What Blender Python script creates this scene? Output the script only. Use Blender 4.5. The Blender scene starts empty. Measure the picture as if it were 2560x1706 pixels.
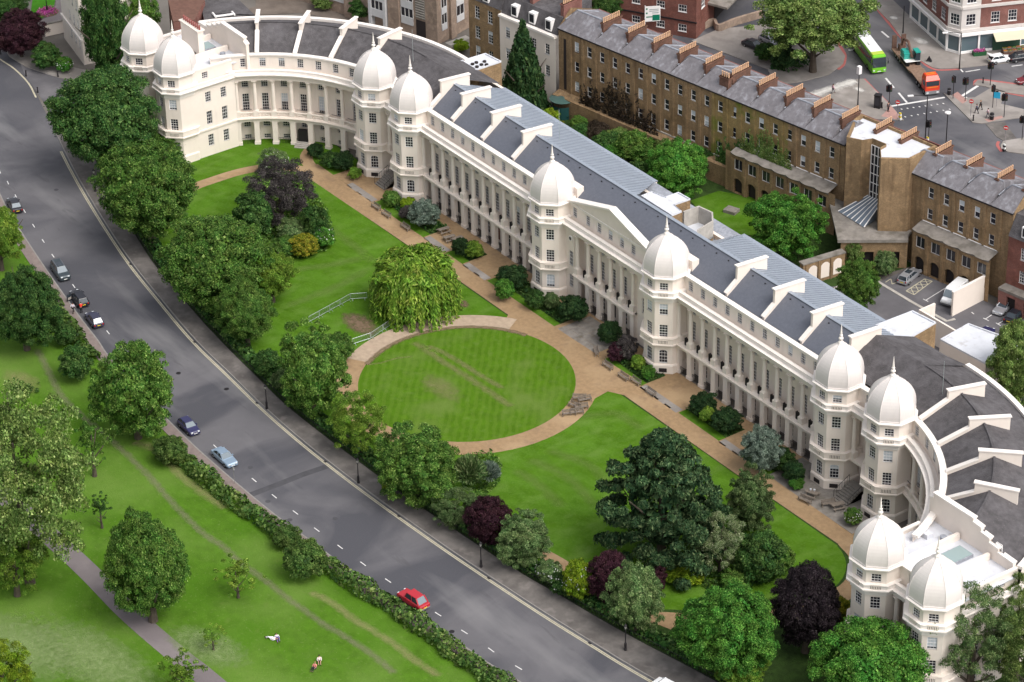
import bpy, bmesh, math, random
import numpy as np
from mathutils import Matrix, Vector

SC = bpy.context.scene
COL = SC.collection
PI = math.pi
R = math.radians

# ---------------------------------------------------------------- camera
def set_camera():
    cd = bpy.data.cameras.new('camera')
    cam = bpy.data.objects.new('camera', cd)
    COL.objects.link(cam)
    az, pit, rl = -0.95970124, 0.5443457, -0.02102821
    f = Vector((math.sin(az)*math.cos(pit), math.cos(az)*math.cos(pit), -math.sin(pit)))
    r = Vector((math.cos(az), -math.sin(az), 0))
    u = r.cross(f)
    r2 = r*math.cos(rl)+u*math.sin(rl)
    u2 = -r*math.sin(rl)+u*math.cos(rl)
    m = Matrix((r2, u2, -f)).transposed().to_4x4()
    m.translation = (306.336, -231.559, 229.733)
    cam.matrix_world = m
    cd.sensor_width = 36
    cd.lens = 3.04848*36
    cd.clip_start = 5
    cd.clip_end = 6000
    SC.camera = cam
set_camera()

# ---------------------------------------------------------------- sky, sun, exposure
SUN_DIR = Vector((0.74, 0.14, 1.0)).normalized()
w = bpy.data.worlds.new('World'); SC.world = w; w.use_nodes = True
nt = w.node_tree
bg = nt.nodes['Background']
sky = nt.nodes.new('ShaderNodeTexSky'); sky.sky_type = 'NISHITA'; sky.sun_disc = False
sky.sun_elevation = math.asin(SUN_DIR.z)
sky.sun_rotation = math.atan2(SUN_DIR.x, SUN_DIR.y)
sky.dust_density = 5.0
hs = nt.nodes.new('ShaderNodeHueSaturation'); hs.inputs['Saturation'].default_value = 0.3
nt.links.new(sky.outputs[0], hs.inputs['Color'])
nt.links.new(hs.outputs[0], bg.inputs[0])
bg.inputs[1].default_value = 0.15
sd = bpy.data.lights.new('sun', 'SUN'); sd.energy = 0.9; sd.angle = R(32); sd.color = (1, .95, .88)
so = bpy.data.objects.new('sun', sd); COL.objects.link(so)
so.rotation_euler = SUN_DIR.to_track_quat('Z', 'Y').to_euler()
so.location = (0, 0, 120)
SC.view_settings.view_transform = 'Standard'
SC.view_settings.look = 'None'
SC.view_settings.gamma = 1
SC.view_settings.use_curve_mapping = False
SC.view_settings.exposure = 0.6

# ---------------------------------------------------------------- materials
def mat(name, col, rough=.8, noise=0, scale=1., col2=None, spec=.3, metal=0, bump=0, bscale=None, detail=4, streak=None):
    m = bpy.data.materials.new(name); m.use_nodes = True
    n = m.node_tree; b = n.nodes['Principled BSDF']
    b.inputs['Roughness'].default_value = rough
    b.inputs['Metallic'].default_value = metal
    b.inputs['Specular IOR Level'].default_value = spec
    b.inputs['Base Color'].default_value = (*col, 1)
    if noise or col2:
        tc = n.nodes.new('ShaderNodeTexCoord')
        mp = n.nodes.new('ShaderNodeMapping')
        if streak: mp.inputs['Scale'].default_value = streak
        n.links.new(tc.outputs['Object'], mp.inputs[0])
        t = n.nodes.new('ShaderNodeTexNoise'); t.inputs['Scale'].default_value = scale; t.inputs['Detail'].default_value = detail
        t.inputs['Roughness'].default_value = .62
        n.links.new(mp.outputs[0], t.inputs['Vector'])
        rp = n.nodes.new('ShaderNodeValToRGB')
        c2 = col2 if col2 else tuple(c*(1-noise) for c in col)
        rp.color_ramp.elements[0].position = .32; rp.color_ramp.elements[1].position = .68
        rp.color_ramp.elements[0].color = (*c2, 1); rp.color_ramp.elements[1].color = (*col, 1)
        n.links.new(t.outputs['Fac'], rp.inputs[0])
        n.links.new(rp.outputs[0], b.inputs['Base Color'])
    if bump:
        tc2 = n.nodes.new('ShaderNodeTexCoord')
        t2 = n.nodes.new('ShaderNodeTexNoise'); t2.inputs['Scale'].default_value = bscale or scale*4; t2.inputs['Detail'].default_value = 3
        n.links.new(tc2.outputs['Object'], t2.inputs['Vector'])
        bm_ = n.nodes.new('ShaderNodeBump'); bm_.inputs['Strength'].default_value = bump; bm_.inputs['Distance'].default_value = .1
        n.links.new(t2.outputs['Fac'], bm_.inputs['Height'])
        n.links.new(bm_.outputs[0], b.inputs['Normal'])
    return m

def N_(m): return m.node_tree.nodes
def overlay(m, col, scale, lo, hi, vscale=None, amount=1., coord='Object', detail=6, distort=0):
    """mix a second colour over a material's base colour with a noise mask"""
    n = m.node_tree; b = n.nodes['Principled BSDF']
    inp = b.inputs['Base Color']
    tc = n.nodes.new('ShaderNodeTexCoord'); mp = n.nodes.new('ShaderNodeMapping')
    if vscale: mp.inputs['Scale'].default_value = vscale
    n.links.new(tc.outputs[coord], mp.inputs[0])
    t = n.nodes.new('ShaderNodeTexNoise'); t.inputs['Scale'].default_value = scale; t.inputs['Detail'].default_value = detail
    t.inputs['Distortion'].default_value = distort
    n.links.new(mp.outputs[0], t.inputs['Vector'])
    mr = n.nodes.new('ShaderNodeMapRange'); mr.inputs[1].default_value = lo; mr.inputs[2].default_value = hi; mr.inputs[4].default_value = amount
    n.links.new(t.outputs['Fac'], mr.inputs[0])
    mx = n.nodes.new('ShaderNodeMix'); mx.data_type = 'RGBA'
    n.links.new(mr.outputs[0], mx.inputs[0])
    if inp.is_linked: n.links.new(inp.links[0].from_socket, mx.inputs[6])
    else: mx.inputs[6].default_value = inp.default_value
    mx.inputs[7].default_value = (*col, 1)
    n.links.new(mx.outputs[2], inp)
    return m

def wave_over(m, col, scale, amount, axis='X', rot=0, kind='BANDS', distort=1., loc=(0, 0, 0), lo=.35, hi=.65):
    n = m.node_tree; b = n.nodes['Principled BSDF']; inp = b.inputs['Base Color']
    tc = n.nodes.new('ShaderNodeTexCoord'); mp = n.nodes.new('ShaderNodeMapping'); mp.inputs['Rotation'].default_value = (0, 0, rot); mp.inputs['Location'].default_value = loc
    n.links.new(tc.outputs['Object'], mp.inputs[0])
    t = n.nodes.new('ShaderNodeTexWave'); t.wave_type = kind; t.inputs['Scale'].default_value = scale; t.inputs['Distortion'].default_value = distort
    if kind == 'BANDS': t.bands_direction = axis
    else: t.rings_direction = 'Z'
    t.inputs['Detail'].default_value = 3; t.inputs['Detail Scale'].default_value = 1.5
    n.links.new(mp.outputs[0], t.inputs['Vector'])
    mr = n.nodes.new('ShaderNodeMapRange'); mr.inputs[1].default_value = lo; mr.inputs[2].default_value = hi; mr.inputs[4].default_value = amount
    n.links.new(t.outputs['Fac'], mr.inputs[0])
    mx = n.nodes.new('ShaderNodeMix'); mx.data_type = 'RGBA'
    n.links.new(mr.outputs[0], mx.inputs[0])
    if inp.is_linked: n.links.new(inp.links[0].from_socket, mx.inputs[6])
    else: mx.inputs[6].default_value = inp.default_value
    mx.inputs[7].default_value = (*col, 1)
    n.links.new(mx.outputs[2], inp)
    return m

def brick_mat(name, c1, c2, mortar, stain=None):
    m = mat(name, c1, .9, spec=.15)
    n = m.node_tree; b = n.nodes['Principled BSDF']
    tc = n.nodes.new('ShaderNodeTexCoord')
    sx = n.nodes.new('ShaderNodeSeparateXYZ'); n.links.new(tc.outputs['Object'], sx.inputs[0])
    ad = n.nodes.new('ShaderNodeMath'); n.links.new(sx.outputs[0], ad.inputs[0]); n.links.new(sx.outputs[1], ad.inputs[1])
    cx = n.nodes.new('ShaderNodeCombineXYZ'); n.links.new(ad.outputs[0], cx.inputs[0]); n.links.new(sx.outputs[2], cx.inputs[1])
    t = n.nodes.new('ShaderNodeTexBrick'); t.inputs['Scale'].default_value = 2.2
    t.inputs['Color1'].default_value = (*c1, 1); t.inputs['Color2'].default_value = (*c2, 1); t.inputs['Mortar'].default_value = (*mortar, 1)
    t.inputs['Mortar Size'].default_value = .02; t.inputs['Bias'].default_value = -.1
    n.links.new(cx.outputs[0], t.inputs['Vector'])
    n.links.new(t.outputs['Color'], b.inputs['Base Color'])
    overlay(m, tuple(c*.5 for c in c1), .35, .45, .75, amount=.75)
    overlay(m, tuple(min(1, c*1.5) for c in c1), 1.3, .52, .75, amount=.55)
    if stain: overlay(m, stain, .22, .52, .62, amount=.8)
    return m

STUCCO = mat('stucco', (.80, .715, .64), .75, .06, .5)
overlay(STUCCO, (.6, .52, .47), .8, .58, .8, (1, 1, .25), .45)
COPING = mat('coping', (.82, .762, .71), .7, .08, .8)
DOME = mat('dome_paint', (.71, .66, .63), .5, .07, .9, streak=(1, 1, .35))
overlay(DOME, (.60, .555, .54), 3., .52, .8, (1, 1, .2), .45)
wave_over(DOME, (.60, .56, .55), 1.9, .22, axis='Z', distort=.3)
SLATE = mat('new_slate', (.125, .135, .165), .55, .16, 2.5, spec=.4, bump=.3, bscale=9)
OLDSLATE = mat('old_slate', (.105, .098, .102), .9, .35, 1.2, bump=.8, bscale=6, spec=.15)
overlay(OLDSLATE, (.24, .225, .225), 4., .62, .74, amount=.35)
overlay(OLDSLATE, (.15, .142, .15), .3, .45, .75, amount=.6)
ZINC = mat('zinc_sheet', (.33, .37, .43), .45, .14, .6, metal=.25, spec=.5)
LEAD = mat('lead_flashing', (.36, .38, .43), .6, .35, 2.)
SEAM = mat('seam_metal', (.20, .225, .27), .5, .2, 2.)
WHITEROOF = mat('white_membrane', (.62, .635, .68), .7, .12, .7)
overlay(WHITEROOF, (.40, .38, .37), .9, .6, .72, amount=.6)
GLASS = mat('window_glass', (.022, .022, .030), .12, spec=.6)
BLIND = mat('window_blind', (.50, .54, .58), .4, spec=.5)
FRAME = mat('white_joinery', (.80, .78, .77), .5)
IRON = mat('black_ironwork', (.018, .016, .018), .5)
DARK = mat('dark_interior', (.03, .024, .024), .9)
DOORRED = mat('brown_door', (.16, .055, .035), .6, .2, 3.)
BRICK = brick_mat('yellow_stock_brick', (.30, .20, .108), (.20, .127, .068), (.25, .195, .135))
overlay(BRICK, (.10, .065, .04), 1.2, .54, .72, (1, 1, .1), .6)
STACKB = brick_mat('stack_brick', (.17, .085, .06), (.11, .06, .045), (.15, .11, .09))
BRICK_MOSS = brick_mat('mossy_stock_brick', (.29, .20, .085), (.21, .14, .06), (.25, .22, .12), stain=(.12, .16, .02))
REDBRICK = brick_mat('dark_red_brick', (.22, .085, .065), (.15, .058, .048), (.2, .13, .11))
REDBRICK2 = brick_mat('brown_red_brick', (.24, .10, .085), (.18, .075, .06), (.23, .17, .15))
TANBRICK = brick_mat('tan_brick', (.36, .27, .21), (.29, .21, .165), (.30, .25, .21))
POT = mat('terracotta_pot', (.72, .45, .28), .8, .3, 6.)
STONE = mat('pale_stone', (.45, .42, .38), .9, .25, 1.)
CONCRETE = mat('stained_concrete', (.27, .245, .22), .95, .35, .9)
overlay(CONCRETE, (.11, .10, .08), .7, .5, .7, amount=.7)
ASPHALT = mat('asphalt', (.128, .124, .134), .85, .10, .35, spec=.25, bump=.2, bscale=14)
overlay(ASPHALT, (.062, .063, .074), .07, .45, .60, (1., .6, 1), .9, distort=.8)
overlay(ASPHALT, (.20, .195, .20), .10, .53, .72, (.35, 1.6, 1), .75)
overlay(ASPHALT, (.155, .148, .15), 9., .5, .8, amount=.3)
overlay(ASPHALT, (.075, .074, .08), .5, .63, .70, (.3, 1.4, 1), .5)
TARMAC2 = mat('dark_tarmac', (.125, .12, .13), .9, .2, .3, bump=.15, bscale=14)
overlay(TARMAC2, (.20, .19, .195), .15, .5, .7, amount=.5)
PAVE = mat('paving', (.165, .150, .140), .9, .25, .9)
overlay(PAVE, (.088, .079, .074), .35, .47, .62, amount=.75)
overlay(PAVE, (.24, .215, .20), .5, .58, .7, amount=.5)
PAVE2 = mat('footway_flags', (.27, .245, .225), .9, .18, .5)
overlay(PAVE2, (.38, .35, .33), .22, .52, .66, amount=.6)
overlay(PAVE2, (.19, .17, .16), .4, .55, .7, amount=.6)
KERB = mat('granite_kerb', (.26, .245, .23), .85, .2, 1.5)
FOOTWAY = mat('gritty_footway', (.23, .185, .17), .95, .25, 1.2)
GRAVEL = mat('gravel', (.33, .22, .122), .95, .22, 1.6, bump=.4, bscale=18)
overlay(GRAVEL, (.39, .275, .16), .13, .48, .66, amount=.7)
overlay(GRAVEL, (.21, .14, .09), .45, .58, .74, amount=.6)
GRAVEL_PALE = mat('pale_gravel', (.44, .34, .25), .95, .25, 1.2, bump=.4, bscale=18)
overlay(GRAVEL_PALE, (.40, .29, .22), .5, .55, .75, amount=.5)
SOIL = mat('bare_soil', (.17, .115, .075), 1, .4, 1.5, bump=.5)
YELLOW = mat('yellow_line', (.50, .46, .34), .8, .25, 2.)
WHITEP = mat('road_paint', (.72, .71, .70), .8, .25, 2.)
REDP = mat('red_route_line', (.42, .13, .12), .8, .2, 2.)
GRASS = mat('park_grass', (.078, .175, .013), .9, .3, .55, spec=.08, bump=.6, bscale=7)
overlay(GRASS, (.115, .20, .034), .075, .45, .66, amount=.85)
overlay(GRASS, (.06, .15, .008), .13, .52, .68, amount=.8)
overlay(GRASS, (.17, .20, .06), .5, .62, .78, amount=.25)
overlay(GRASS, (.19, .23, .085), 2.6, .6, .72, amount=.35)
LAWN = mat('garden_lawn', (.068, .158, .007), .9, .25, .5, spec=.08, bump=.5, bscale=8)
overlay(LAWN, (.082, .185, .014), .16, .45, .66, amount=.8)
overlay(LAWN, (.05, .125, .005), .22, .53, .7, amount=.7)
wave_over(LAWN, (.095, .20, .022), .13, .22, rot=R(63), distort=5)
overlay(LAWN, (.125, .21, .042), .45, .5, .72, (1, .45, 1), .55)
overlay(LAWN, (.045, .115, .006), .7, .55, .75, amount=.5)
OVAL = mat('oval_lawn', (.075, .165, .008), .9, .28, .6, spec=.08, bump=.5, bscale=8)
overlay(LAWN, (.11, .20, .035), 3.2, .5, .72, amount=.4)
overlay(LAWN, (.04, .105, .006), 5., .54, .74, amount=.4)
wave_over(OVAL, (.105, .185, .02), .3, .35, axis='X', rot=R(-50), distort=3)
overlay(OVAL, (.13, .19, .05), .8, .56, .78, amount=.4)
overlay(OVAL, (.115, .175, .035), .12, .5, .66, amount=.8)
overlay(OVAL, (.045, .11, .006), 5., .54, .74, amount=.4)
overlay(GRASS, (.05, .11, .008), 4., .54, .74, amount=.35)
BED = mat('planted_bed', (.035, .075, .012), 1, .5, .9, bump=1, bscale=5)
TRUNK = mat('tree_bark', (.10, .08, .062), .95, .4, 2.)

# ---------------------------------------------------------------- mesh building
class MB:
    def __init__(s): s.v = []; s.f = []; s.m = []; s.i = 0
    def add(s, vs, fs):
        o = len(s.v); s.v += [tuple(p) for p in vs]
        for f in fs: s.f.append(tuple(o+k for k in f)); s.m.append(s.i)
        return s
    def mi(s, i): s.i = i; return s
    def box(s, c, d, rz=0, taper=1.):
        cx, cy, cz = c; dx, dy, dz = d[0]/2, d[1]/2, d[2]/2
        ca, sa = math.cos(rz), math.sin(rz); vs = []
        for z, t in ((-dz, 1), (dz, taper)):
            for x, y in ((-dx, -dy), (dx, -dy), (dx, dy), (-dx, dy)):
                vs.append((cx+(x*ca-y*sa)*t, cy+(x*sa+y*ca)*t, cz+z))
        return s.add(vs, [(3, 2, 1, 0), (4, 5, 6, 7), (0, 1, 5, 4), (1, 2, 6, 5), (2, 3, 7, 6), (3, 0, 4, 7)])
    def b2(s, x0, y0, z0, x1, y1, z1): return s.box(((x0+x1)/2, (y0+y1)/2, (z0+z1)/2), (x1-x0, y1-y0, z1-z0))
    def prism(s, poly, z0, z1, bottom=False):
        n = len(poly)
        vs = [(p[0], p[1], z0) for p in poly]+[(p[0], p[1], z1) for p in poly]
        fs = [tuple(range(n, 2*n))]+[(i, (i+1) % n, n+(i+1) % n, n+i) for i in range(n)]
        if bottom: fs.append(tuple(range(n-1, -1, -1)))
        return s.add(vs, fs)
    def quad(s, a, b, c, d): return s.add([a, b, c, d], [(0, 1, 2, 3)])
    def tri(s, a, b, c): return s.add([a, b, c], [(0, 1, 2)])
    def tube(s, pts, rs, n=8, cap=True):
        rings = []; o = len(s.v)
        for i, p in enumerate(pts):
            p = Vector(p)
            d = Vector(pts[min(i+1, len(pts)-1)])-Vector(pts[max(i-1, 0)])
            d.normalize()
            a = d.orthogonal().normalized() if abs(d.z) < .99 else Vector((1, 0, 0))
            b = d.cross(a).normalized(); r = rs[i] if hasattr(rs, '__len__') else rs
            for k in range(n):
                t = 2*PI*k/n; s.v.append(tuple(p+a*(r*math.cos(t))+b*(r*math.sin(t))))
        for i in range(len(pts)-1):
            for k in range(n):
                s.f.append((o+i*n+k, o+i*n+(k+1) % n, o+(i+1)*n+(k+1) % n, o+(i+1)*n+k)); s.m.append(s.i)
        if cap:
            s.f.append(tuple(o+k for k in range(n-1, -1, -1))); s.m.append(s.i)
            e = o+(len(pts)-1)*n
            s.f.append(tuple(e+k for k in range(n))); s.m.append(s.i)
        return s
    def lathe(s, prof, n=12, c=(0, 0), rot=0., apothem=False, cap=True):
        o = len(s.v); q = 1/math.cos(PI/n) if apothem else 1
        for r, z in prof:
            for k in range(n):
                t = rot+2*PI*k/n; s.v.append((c[0]+r*q*math.cos(t), c[1]+r*q*math.sin(t), z))
        for i in range(len(prof)-1):
            for k in range(n):
                s.f.append((o+i*n+k, o+i*n+(k+1) % n, o+(i+1)*n+(k+1) % n, o+(i+1)*n+k)); s.m.append(s.i)
        if cap:
            e = o+(len(prof)-1)*n
            s.f.append(tuple(e+k for k in range(n))); s.m.append(s.i)
            s.f.append(tuple(o+k for k in range(n-1, -1, -1))); s.m.append(s.i)
        return s
    def sphere(s, c, r, nu=8, nv=5):
        rr = r if hasattr(r, '__len__') else (r, r, r); o = len(s.v)
        for i in range(nv+1):
            a = -PI/2+PI*i/nv
            for k in range(nu):
                t = 2*PI*k/nu
                s.v.append((c[0]+rr[0]*math.cos(a)*math.cos(t), c[1]+rr[1]*math.cos(a)*math.sin(t), c[2]+rr[2]*math.sin(a)))
        for i in range(nv):
            for k in range(nu):
                s.f.append((o+i*nu+k, o+i*nu+(k+1) % nu, o+(i+1)*nu+(k+1) % nu, o+(i+1)*nu+k)); s.m.append(s.i)
        return s
    def mesh(s, name, mats, smooth=False):
        me = bpy.data.meshes.new(name); me.from_pydata(s.v, [], s.f)
        for m in (mats if isinstance(mats, (list, tuple)) else [mats]): me.materials.append(m)
        if any(s.m): me.polygons.foreach_set('material_index', s.m)
        if smooth: me.polygons.foreach_set('use_smooth', [True]*len(s.f))
        me.update()
        return me
    def build(s, name, mats, parent=None, smooth=False, **kw):
        return put(name, s.mesh(name, mats, smooth), parent, **kw)

def put(name, me, parent=None, loc=(0, 0, 0), rz=0, **props):
    o = bpy.data.objects.new(name, me); COL.objects.link(o)
    o.location = loc; o.rotation_euler = (0, 0, rz)
    if parent: o.parent = parent
    for k, v in props.items(): o[k] = v
    return o
def thing(name, label, cat, loc=(0, 0, 0), rz=0, group=None):
    o = put(name, None, None, loc, rz, label=label, category=cat)
    o.empty_display_size = .3
    if group: o['group'] = group
    return o
def tag(o, label, cat, group=None):
    o['label'] = label; o['category'] = cat
    if group: o['group'] = group
    return o
def copy_tree(o, parent=None):
    c = o.copy(); COL.objects.link(c)
    if parent: c.parent = parent
    for ch in list(o.children): copy_tree(ch, c)
    return c
def L3(p, z): return (p[0], p[1], z)
def sheet(name, poly, z, m, **kw):
    mb = MB(); mb.add([(p[0], p[1], z) for p in poly], [tuple(range(len(poly)))])
    me = mb.mesh(name, m)
    bm = bmesh.new(); bm.from_mesh(me); bmesh.ops.triangulate(bm, faces=bm.faces[:]); bmesh.ops.recalc_face_normals(bm, faces=bm.faces[:]); bm.to_mesh(me); bm.free()
    kw.setdefault('kind', 'structure')
    return put(name, me, **kw)
def slab(name, poly, z0, z1, m, **kw):
    mb = MB(); mb.prism(poly, z0, z1); me = mb.mesh(name, m)
    bm = bmesh.new(); bm.from_mesh(me); bmesh.ops.triangulate(bm, faces=[f for f in bm.faces if len(f.verts) > 4]); bmesh.ops.recalc_face_normals(bm, faces=bm.faces[:]); bm.to_mesh(me); bm.free()
    kw.setdefault('kind', 'structure')
    return put(name, me, **kw)
def smooth_line(pts, k=6):
    """Catmull-Rom through points"""
    P = [Vector((p[0], p[1])) for p in pts]; P = [2*P[0]-P[1]]+P+[2*P[-1]-P[-2]]; out = []
    for i in range(1, len(P)-2):
        for j in range(k):
            t = j/k; a, b, c, d = P[i-1:i+3]
            out.append(.5*((2*b)+(c-a)*t+(2*a-5*b+4*c-d)*t*t+(3*b-a-3*c+d)*t**3))
    out.append(P[-2]); return [tuple(p) for p in out]
def offset_line(pts, d):
    out = []
    for i, p in enumerate(pts):
        a = Vector(pts[max(i-1, 0)]); b = Vector(pts[min(i+1, len(pts)-1)]); t = (b-a).normalized()
        out.append((p[0]-t.y*d, p[1]+t.x*d))
    return out
def ribbon(name, pts, w, z, m, z0=None, **kw):
    """strip of width w along pts; with z0 it is a raised bar"""
    a = offset_line(pts, w/2); b = offset_line(pts, -w/2); mb = MB()
    for i in range(len(pts)-1):
        mb.quad(L3(b[i], z), L3(b[i+1], z), L3(a[i+1], z), L3(a[i], z))
        if z0 is not None:
            mb.quad(L3(a[i], z), L3(a[i+1], z), L3(a[i+1], z0), L3(a[i], z0))
            mb.quad(L3(b[i], z0), L3(b[i+1], z0), L3(b[i+1], z), L3(b[i], z))
    return mb.build(name, m, **kw)

SOFT = {}
def soft_mat(name, col, col2, scale=1.2, strength=1.):
    """patchy surface that thins out towards the edges of its strip"""
    m = mat(name, col, 1, .2, 2., col2=col2); n = m.node_tree; b = n.nodes['Principled BSDF']; out = n.nodes['Material Output']
    at = n.nodes.new('ShaderNodeAttribute'); at.attribute_name = 'edge'
    tc = n.nodes.new('ShaderNodeTexCoord'); t = n.nodes.new('ShaderNodeTexNoise'); t.inputs['Scale'].default_value = scale; t.inputs['Detail'].default_value = 6
    n.links.new(tc.outputs['Object'], t.inputs['Vector'])
    a1 = n.nodes.new('ShaderNodeMath'); a1.operation = 'ADD'; n.links.new(at.outputs['Fac'], a1.inputs[0]); n.links.new(t.outputs['Fac'], a1.inputs[1])
    mr = n.nodes.new('ShaderNodeMapRange'); mr.inputs[1].default_value = .72; mr.inputs[2].default_value = 1.45; mr.inputs[4].default_value = strength
    n.links.new(a1.outputs[0], mr.inputs[0])
    tr = n.nodes.new('ShaderNodeBsdfTransparent'); mx = n.nodes.new('ShaderNodeMixShader')
    n.links.new(mr.outputs[0], mx.inputs[0]); n.links.new(tr.outputs[0], mx.inputs[1]); n.links.new(b.outputs[0], mx.inputs[2]); n.links.new(mx.outputs[0], out.inputs[0])
    return m
def soft_strip(name, pts, w, z, m, **kw):
    pts = smooth_line(pts, 5); offs = (-.5, -.25, 0, .25, .5); ed = (0, .6, 1, .6, 0)
    mb = MB(); vals = []
    for o in offs: mb.v += [L3(p, z) for p in offset_line(pts, o*w)]
    n = len(pts)
    for k in range(4):
        for i in range(n-1): mb.f.append((k*n+i, k*n+i+1, (k+1)*n+i+1, (k+1)*n+i)); mb.m.append(0)
    for k in range(5):
        for i in range(n): vals.append(ed[k]*(0 if i in (0, n-1) else 1))
    me = mb.mesh(name, m); a = me.attributes.new('edge', 'FLOAT', 'POINT'); a.data.foreach_set('value', vals)
    kw.setdefault('kind', 'structure')
    return put(name, me, **kw)
def soft_patch(name, c, rx, ry, z, m, rz=0, **kw):
    mb = MB(); vals = [1.]; mb.v.append((c[0], c[1], z)); n = 24
    for j, q in enumerate((.5, 1.)):
        for k in range(n):
            t = 2*PI*k/n; x, y = rx*q*math.cos(t), ry*q*math.sin(t)
            mb.v.append((c[0]+x*math.cos(rz)-y*math.sin(rz), c[1]+x*math.sin(rz)+y*math.cos(rz), z)); vals.append(.7 if j == 0 else 0)
    for k in range(n):
        mb.f.append((0, 1+k, 1+(k+1) % n)); mb.m.append(0)
        mb.f.append((1+k, 1+n+k, 1+n+(k+1) % n, 1+(k+1) % n)); mb.m.append(0)
    me = mb.mesh(name, m); a = me.attributes.new('edge', 'FLOAT', 'POINT'); a.data.foreach_set('value', vals)
    kw.setdefault('kind', 'structure')
    return put(name, me, **kw)

# ================================================================= GROUND
URBAN = mat('urban_ground', (.17, .155, .14), 1, .35, .12)
sheet('ground', [(-2500, -2500), (2500, -2500), (2500, 2500), (-2500, 2500)], -.06, URBAN)

roadR = smooth_line([(-230, 18), (-190, 0), (-150, -17.5), (-131, -25.5), (-110, -32), (-85, -39.3), (-60.6, -45.1), (-44.9, -47.8), (-31.7, -49.7), (-21.1, -50.5), (-10.3, -51.3), (0, -51.6), (9.3, -51.5), (17.7, -51.2), (29.6, -50.5), (38.5, -49.8), (50.3, -48.7), (59.3, -47.6), (70.5, -46.0), (100, -40.5), (140, -30)], 5)
roadL = smooth_line([(-230, -8), (-190, -18), (-150, -31), (-120, -41.5), (-88.4, -51.3), (-70, -55.5), (-49.5, -59.3), (-40.6, -60.7), (-35, -61.7), (-20, -63.1), (-9.7, -63.8), (0, -64), (11.6, -63.9), (19.5, -63.4), (32.1, -62.7), (42.2, -61.6), (52.1, -60.3), (59.2, -59.4), (100, -52), (140, -42)], 5)
pavO = smooth_line([(-108, -27.5), (-85, -35.4), (-60, -42.2), (-44.9, -44.9), (-31.7, -46.7), (-18.4, -47.9), (-9.6, -48.6), (0, -48.6), (7.3, -48.4), (22.1, -47.8), (40.8, -46.2), (48.8, -45), (57.1, -43.8), (62.8, -42.8), (74.3, -40.5), (100, -36), (140, -25.5)], 5)
def between(a, b): return list(a)+list(reversed(b))
sheet('road', between(roadR, roadL), 0, ASPHALT)
i0 = next(i for i, p in enumerate(roadR) if p[0] > -108.5)
slab('pavement', between([q for q in offset_line(roadR[i0:], .16)], pavO), -.05, .12, PAVE)
ribbon('kerb', offset_line(roadR[i0:], .08), .16, .125, KERB, z0=-.05, kind='structure')
i1 = next(i for i, p in enumerate(roadR) if p[0] > -125.)
for k, off in enumerate((-.36, -.60)):
    a = offset_line(roadR, off)
    ribbon('yellow_line', a[i0+2:], .17, .006, YELLOW, kind='structure')
ribbon('yellow_line', smooth_line([(-134, -28.6), (-131, -29.0), (-126.3, -28.8), (-120, -29.5), (-114.6, -31)], 4), .28, .006, YELLOW, kind='structure')
# park side
pL = offset_line(roadL, -.12); pF = offset_line(roadL, -1.75)
ribbon('park_kerb', offset_line(roadL, -.1), .2, .11, KERB, z0=-.05, kind='structure')
slab('park_footway', between(offset_line(roadL, -.2), pF), -.05, .1, FOOTWAY)
sheet('park_lawn', list(pF)+[(300, -40), (300, -400), (-500, -400), (-500, 20)], .03, GRASS)
pp = smooth_line([(-120, -96), (-60, -92), (-20, -90.4), (6, -89.7), (20, -90.0), (32, -89.5), (39, -89), (80, -87)], 6)
PARKPATH = mat('park_tarmac', (.20, .175, .175), .9, .12, .5, bump=.2, bscale=12)
overlay(PARKPATH, (.145, .125, .13), .12, .47, .56, amount=.7)
ribbon('park_path', pp, 2.9, .055, PARKPATH, kind='structure')
TRACK = soft_mat('worn_track', (.27, .235, .17), (.19, .19, .10), 1.4, .38)
STRAW = soft_mat('straw_coloured_grass', (.36, .30, .15), (.25, .27, .10), .9, .4)
soft_strip('worn_track', [(-44.3,-68.7),(-36.8,-70.6),(-30.7,-72.1),(-25.7,-72.4),(-16.9,-72.2),(-10.9,-72.3),(-4.5,-72.6),(3.9,-73.4),(10.4,-73.6),(14.5,-73.1),(18.1,-73.2),(24.4,-72.7),(29.3,-72.5),(32.7,-72.2),(36.0,-71.9),(39.9,-71.2),(44.9,-70.5),(50.7,-70.4)], 1.7, .06, TRACK)
soft_strip('straw_strip', [(29.4,-69.6),(33.4,-68.6),(37.9,-68.3),(41.4,-67.7),(45.8,-67.1),(49.2,-67.0),(54.2,-66.4)], 1.9, .064, STRAW)
soft_strip('straw_strip', [(-14.4,-70.3),(-10.3,-68.4),(-3.5,-69.0),(3.0,-68.7),(7.8,-68.2)], 2.4, .064, STRAW)
soft_patch('straw_patch', (-37.1,-74.8), 5, 3, .068, STRAW)
PALEG = soft_mat('pale_seeding_grass', (.27, .34, .15), (.17, .25, .08), 1.1, .6)
soft_patch('pale_grass', (25.2,-98.2), 15, 6, .068, PALEG, .2)
soft_patch('pale_grass', (18.0,-104.0), 12, 6, .072, PALEG, .1)
soft_patch('pale_grass', (31.7,-85.8), 8, 4, .072, PALEG, .3)

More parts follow.
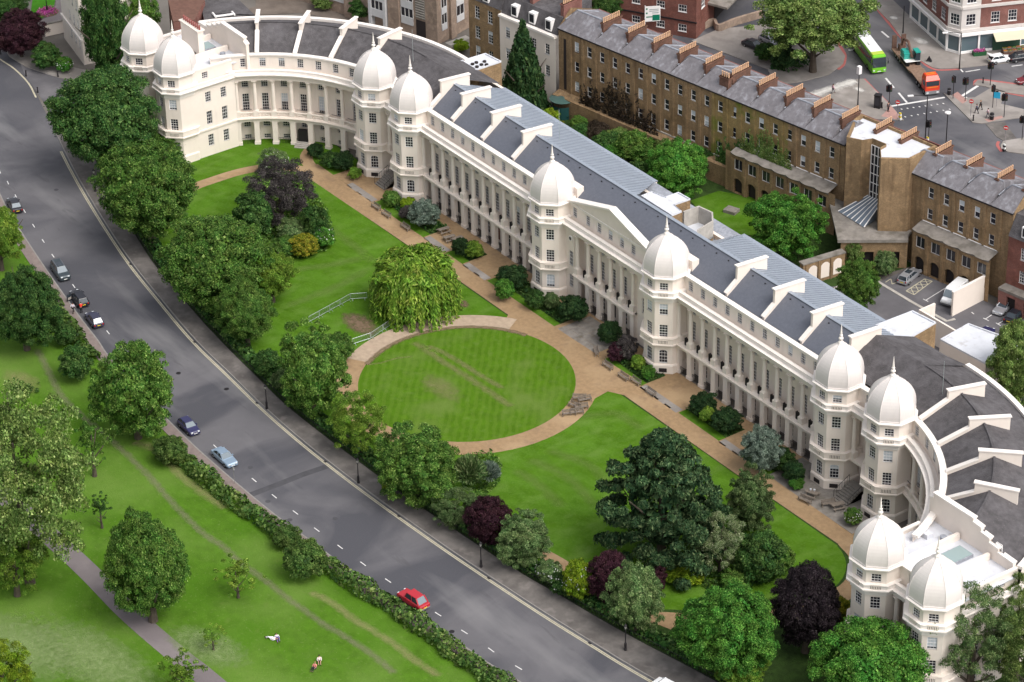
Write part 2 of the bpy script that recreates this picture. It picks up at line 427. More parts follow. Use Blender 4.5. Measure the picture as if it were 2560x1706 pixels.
# white bay dashes along the park side
rdir = []
for p in [(-95.0,-47.9),(-91.0,-48.6),(-86.3,-49.7),(-81.2,-50.9),(-76.2,-52.0),(-71.1,-53.1),(-66.2,-54.1),(-56.3,-56.0),(-41.6,-58.5),(-6.4,-61.7),(3.7,-61.8),(8.6,-61.7),(13.5,-61.5),(18.5,-61.4),(23.6,-61.1),(28.5,-60.8),(33.5,-60.3),(43.2,-59.3),(48.2,-58.8),(53.2,-58.3),(58.1,-57.7)]:
    i = min(range(len(roadL)-1), key=lambda k: (roadL[k][0]-p[0])**2+(roadL[k][1]-p[1])**2)
    d = Vector(roadL[min(i+1, len(roadL)-1)])-Vector(roadL[max(i-1, 0)])
    a = math.atan2(d.y, d.x)
    mb = MB(); mb.box((p[0], p[1], .004), (1.15, .13, .004), a); mb.build('bay_marking', WHITEP, kind='structure')

# top left: mouth of the terrace drive, pavement and lawn
sheet('drive', [(-131, -26), (-125, -26.2), (-118, -23.8), (-112, -19), (-100, -17), (-92, -28), (-100, -33), (-109, -31.5), (-116, -30), (-124, -28.2)], .012, TARMAC2)
slab('pavement', [(-200, 5), (-160, -13.5), (-135.1, -26.3), (-131, -27.3), (-125.6, -27), (-118.4, -24.5), (-112, -19.5), (-113, -16.5), (-120, -20.5), (-127, -23), (-140, -19.5), (-200, 10)], -.05, .12, PAVE2)
GREENLAWN = mat('clipped_lawn', (.05, .19, .012), .9, .2, .8, spec=.1)
sheet('lawn', [(-148.7,-13.4),(-146.3,-10.2),(-144.0,-11.7),(-141.5,-14.3),(-140.4,-17.0),(-143.0,-16.9)], .05, GREENLAWN)
sheet('drive', [(-146.2,-10.1),(-144.7,-8.2),(-133.1,-14.6),(-135.4,-18.4),(-139.7,-17.6),(-140.9,-14.8),(-143.1,-12.0)], .02, PARKPATH)

# ---------------------------------------------------------------- garden
gs = [p for p in pavO if p[0] < 96]
sheet('garden_soil', list(gs)+[(96, -30), (96, -1), (-98, -1), (-108, -20)], .05, BED)
CX, CY = .9, -25.4
def arc(cx, cy, r, a0, a1, n): return [(cx+r*math.cos(R(a0+(a1-a0)*i/n)), cy+r*math.sin(R(a0+(a1-a0)*i/n))) for i in range(n+1)]
lawn = [(-62, -10.4), (62, -10.2)]+arc(60.5, -18.5, 8.3, 80, -20, 10)+[(66.5, -28), (58, -38), (48, -43.4), (36, -44.8), (18, -46), (0, -46.8), (-20, -46.2), (-40, -43.8), (-60, -39.5), (-72, -34)]+arc(-63, -18.5, 8.2, 190, 100, 10)
sheet('garden_lawn', lawn, .09, LAWN)
sheet('garden_grass', [(-98, -27), (-98, -1.2), (-60, -1.2), (-60, -12), (-70, -30)], .075, LAWN)
# gravel
sheet('gravel_path', [(-66.5, -10.6), (-66.5, -6.9), (-40, -7.0), (0, -6.7), (14, -6.2), (16.5, -6.8), (40, -6.9), (66, -7.1), (68.5, -9.5), (66, -10.2), (62, -9.9), (40, -10.1), (16.8, -10), (14.6, -11.2), (15.2, -15), (12, -14), (-9, -12.2), (-10.6, -10.1), (-30, -10.1)], .1, GRAVEL)
sheet('gravel_ring', arc(CX, CY, 18.3, 0, 360, 72)[:-1], .104, GRAVEL)
sheet('pale_gravel_ring', arc(CX, CY, 18.35, 122, 212, 30)+arc(CX, CY, 14.9, 212, 122, 30), .108, GRAVEL_PALE)
sheet('oval_lawn', arc(CX, CY, 15.15, 0, 360, 72)[:-1], .112, OVAL)
ribbon('gravel_path', smooth_line([(-63, -8.6), (-66.5, -9.8), (-70, -13), (-71.6, -17), (-72, -22), (-71.5, -28), (-68, -34)], 5), 2.1, .096, GRAVEL, kind='structure')
ribbon('gravel_path', smooth_line([(-65, -8.2), (-67.5, -8.0), (-70, -6.8), (-72, -4.4)], 4), 2.0, .103, GRAVEL, kind='structure')
ribbon('gravel_path', smooth_line([(62, -8.6), (66, -9.8), (69.3, -13.5), (70.4, -18), (69.8, -23), (67, -30), (60, -38.5), (54, -42)], 5), 2.8, .096, GRAVEL, kind='structure')
ribbon('gravel_path', smooth_line([(37.3,-41.7),(40.8,-41.2),(44.2,-40.7),(50.3,-40.3),(56.8,-39.4),(61.4,-37.9),(62.9,-37.4)], 5), 1.9, .1, GRAVEL, kind='structure')
# worn tracks across the oval
OVT = soft_mat('worn_lawn_band', (.30, .24, .14), (.20, .20, .07), .9, .36)
soft_strip('worn_lawn_band', [(-12.9,-25.2),(-9.8,-25.0),(-5.6,-24.9),(0.1,-24.5),(7.1,-24.2),(9.9,-24.2)], 1.9, .118, OVT)
soft_strip('worn_lawn_band', [(-11.0,-24.2),(-6.3,-23.3),(0.4,-22.8),(5.8,-22.2)], 1.6, .121, OVT)
soft_strip('worn_lawn_band', [(-11.5,-34.0),(-10.7,-32.0),(-10.4,-29.7),(-9.4,-27.4)], .5, .118, OVT)
soft_patch('worn_lawn_patch', (-0.1,-29.1), 5.5, 2.6, .124, OVT, .05)
soft_strip('soil_edge', arc(CX, CY, 15.0, 110, 215, 24), 1.3, .127, soft_mat('soil_edge', (.22, .15, .10), (.15, .12, .06), 1.2, .9))
SOILP = soft_mat('bare_soil_patch', (.20, .135, .09), (.12, .085, .05), 1.3, .95)
soft_patch('soil_patch', (-21.4,-28.5), 5.2, 2.6, .1, SOILP, .0)
soft_patch('soil_patch', (-17.2,-13.5), 1.6, 1.2, .1, SOILP)
LIGHTMOW = soft_mat('mown_arc', (.17, .24, .06), (.12, .20, .03), .5, .32)
for a in ([(22.2,-33.0),(27.6,-32.4),(34.3,-33.2)], [(21.2,-30.0),(28.3,-28.4),(37.0,-29.6)], [(16.7,-19.9),(18.4,-16.3),(20.1,-13.5),(25.4,-13.4)], [(21.0,-26.7),(27.7,-24.4),(35.2,-25.4)], [(-32.0,-34.9),(-32.5,-26.2),(-33.9,-18.0)], [(-40.7,-28.0),(-38.7,-23.3),(-36.8,-16.4)], [(-52.1,-16.7),(-41.1,-16.7),(-34.7,-17.0)]):
    soft_strip('mown_arc', a, 2.6, .097, LIGHTMOW)

# forecourt strip in front of the terrace
sheet('forecourt_gravel', [(-62, -6.9), (0, -6.7), (62, -7), (62, -.4), (-62, -.4)], .082, GRAVEL)
sheet('patio', [(43.5, -7), (61, -7), (61, -.5), (43.5, -.5)], .088, CONCRETE)
for x0, x1 in ((-58, -51), (-36.7, -31.2), (-26.5, -20.8), (16.4, 24.6), (33.8, 38)):
    n = max(3, round((x1-x0)/1.3)); par = put('stone_margin', None, kind='structure')
    for i in range(n):
        a = x0+(x1-x0)*i/n; MB().b2(a+.02, -7.1, .06, a+(x1-x0)/n-.02, -5.9, .10+.006*(i % 2)).build('flagstone', PAVE2, par)
par = put('entrance_paving', None, kind='structure')
for i in range(7):
    for j in range(4):
        MB().b2(-3.2+i*1.25+.02, -6.9+j*1.5+.02, .06, -3.2+i*1.25+1.23, -6.9+j*1.5+1.48, .098+.006*((i*j) % 3)).build('flagstone', CONCRETE, par)
BEDS = [(-50.6, -37), (-31, -26.8), (-20.5, -4), (7.5, 16.2), (24.8, 33.6), (38.2, 44)]
for x0, x1 in BEDS:
    sheet('bed', [(x0, -6.9), (x1, -6.9), (x1, -2.3), (x0, -2.3)], .09, BED)
    sheet('grass_margin', [(x0, -7.0), (x1, -7.0), (x1, -5.6), (x0, -5.4)], .098, LAWN)

# ---------------------------------------------------------------- behind the terrace
sheet('rear_garden', [(-90, 8), (10, 15), (14, 46.2), (-62, 33.6), (-95, 22)], .0, BED)
sheet('rear_lawn', [(-21.6,32.1),(-21.4,37.5),(-16.0,40.6),(-9.4,37.4),(-7.0,33.2),(-10.8,28.9),(-16.6,30.7)], .04, LAWN)
ribbon('rear_path', [(-10.6,28.0),(-8.5,30.2),(-6.0,32.4)], 1.4, .05, GRAVEL, kind='structure')
sheet('car_park', [(4, 16), (11.6, 32.6), (14.6, 38.5), (14.2, 44.6), (60, 52.4), (110, 52), (100, 10)], .03, TARMAC2)
ribbon('kerb_strip', [(14.2,38.4),(15.7,38.4),(22.0,38.4),(28.8,38.7),(29.1,40.1)], .5, .1, STONE, z0=.02, kind='structure')
ribbon('kerb_strip', [(12.2,31.8),(11.8,33.3),(15.1,37.6)], .4, .1, STONE, z0=.02, kind='structure')
def line(name, a, b, w, z, m): return ribbon(name, [a, b], w, z, m, kind='structure')
for a, b in (((22.6,40.4),(21.7,45.1)), ((22.1,40.3),(23.1,40.4)), ((31.7,43.6),(31.4,45.1)), ((31.3,43.5),(32.4,43.6)), ((33.8,44.0),(33.6,45.3)), ((29.1,43.3),(29.7,43.2)), ((33.4,44.0),(34.4,44.0))):
    line('bay_line', a, b, .14, .036, WHITEP)
H = [(18.9,39.9),(17.9,44.4),(19.1,44.8),(20.4,40.1)]
for a, b in ((0, 1), (1, 2), (2, 3), (3, 0)): line('yellow_hatch', H[a], H[b], .16, .036, YELLOW)
for k in range(4):
    q = lambda s, t, u: (H[s][0]+(H[t][0]-H[s][0])*u, H[s][1]+(H[t][1]-H[s][1])*u)
    line('yellow_hatch', q(0, 1, k/4), q(3, 2, (k+1)/4), .13, .037, YELLOW)
    line('yellow_hatch', q(0, 1, (k+1)/4), q(3, 2, k/4), .13, .038, YELLOW)
for a, b in (((15.2,39.2),(14.9,40.5)), ((14.9,40.5),(16.2,39.6)), ((16.2,39.6),(16.2,40.6))): line('yellow_hatch', a, b, .13, .036, YELLOW)

# ---------------------------------------------------------------- street junction beyond
sheet('street', [(-75, 56), (40, 72), (80, 140), (-60, 190), (-120, 130)], -.02, ASPHALT)
slab('traffic_island', [(-27.1,70.1),(-37.1,67.9),(-37.5,69.3),(-37.5,79.6),(-36.9,80.5),(-27.5,77.8),(-21.8,75.8)], -.05, .1, PAVE2)
slab('footway', [(-65.4,67.1),(-49.3,70.4),(-44.0,67.4),(-42.4,71.7),(-41.6,77.0),(-43.2,81.5),(-45.2,83.7),(-49.1,85.4),(-52.9,86.7),(-58.4,85.1),(-63.0,80.5),(-66.2,73.6)], -.05, .1, PAVE2)
slab('footway', [(-57.8,100.7),(-50.4,98.2),(-45.6,96.1),(-36.3,92.4),(-33.2,92.2),(-32.1,92.9),(-30.3,95.6),(-25.7,105.8),(-29.2,109.1),(-33.2,102.5),(-34.2,99.2),(-36.8,98.6),(-49.9,102.4),(-58.9,105.2),(-61.2,102.2)], -.05, .1, PAVE2)
slab('traffic_island', [(-25.1,87.3),(-14.5,83.9),(-13.4,84.8),(-10.9,91.7),(-12.9,93.6),(-16.6,92.0),(-19.3,95.5),(-21.8,94.8),(-20.8,90.2),(-22.2,88.2)], -.05, .1, PAVE2)
slab('traffic_island', [(-25.2,95.0),(-19.1,99.5),(-16.6,97.1),(-19.6,95.1),(-22.7,94.3),(-24.4,93.3)], -.05, .1, PAVE2)
slab('traffic_island', [(-6.1,82.1),(-6.9,83.4),(-5.7,86.8),(-3.9,88.5),(-0.2,84.9),(-1.7,82.9),(-3.8,81.4),(-5.2,81.3)], -.05, .1, PAVE2)
slab('footway', [(-13.0,85.3),(-11.8,88.2),(-6.1,85.6),(-7.1,83.5),(-8.6,83.6)], -.05, .03, PAVE)
PINK = mat('pink_tactile_paving', (.42, .25, .22), .9, .2, 2.)
sheet('tactile_paving', [(-25.0,73.8),(-26.8,77.5),(-23.7,76.4),(-22.6,75.1)], .106, PINK)
sheet('tactile_paving', [(-14.1,86.1),(-13.4,89.2),(-12.7,88.8),(-13.0,86.0)], .106, PINK)
sheet('tactile_paving', [(-23.7,87.9),(-24.0,89.4),(-20.7,88.5),(-20.3,87.1)], .106, PINK)
for l in ([(-58.1,101.0),(-53.1,99.0),(-46.5,96.4),(-43.5,95.4)], [(-37.1,92.8),(-34.1,92.0),(-32.0,92.4),(-30.0,95.4)], [(-51.2,86.7),(-46.6,84.6),(-44.9,83.4),(-42.9,81.3),(-42.2,79.5)], [(-37.0,80.6),(-31.6,78.9),(-27.7,77.8)], [(-24.2,93.3),(-25.2,95.3),(-20.1,99.2)], [(-19.4,95.3),(-16.4,96.9)], [(-7.3,82.8),(-6.4,81.7),(-4.5,80.8)]):
    ribbon('red_line', smooth_line(l, 4), .5, .014, REDP, kind='structure')
for a, b, w in (((-48.7,94.8),(-46.2,94.2), .35), ((-35.0,83.6),(-31.5,82.3), .35), ((-29.7,81.7),(-26.2,80.4), .35), ((-26.9,77.3),(-23.9,86.5), .45), ((-22.3,88.0),(-23.7,93.6), .5), ((-22.2,88.2),(-21.7,89.4), .3), ((-46.6,85.6),(-46.3,86.3), .5), ((-25.6,102.9),(-24.9,104.7), .25), ((-28.7,95.5),(-27.9,98.0), .25), ((-29.9,95.5),(-28.9,95.1), .25)):
    line('lane_marking', a, b, w, .014, WHITEP)
for k in range(8):
    for (ax, ay), (bx, by) in (((-25.2,77.7),(-22.2,85.3)), ((-22.8,76.3),(-20.1,84.8))):
        t = (k+.5)/8; MB().box((ax+(bx-ax)*t, ay+(by-ay)*t, .012), (.35, .2, .004)).build('crossing_stud', WHITEP, kind='structure')
PALEP = soft_mat('pale_worn_paving', (.72, .70, .67), (.55, .53, .50), .6, .9)
soft_strip('pale_paving', [(-37.7,68.4),(-37.4,72.0),(-37.2,76.1),(-37.2,79.4)], 3.2, .105, PALEP)
soft_patch('pale_paving', (-34.3,77.3), 1.6, .9, .106, PALEP)
soft_patch('pale_paving', (-51.4,99.8), 1.4, 1.0, .106, PALEP)
soft_patch('pale_paving', (-41.9,97.4), 2.4, 1.4, .106, PALEP)
# yards at the back, top of the view
sheet('yard', [(-122.1,9.4),(-122.4,16.1),(-127.0,19.0),(-116.5,32.5),(-104.1,31.1),(-106.5,26.0),(-115.5,20.7)], .02, mat('brown_yard', (.20, .165, .14), 1, .35, .4))

PATCH = mat('tarmac_patch', (.075, .074, .082), .9, .25, .8)
ribbon('road_patch', [(6.4,-64.2),(6.5,-60.2),(6.5,-55.9),(6.8,-52.1)], 1.1, .004, PATCH, kind='structure')
for k, p in enumerate(((14.5,-63.0), (47.2,-60.0), (9.1,-63.0), (-18.1,-52.9), (-75.2,-38.8), (6.1,-50.7), (17.8,-58.1), (55.3,-47.4), (-84.3,-43.7), (38.7,-63.4), (0.8,-60.6), (-25.8,-56.1))):
    MB().lathe([(.36, .003), (.36, .009), (.30, .01)], 12, p).build('manhole_cover', IRON if k % 2 else PATCH, kind='structure')
for i in range(4, len(roadR)-8, 9):
    p = offset_line(roadR, -.25)[i]; MB().box((p[0], p[1], .012), (.5, .3, .012), math.atan2(roadR[i+1][1]-roadR[i][1], roadR[i+1][0]-roadR[i][0])).build('drain_grate', IRON, kind='structure')

# ================================================================= THE DOMED TERRACE
TER = thing('stucco_terrace', 'long cream stucco terrace with ten white domes and two curved wings round the garden', 'terrace')

class St:
    def __init__(s, o, t): s.o = o; s.t = t; s.n = (t[1], -t[0])
    def P(s, u, d, z): return (s.o[0]+u*s.t[0]+d*s.n[0], s.o[1]+u*s.t[1]+d*s.n[1], z)
    def rz(s, u): return math.atan2(s.n[0], -s.n[1])
    step = 1e9
class Ar:
    def __init__(s, c, r, sg): s.c = c; s.r = r; s.sg = sg
    def P(s, u, d, z):
        a = u/s.r; q = s.r-d
        return (s.c[0]+s.sg*q*math.sin(a), s.c[1]+q*math.cos(a), z)
    def rz(s, u):
        a = u/s.r; return math.atan2(-s.sg*math.sin(a), math.cos(a))
    step = 1.3

def cuts(path, u0, u1, extra=()):
    us = {round(u0, 4), round(u1, 4)}
    for e in extra:
        if u0 < e < u1: us.add(round(e, 4))
    us = sorted(us); out = []
    for a, b in zip(us, us[1:]):
        n = max(1, math.ceil((b-a)/path.step)) if path.step < 1e8 else 1
        out += [a+(b-a)*i/n for i in range(n)]
    return out+[us[-1]]
def panelwall(mb, path, u0, u1, z0, z1, d, ops=(), depth=.18):
    """wall face with real window openings and reveals; ops: (u, z, w, h)"""
    us = cuts(path, u0, u1, [o[0]+s*o[2]/2 for o in ops for s in (-1, 1)])
    zs = sorted({z0, z1, *[z for o in ops for z in (o[1], o[1]+o[3]) if z0 < z < z1]})
    for a, b in zip(us, us[1:]):
        for c, e in zip(zs, zs[1:]):
            um, zm = (a+b)/2, (c+e)/2
            if any(abs(um-o[0]) < o[2]/2 and o[1] < zm < o[1]+o[3] for o in ops): continue
            mb.quad(path.P(a, d, c), path.P(b, d, c), path.P(b, d, e), path.P(a, d, e))
    for u, z, w_, h in ops:
        a, b = u-w_/2, u+w_/2; e = d-depth
        for q in ((a, a, z, z+h), (b, b, z, z+h)):
            mb.quad(path.P(q[0], d, z), path.P(q[0], e, z), path.P(q[0], e, z+h), path.P(q[0], d, z+h))
        for zz in (z, z+h): mb.quad(path.P(a, d, zz), path.P(b, d, zz), path.P(b, e, zz), path.P(a, e, zz))
def mould(mb, path, u0, u1, prof, caps=True):
    us = cuts(path, u0, u1); n = len(prof)
    for a, b in zip(us, us[1:]):
        for i in range(n):
            p, q = prof[i], prof[(i+1) % n]
            mb.quad(path.P(a, *p), path.P(b, *p), path.P(b, *q), path.P(a, *q))
    if caps:
        for u in (u0, u1): mb.add([path.P(u, *p) for p in prof], [tuple(range(n))])
def rect(d0, d1, z0, z1): return [(d0, z0), (d1, z0), (d1, z1), (d0, z1)]

WINM = {}
def win_meshes(w_, h, nx, nz, arch=False, blind=0):
    k = (w_, h, nx, nz, arch, blind)
    if k in WINM: return WINM[k]
    f = MB(); b = .07; bar = .032
    f.b2(-w_/2-.07, -.10, -.10, w_/2+.07, .1, 0)           # sill
    f.b2(-w_/2, -.02, 0, -w_/2+b, .06, h).b2(w_/2-b, -.02, 0, w_/2, .06, h)
    f.b2(-w_/2+b, -.02, h-b, w_/2-b, .06, h).b2(-w_/2+b, -.02, 0, w_/2-b, .06, b)
    for i in range(1, nx):
        x = -w_/2+w_*i/nx; f.b2(x-bar/2, 0, b, x+bar/2, .045, h-b)
    for j in range(1, nz):
        z = h*j/nz; t = bar*1.7 if j == nz//2 else bar
        f.b2(-w_/2+b, .002, z-t/2, w_/2-b, .043, z+t/2)
    if arch:
        for s in (-1, 1):
            f.add([(s*w_/2, -.03, h+.002), (s*w_/2, -.03, h-.38), (s*w_*.36, -.03, h-.16), (s*w_*.15, -.03, h-.03), (0, -.03, h+.002)], [(0, 1, 2, 3, 4)])
    g = MB(); e = .05
    if blind:
        zb = h*(1-blind)
        g.mi(0).quad((-w_/2+e, .05, 0), (w_/2-e, .05, 0), (w_/2-e, .05, zb), (-w_/2+e, .05, zb))
        g.mi(1).quad((-w_/2+e, .05, zb), (w_/2-e, .05, zb), (w_/2-e, .05, h), (-w_/2+e, .05, h))
    else: g.quad((-w_/2+e, .05, 0), (w_/2-e, .05, 0), (w_/2-e, .05, h), (-w_/2+e, .05, h))
    WINM[k] = (f.mesh('window', FRAME), g.mesh('pane', [GLASS, BLIND])); return WINM[k]
WR = random.Random(5)
def window(path, u, d, z, w_, h, nx=3, nz=4, arch=False, blind=None, parent=None, rec=.13, name=None):
    if blind is None: blind = WR.choice((0,)*13+(.35, .5, .85))
    f, g = win_meshes(w_, h, nx, nz, arch, blind)
    o = put(name or ('attic_window' if (parent is None and z > 13) else 'basement_window' if (parent is None and z < .3) else 'window'), f, parent or TER, path.P(u, d-rec, z), path.rz(u))
    put('pane', g, o)
    return o

# --- columns and balustrades, one mesh each
_c = MB(); _c.box((0, 0, .48), (.86, .86, .96)); _c.lathe([(.42, .961), (.42, 1.06), (.36, 1.16), (.33, 1.3), (.325, 3.5), (.285, 5.75), (.285, 5.78), (.33, 5.84)], 12)
_c.lathe([(.30, 5.841), (.36, 6.05), (.43, 6.2), (.43, 6.23)], 12).box((0, 0, 6.29), (.86, .86, .10))
for k in range(4): _c.sphere((.40*math.cos(PI/4+k*PI/2), .40*math.sin(PI/4+k*PI/2), 6.16), .10, 6, 4)
COLM = _c.mesh('column', STUCCO, smooth=False)
def baluster_mesh(wd, n, h=.72):
    m = MB(); m.b2(-wd/2, -.12, 0, wd/2, .12, .12).b2(-wd/2, -.14, h, wd/2, .14, h+.14)
    for i in range(n):
        x = -wd/2+wd*(i+.5)/n
        m.lathe([(.045, .121), (.08, .3), (.045, .5), (.06, h-.002)], 6, (x, 0), cap=False)
    return m.mesh('balustrade', STUCCO)
BAL19 = baluster_mesh(1.86, 8)
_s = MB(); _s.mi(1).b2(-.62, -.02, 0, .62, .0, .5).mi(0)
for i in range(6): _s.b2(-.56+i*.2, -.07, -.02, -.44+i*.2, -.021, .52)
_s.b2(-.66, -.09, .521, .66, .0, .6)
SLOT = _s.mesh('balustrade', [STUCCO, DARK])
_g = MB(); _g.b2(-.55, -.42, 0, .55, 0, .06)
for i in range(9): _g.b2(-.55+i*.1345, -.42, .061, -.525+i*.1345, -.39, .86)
_g.b2(-.5, -.37, .06, .5, -.02, .8).b2(-.56, -.43, .861, .56, -.38, .92).b2(-.56, -.38, .2, -.53, 0, .92).b2(.53, -.38, .2, .56, 0, .92).b2(-.55, -.385, .1, .55, -.375, .85)  # solid black box behind the bars stands in for shade in the bay
SHADE_GUARD = _g.mesh('shade_filled_guard', IRON)

def colonnade(path, cols, bays, dwall, wing, g0, g1):
    """two storey giant order over an open arcade. cols/bays are u positions, g0..g1 the extent"""
    ops = []
    for i, u in enumerate(bays):
        ops += [(u, 5.25, 1.08, 3.0), (u, 9.35, 1.08, 1.6)]
        if wing: ops += [(u, 2.35, 1.1, 1.25), (u, .25, 1.1, .75)]
        else: ops += [(u, .35, 1.15, 2.6)]
    mb = MB(); panelwall(mb, path, g0, g1, 0, 11.6, dwall, ops); 
    for u in (g0, g1): mb.quad(path.P(u, dwall, 0), path.P(u, .3, 0), path.P(u, .3, 11.36), path.P(u, dwall, 11.36))
    mb.build('gallery_wall', STUCCO, TER)
    for i, u in enumerate(bays):
        window(path, u, dwall, 5.25, 1.08, 3.0, 3, 6)
        window(path, u, dwall, 9.35, 1.08, 1.6, 3, 4)
        if wing:
            window(path, u, dwall, 2.35, 1.1, 1.25, 3, 3, blind=0); window(path, u, dwall, .25, 1.1, .75, 3, 2, blind=0)
        elif i % 4 == 2:
            o = MB().b2(-.5, -.05, 0, .5, .05, 2.55).b2(-.34, -.08, .3, .34, -.051, 1.1).b2(-.34, -.08, 1.3, .34, -.051, 2.2).build('door', IRON if i % 3 else DOORRED, TER)
            o.location = path.P(u, dwall-.12, .37); o.rotation_euler.z = path.rz(u)
        else: window(path, u, dwall, .35, 1.15, 2.6, 2, 4, blind=0)
    # arcade: piers with arch-headed panels over
    mb = MB(); allc = list(cols)
    for u in allc: mould(mb, path, u-.42, u+.42, rect(-.25, .42, 0, 4.62)); mould(mb, path, u-.5, u+.5, rect(-.28, .5, 0, .55))
    for a, b in zip(allc, allc[1:]):
        mould(mb, path, a+.421, b-.421, rect(-.22, .38, 4.1, 4.62))
        for s, e in ((a+.421, 1), (b-.421, -1)):
            p = [path.P(s, .38, 3.75), path.P(s, .38, 4.1), path.P(s+e*.45, .38, 4.1), path.P(s+e*.12, .38, 3.98)]
            q = [path.P(s, -.2, 3.75), path.P(s, -.2, 4.1), path.P(s+e*.45, -.2, 4.1), path.P(s+e*.12, -.2, 3.98)]
            mb.add(p+q, [(0, 1, 2, 3), (4, 5, 6, 7), (0, 3, 7, 4), (3, 2, 6, 7)])
    mb.build('arcade', STUCCO, TER)
    for a, b in zip(allc, allc[1:]):
        u = (a+b)/2
        if WR.random() < .75:      # iron area railing in the arch
            m = MB(); wv = b-a-.9
            for i in range(9): m.b2(-wv/2+wv*i/8-.018, -.02, 0, -wv/2+wv*i/8+.018, .02, .95)
            m.b2(-wv/2, -.015, .951, wv/2, .015, 1.0)
            o = m.build('railing', IRON, TER); o.location = path.P(u, .1, .1); o.rotation_euler.z = path.rz(u)
    mb = MB(); mould(mb, path, g0, g1, rect(dwall, .62, 4.62, 4.72)); mould(mb, path, g0, g1, rect(dwall, .8, 4.72, 4.86)); mould(mb, path, g0, g1, rect(dwall, .66, 4.86, 4.96)); mb.build('balcony_slab', STUCCO, TER)
    for u in cols:
        o = put('column', COLM, TER, path.P(u, .12, 4.962), path.rz(u))
    for a, b in zip(allc, allc[1:]):
        u = (a+b)/2
        if wing:
            o = put('balustrade', BAL19, TER, path.P(u, .4, 4.962), path.rz(u)); o.scale.x = (b-a-.88)/1.86
            m = MB().b2(-.85, -.03, 0, .85, .03, .06); o = m.build('rail', IRON, TER); o.location = path.P(u, -.25, 5.95); o.rotation_euler.z = path.rz(u)
        else:
            put('shade_filled_guard', SHADE_GUARD, TER, path.P(u+.6, -.3, 4.98), path.rz(u)).scale = (1.15, 1, 1.2)
def upper(path, g0, g1, awin, mb_ent=None):
    """entablature, cornice, parapet and set back attic storey with its windows"""
    mb = MB()
    mould(mb, path, g0, g1, rect(-1.3, .36, 11.352, 11.75)); mould(mb, path, g0, g1, rect(-1.3, .42, 11.75, 12.2))
    mb.build('entablature', STUCCO, TER)
    mb = MB(); mould(mb, path, g0, g1, [(-.9, 12.2), (.55, 12.2), (.62, 12.32), (.95, 12.38), (.98, 12.55), (-.9, 12.55)]); mb.build('cornice', COPING, TER)
    mb = MB(); mould(mb, path, g0, g1, rect(-.02, .42, 12.552, 13.05)); mould(mb, path, g0, g1, rect(-.06, .48, 13.05, 13.17)); mb.build('parapet', COPING, TER)
    mb = MB(); panelwall(mb, path, g0, g1, 12.4, 15.0, -.8, [(u, 13.22, 1.02, 1.5) for u in awin]); mb.build('attic_wall', STUCCO, TER)
    for u in awin: window(path, u, -.8, 13.22, 1.02, 1.5, 3, 4)
    mb = MB(); mould(mb, path, g0, g1, rect(-1.5, -.72, 15.0, 15.16)); mould(mb, path, g0, g1, rect(-1.45, -.62, 15.16, 15.36)); mb.build('coping', COPING, TER)

F = St((0, 0), (1, 0))
Lb = [-45.1+2.64*k for k in range(11)]; Rb = [17.6+2.64*k for k in range(11)]; Cb = [-5.9+2.64*k for k in range(5)]
bc = lambda b: [b[0]-1.32]+[x+1.32 for x in b]
colonnade(F, bc(Lb), Lb, -1.35, False, -46.9, -16.0)
colonnade(F, bc(Rb), Rb, -1.35, False, 15.9, 46.9)
colonnade(F, bc(Cb), Cb, -1.35, False, -7.7, 6.6)
upper(F, -62, 62, Lb+Rb+[-9.0, 8.0, -54.4, 54.4]+Cb)
# solid links beside the middle and junction towers
for a, b, ws in ((-11, -7.7, (-9.0,)), (6.6, 11, (8.2,)),):
    mb = MB(); ops = [(u, z, 1.0, h) for u in ws for z, h in ((2.0, 2.0), (5.5, 2.4))]
    panelwall(mb, F, a, b, 0, 11.36, -.05, ops); mb.build('wall', STUCCO, TER)
    for u, z, w_, h in ops: window(F, u, -.05, z, w_, h, 3, 4)
    for u in ws:
        o = MB().lathe([(.42, 0), (.42, .12), (.30, .13)], 14).build('round_window', FRAME, TER); o.location = (u, .06, 10.0); o.rotation_euler.x = PI/2
        MB().lathe([(.29, .0), (.29, .135)], 14).build('pane', GLASS, o)
for s in (-1, 1):      # recessed porches between the paired junction towers
    u = s*54.4
    ops = [(u, 5.3, 1.05, 2.9), (u, 9.4, 1.05, 1.5)]
    mb = MB(); panelwall(mb, F, u-3, u+3, 0, 11.4, -1.6, ops); mb.build('wall', STUCCO, TER)
    for q in ops: window(F, q[0], -1.6, q[1], q[2], q[3], 3, 4)
    for v in (-1.35, 1.35): put('column', COLM, TER, F.P(u+v, .12, 4.962))
    mb = MB(); mould(mb, F, u-2.2, u+2.2, rect(-1.6, .6, 4.6, 4.96)); mb.build('balcony_slab', STUCCO, TER)
    o = MB().b2(-.9, 0, 0, .9, .5, 4.59).build('wall', STUCCO, TER); o.location = (u, .9, 0)
    window(F, u-.1, -.9, 1.4, 1.0, 2.7, 2, 4, blind=0, rec=-.03)
    mb = MB()
    for k in range(7): mb.b2(-1.3, -2.4+k*.36, 0, 1.3, 1.0, .2*(k+1))
    o = mb.build('entrance_steps', CONCRETE, TER); o.location = (u+.1, -1.0, 0.02)
    for v in (-1.4, 1.4):
        m = MB()
        m.tube([(v, -2.3, .1), (v, -2.3, 1.1), (v, .3, 2.5), (v, .3, 1.4)], .035, 6)
        for k in range(1, 6): m.tube([(v, -2.3+k*.45, .2+k*.22), (v, -2.3+k*.45, 1.1+k*.24)], .018, 5)
        o = m.build('handrail', IRON, TER); o.location = (u+.1, -1.0, 0)

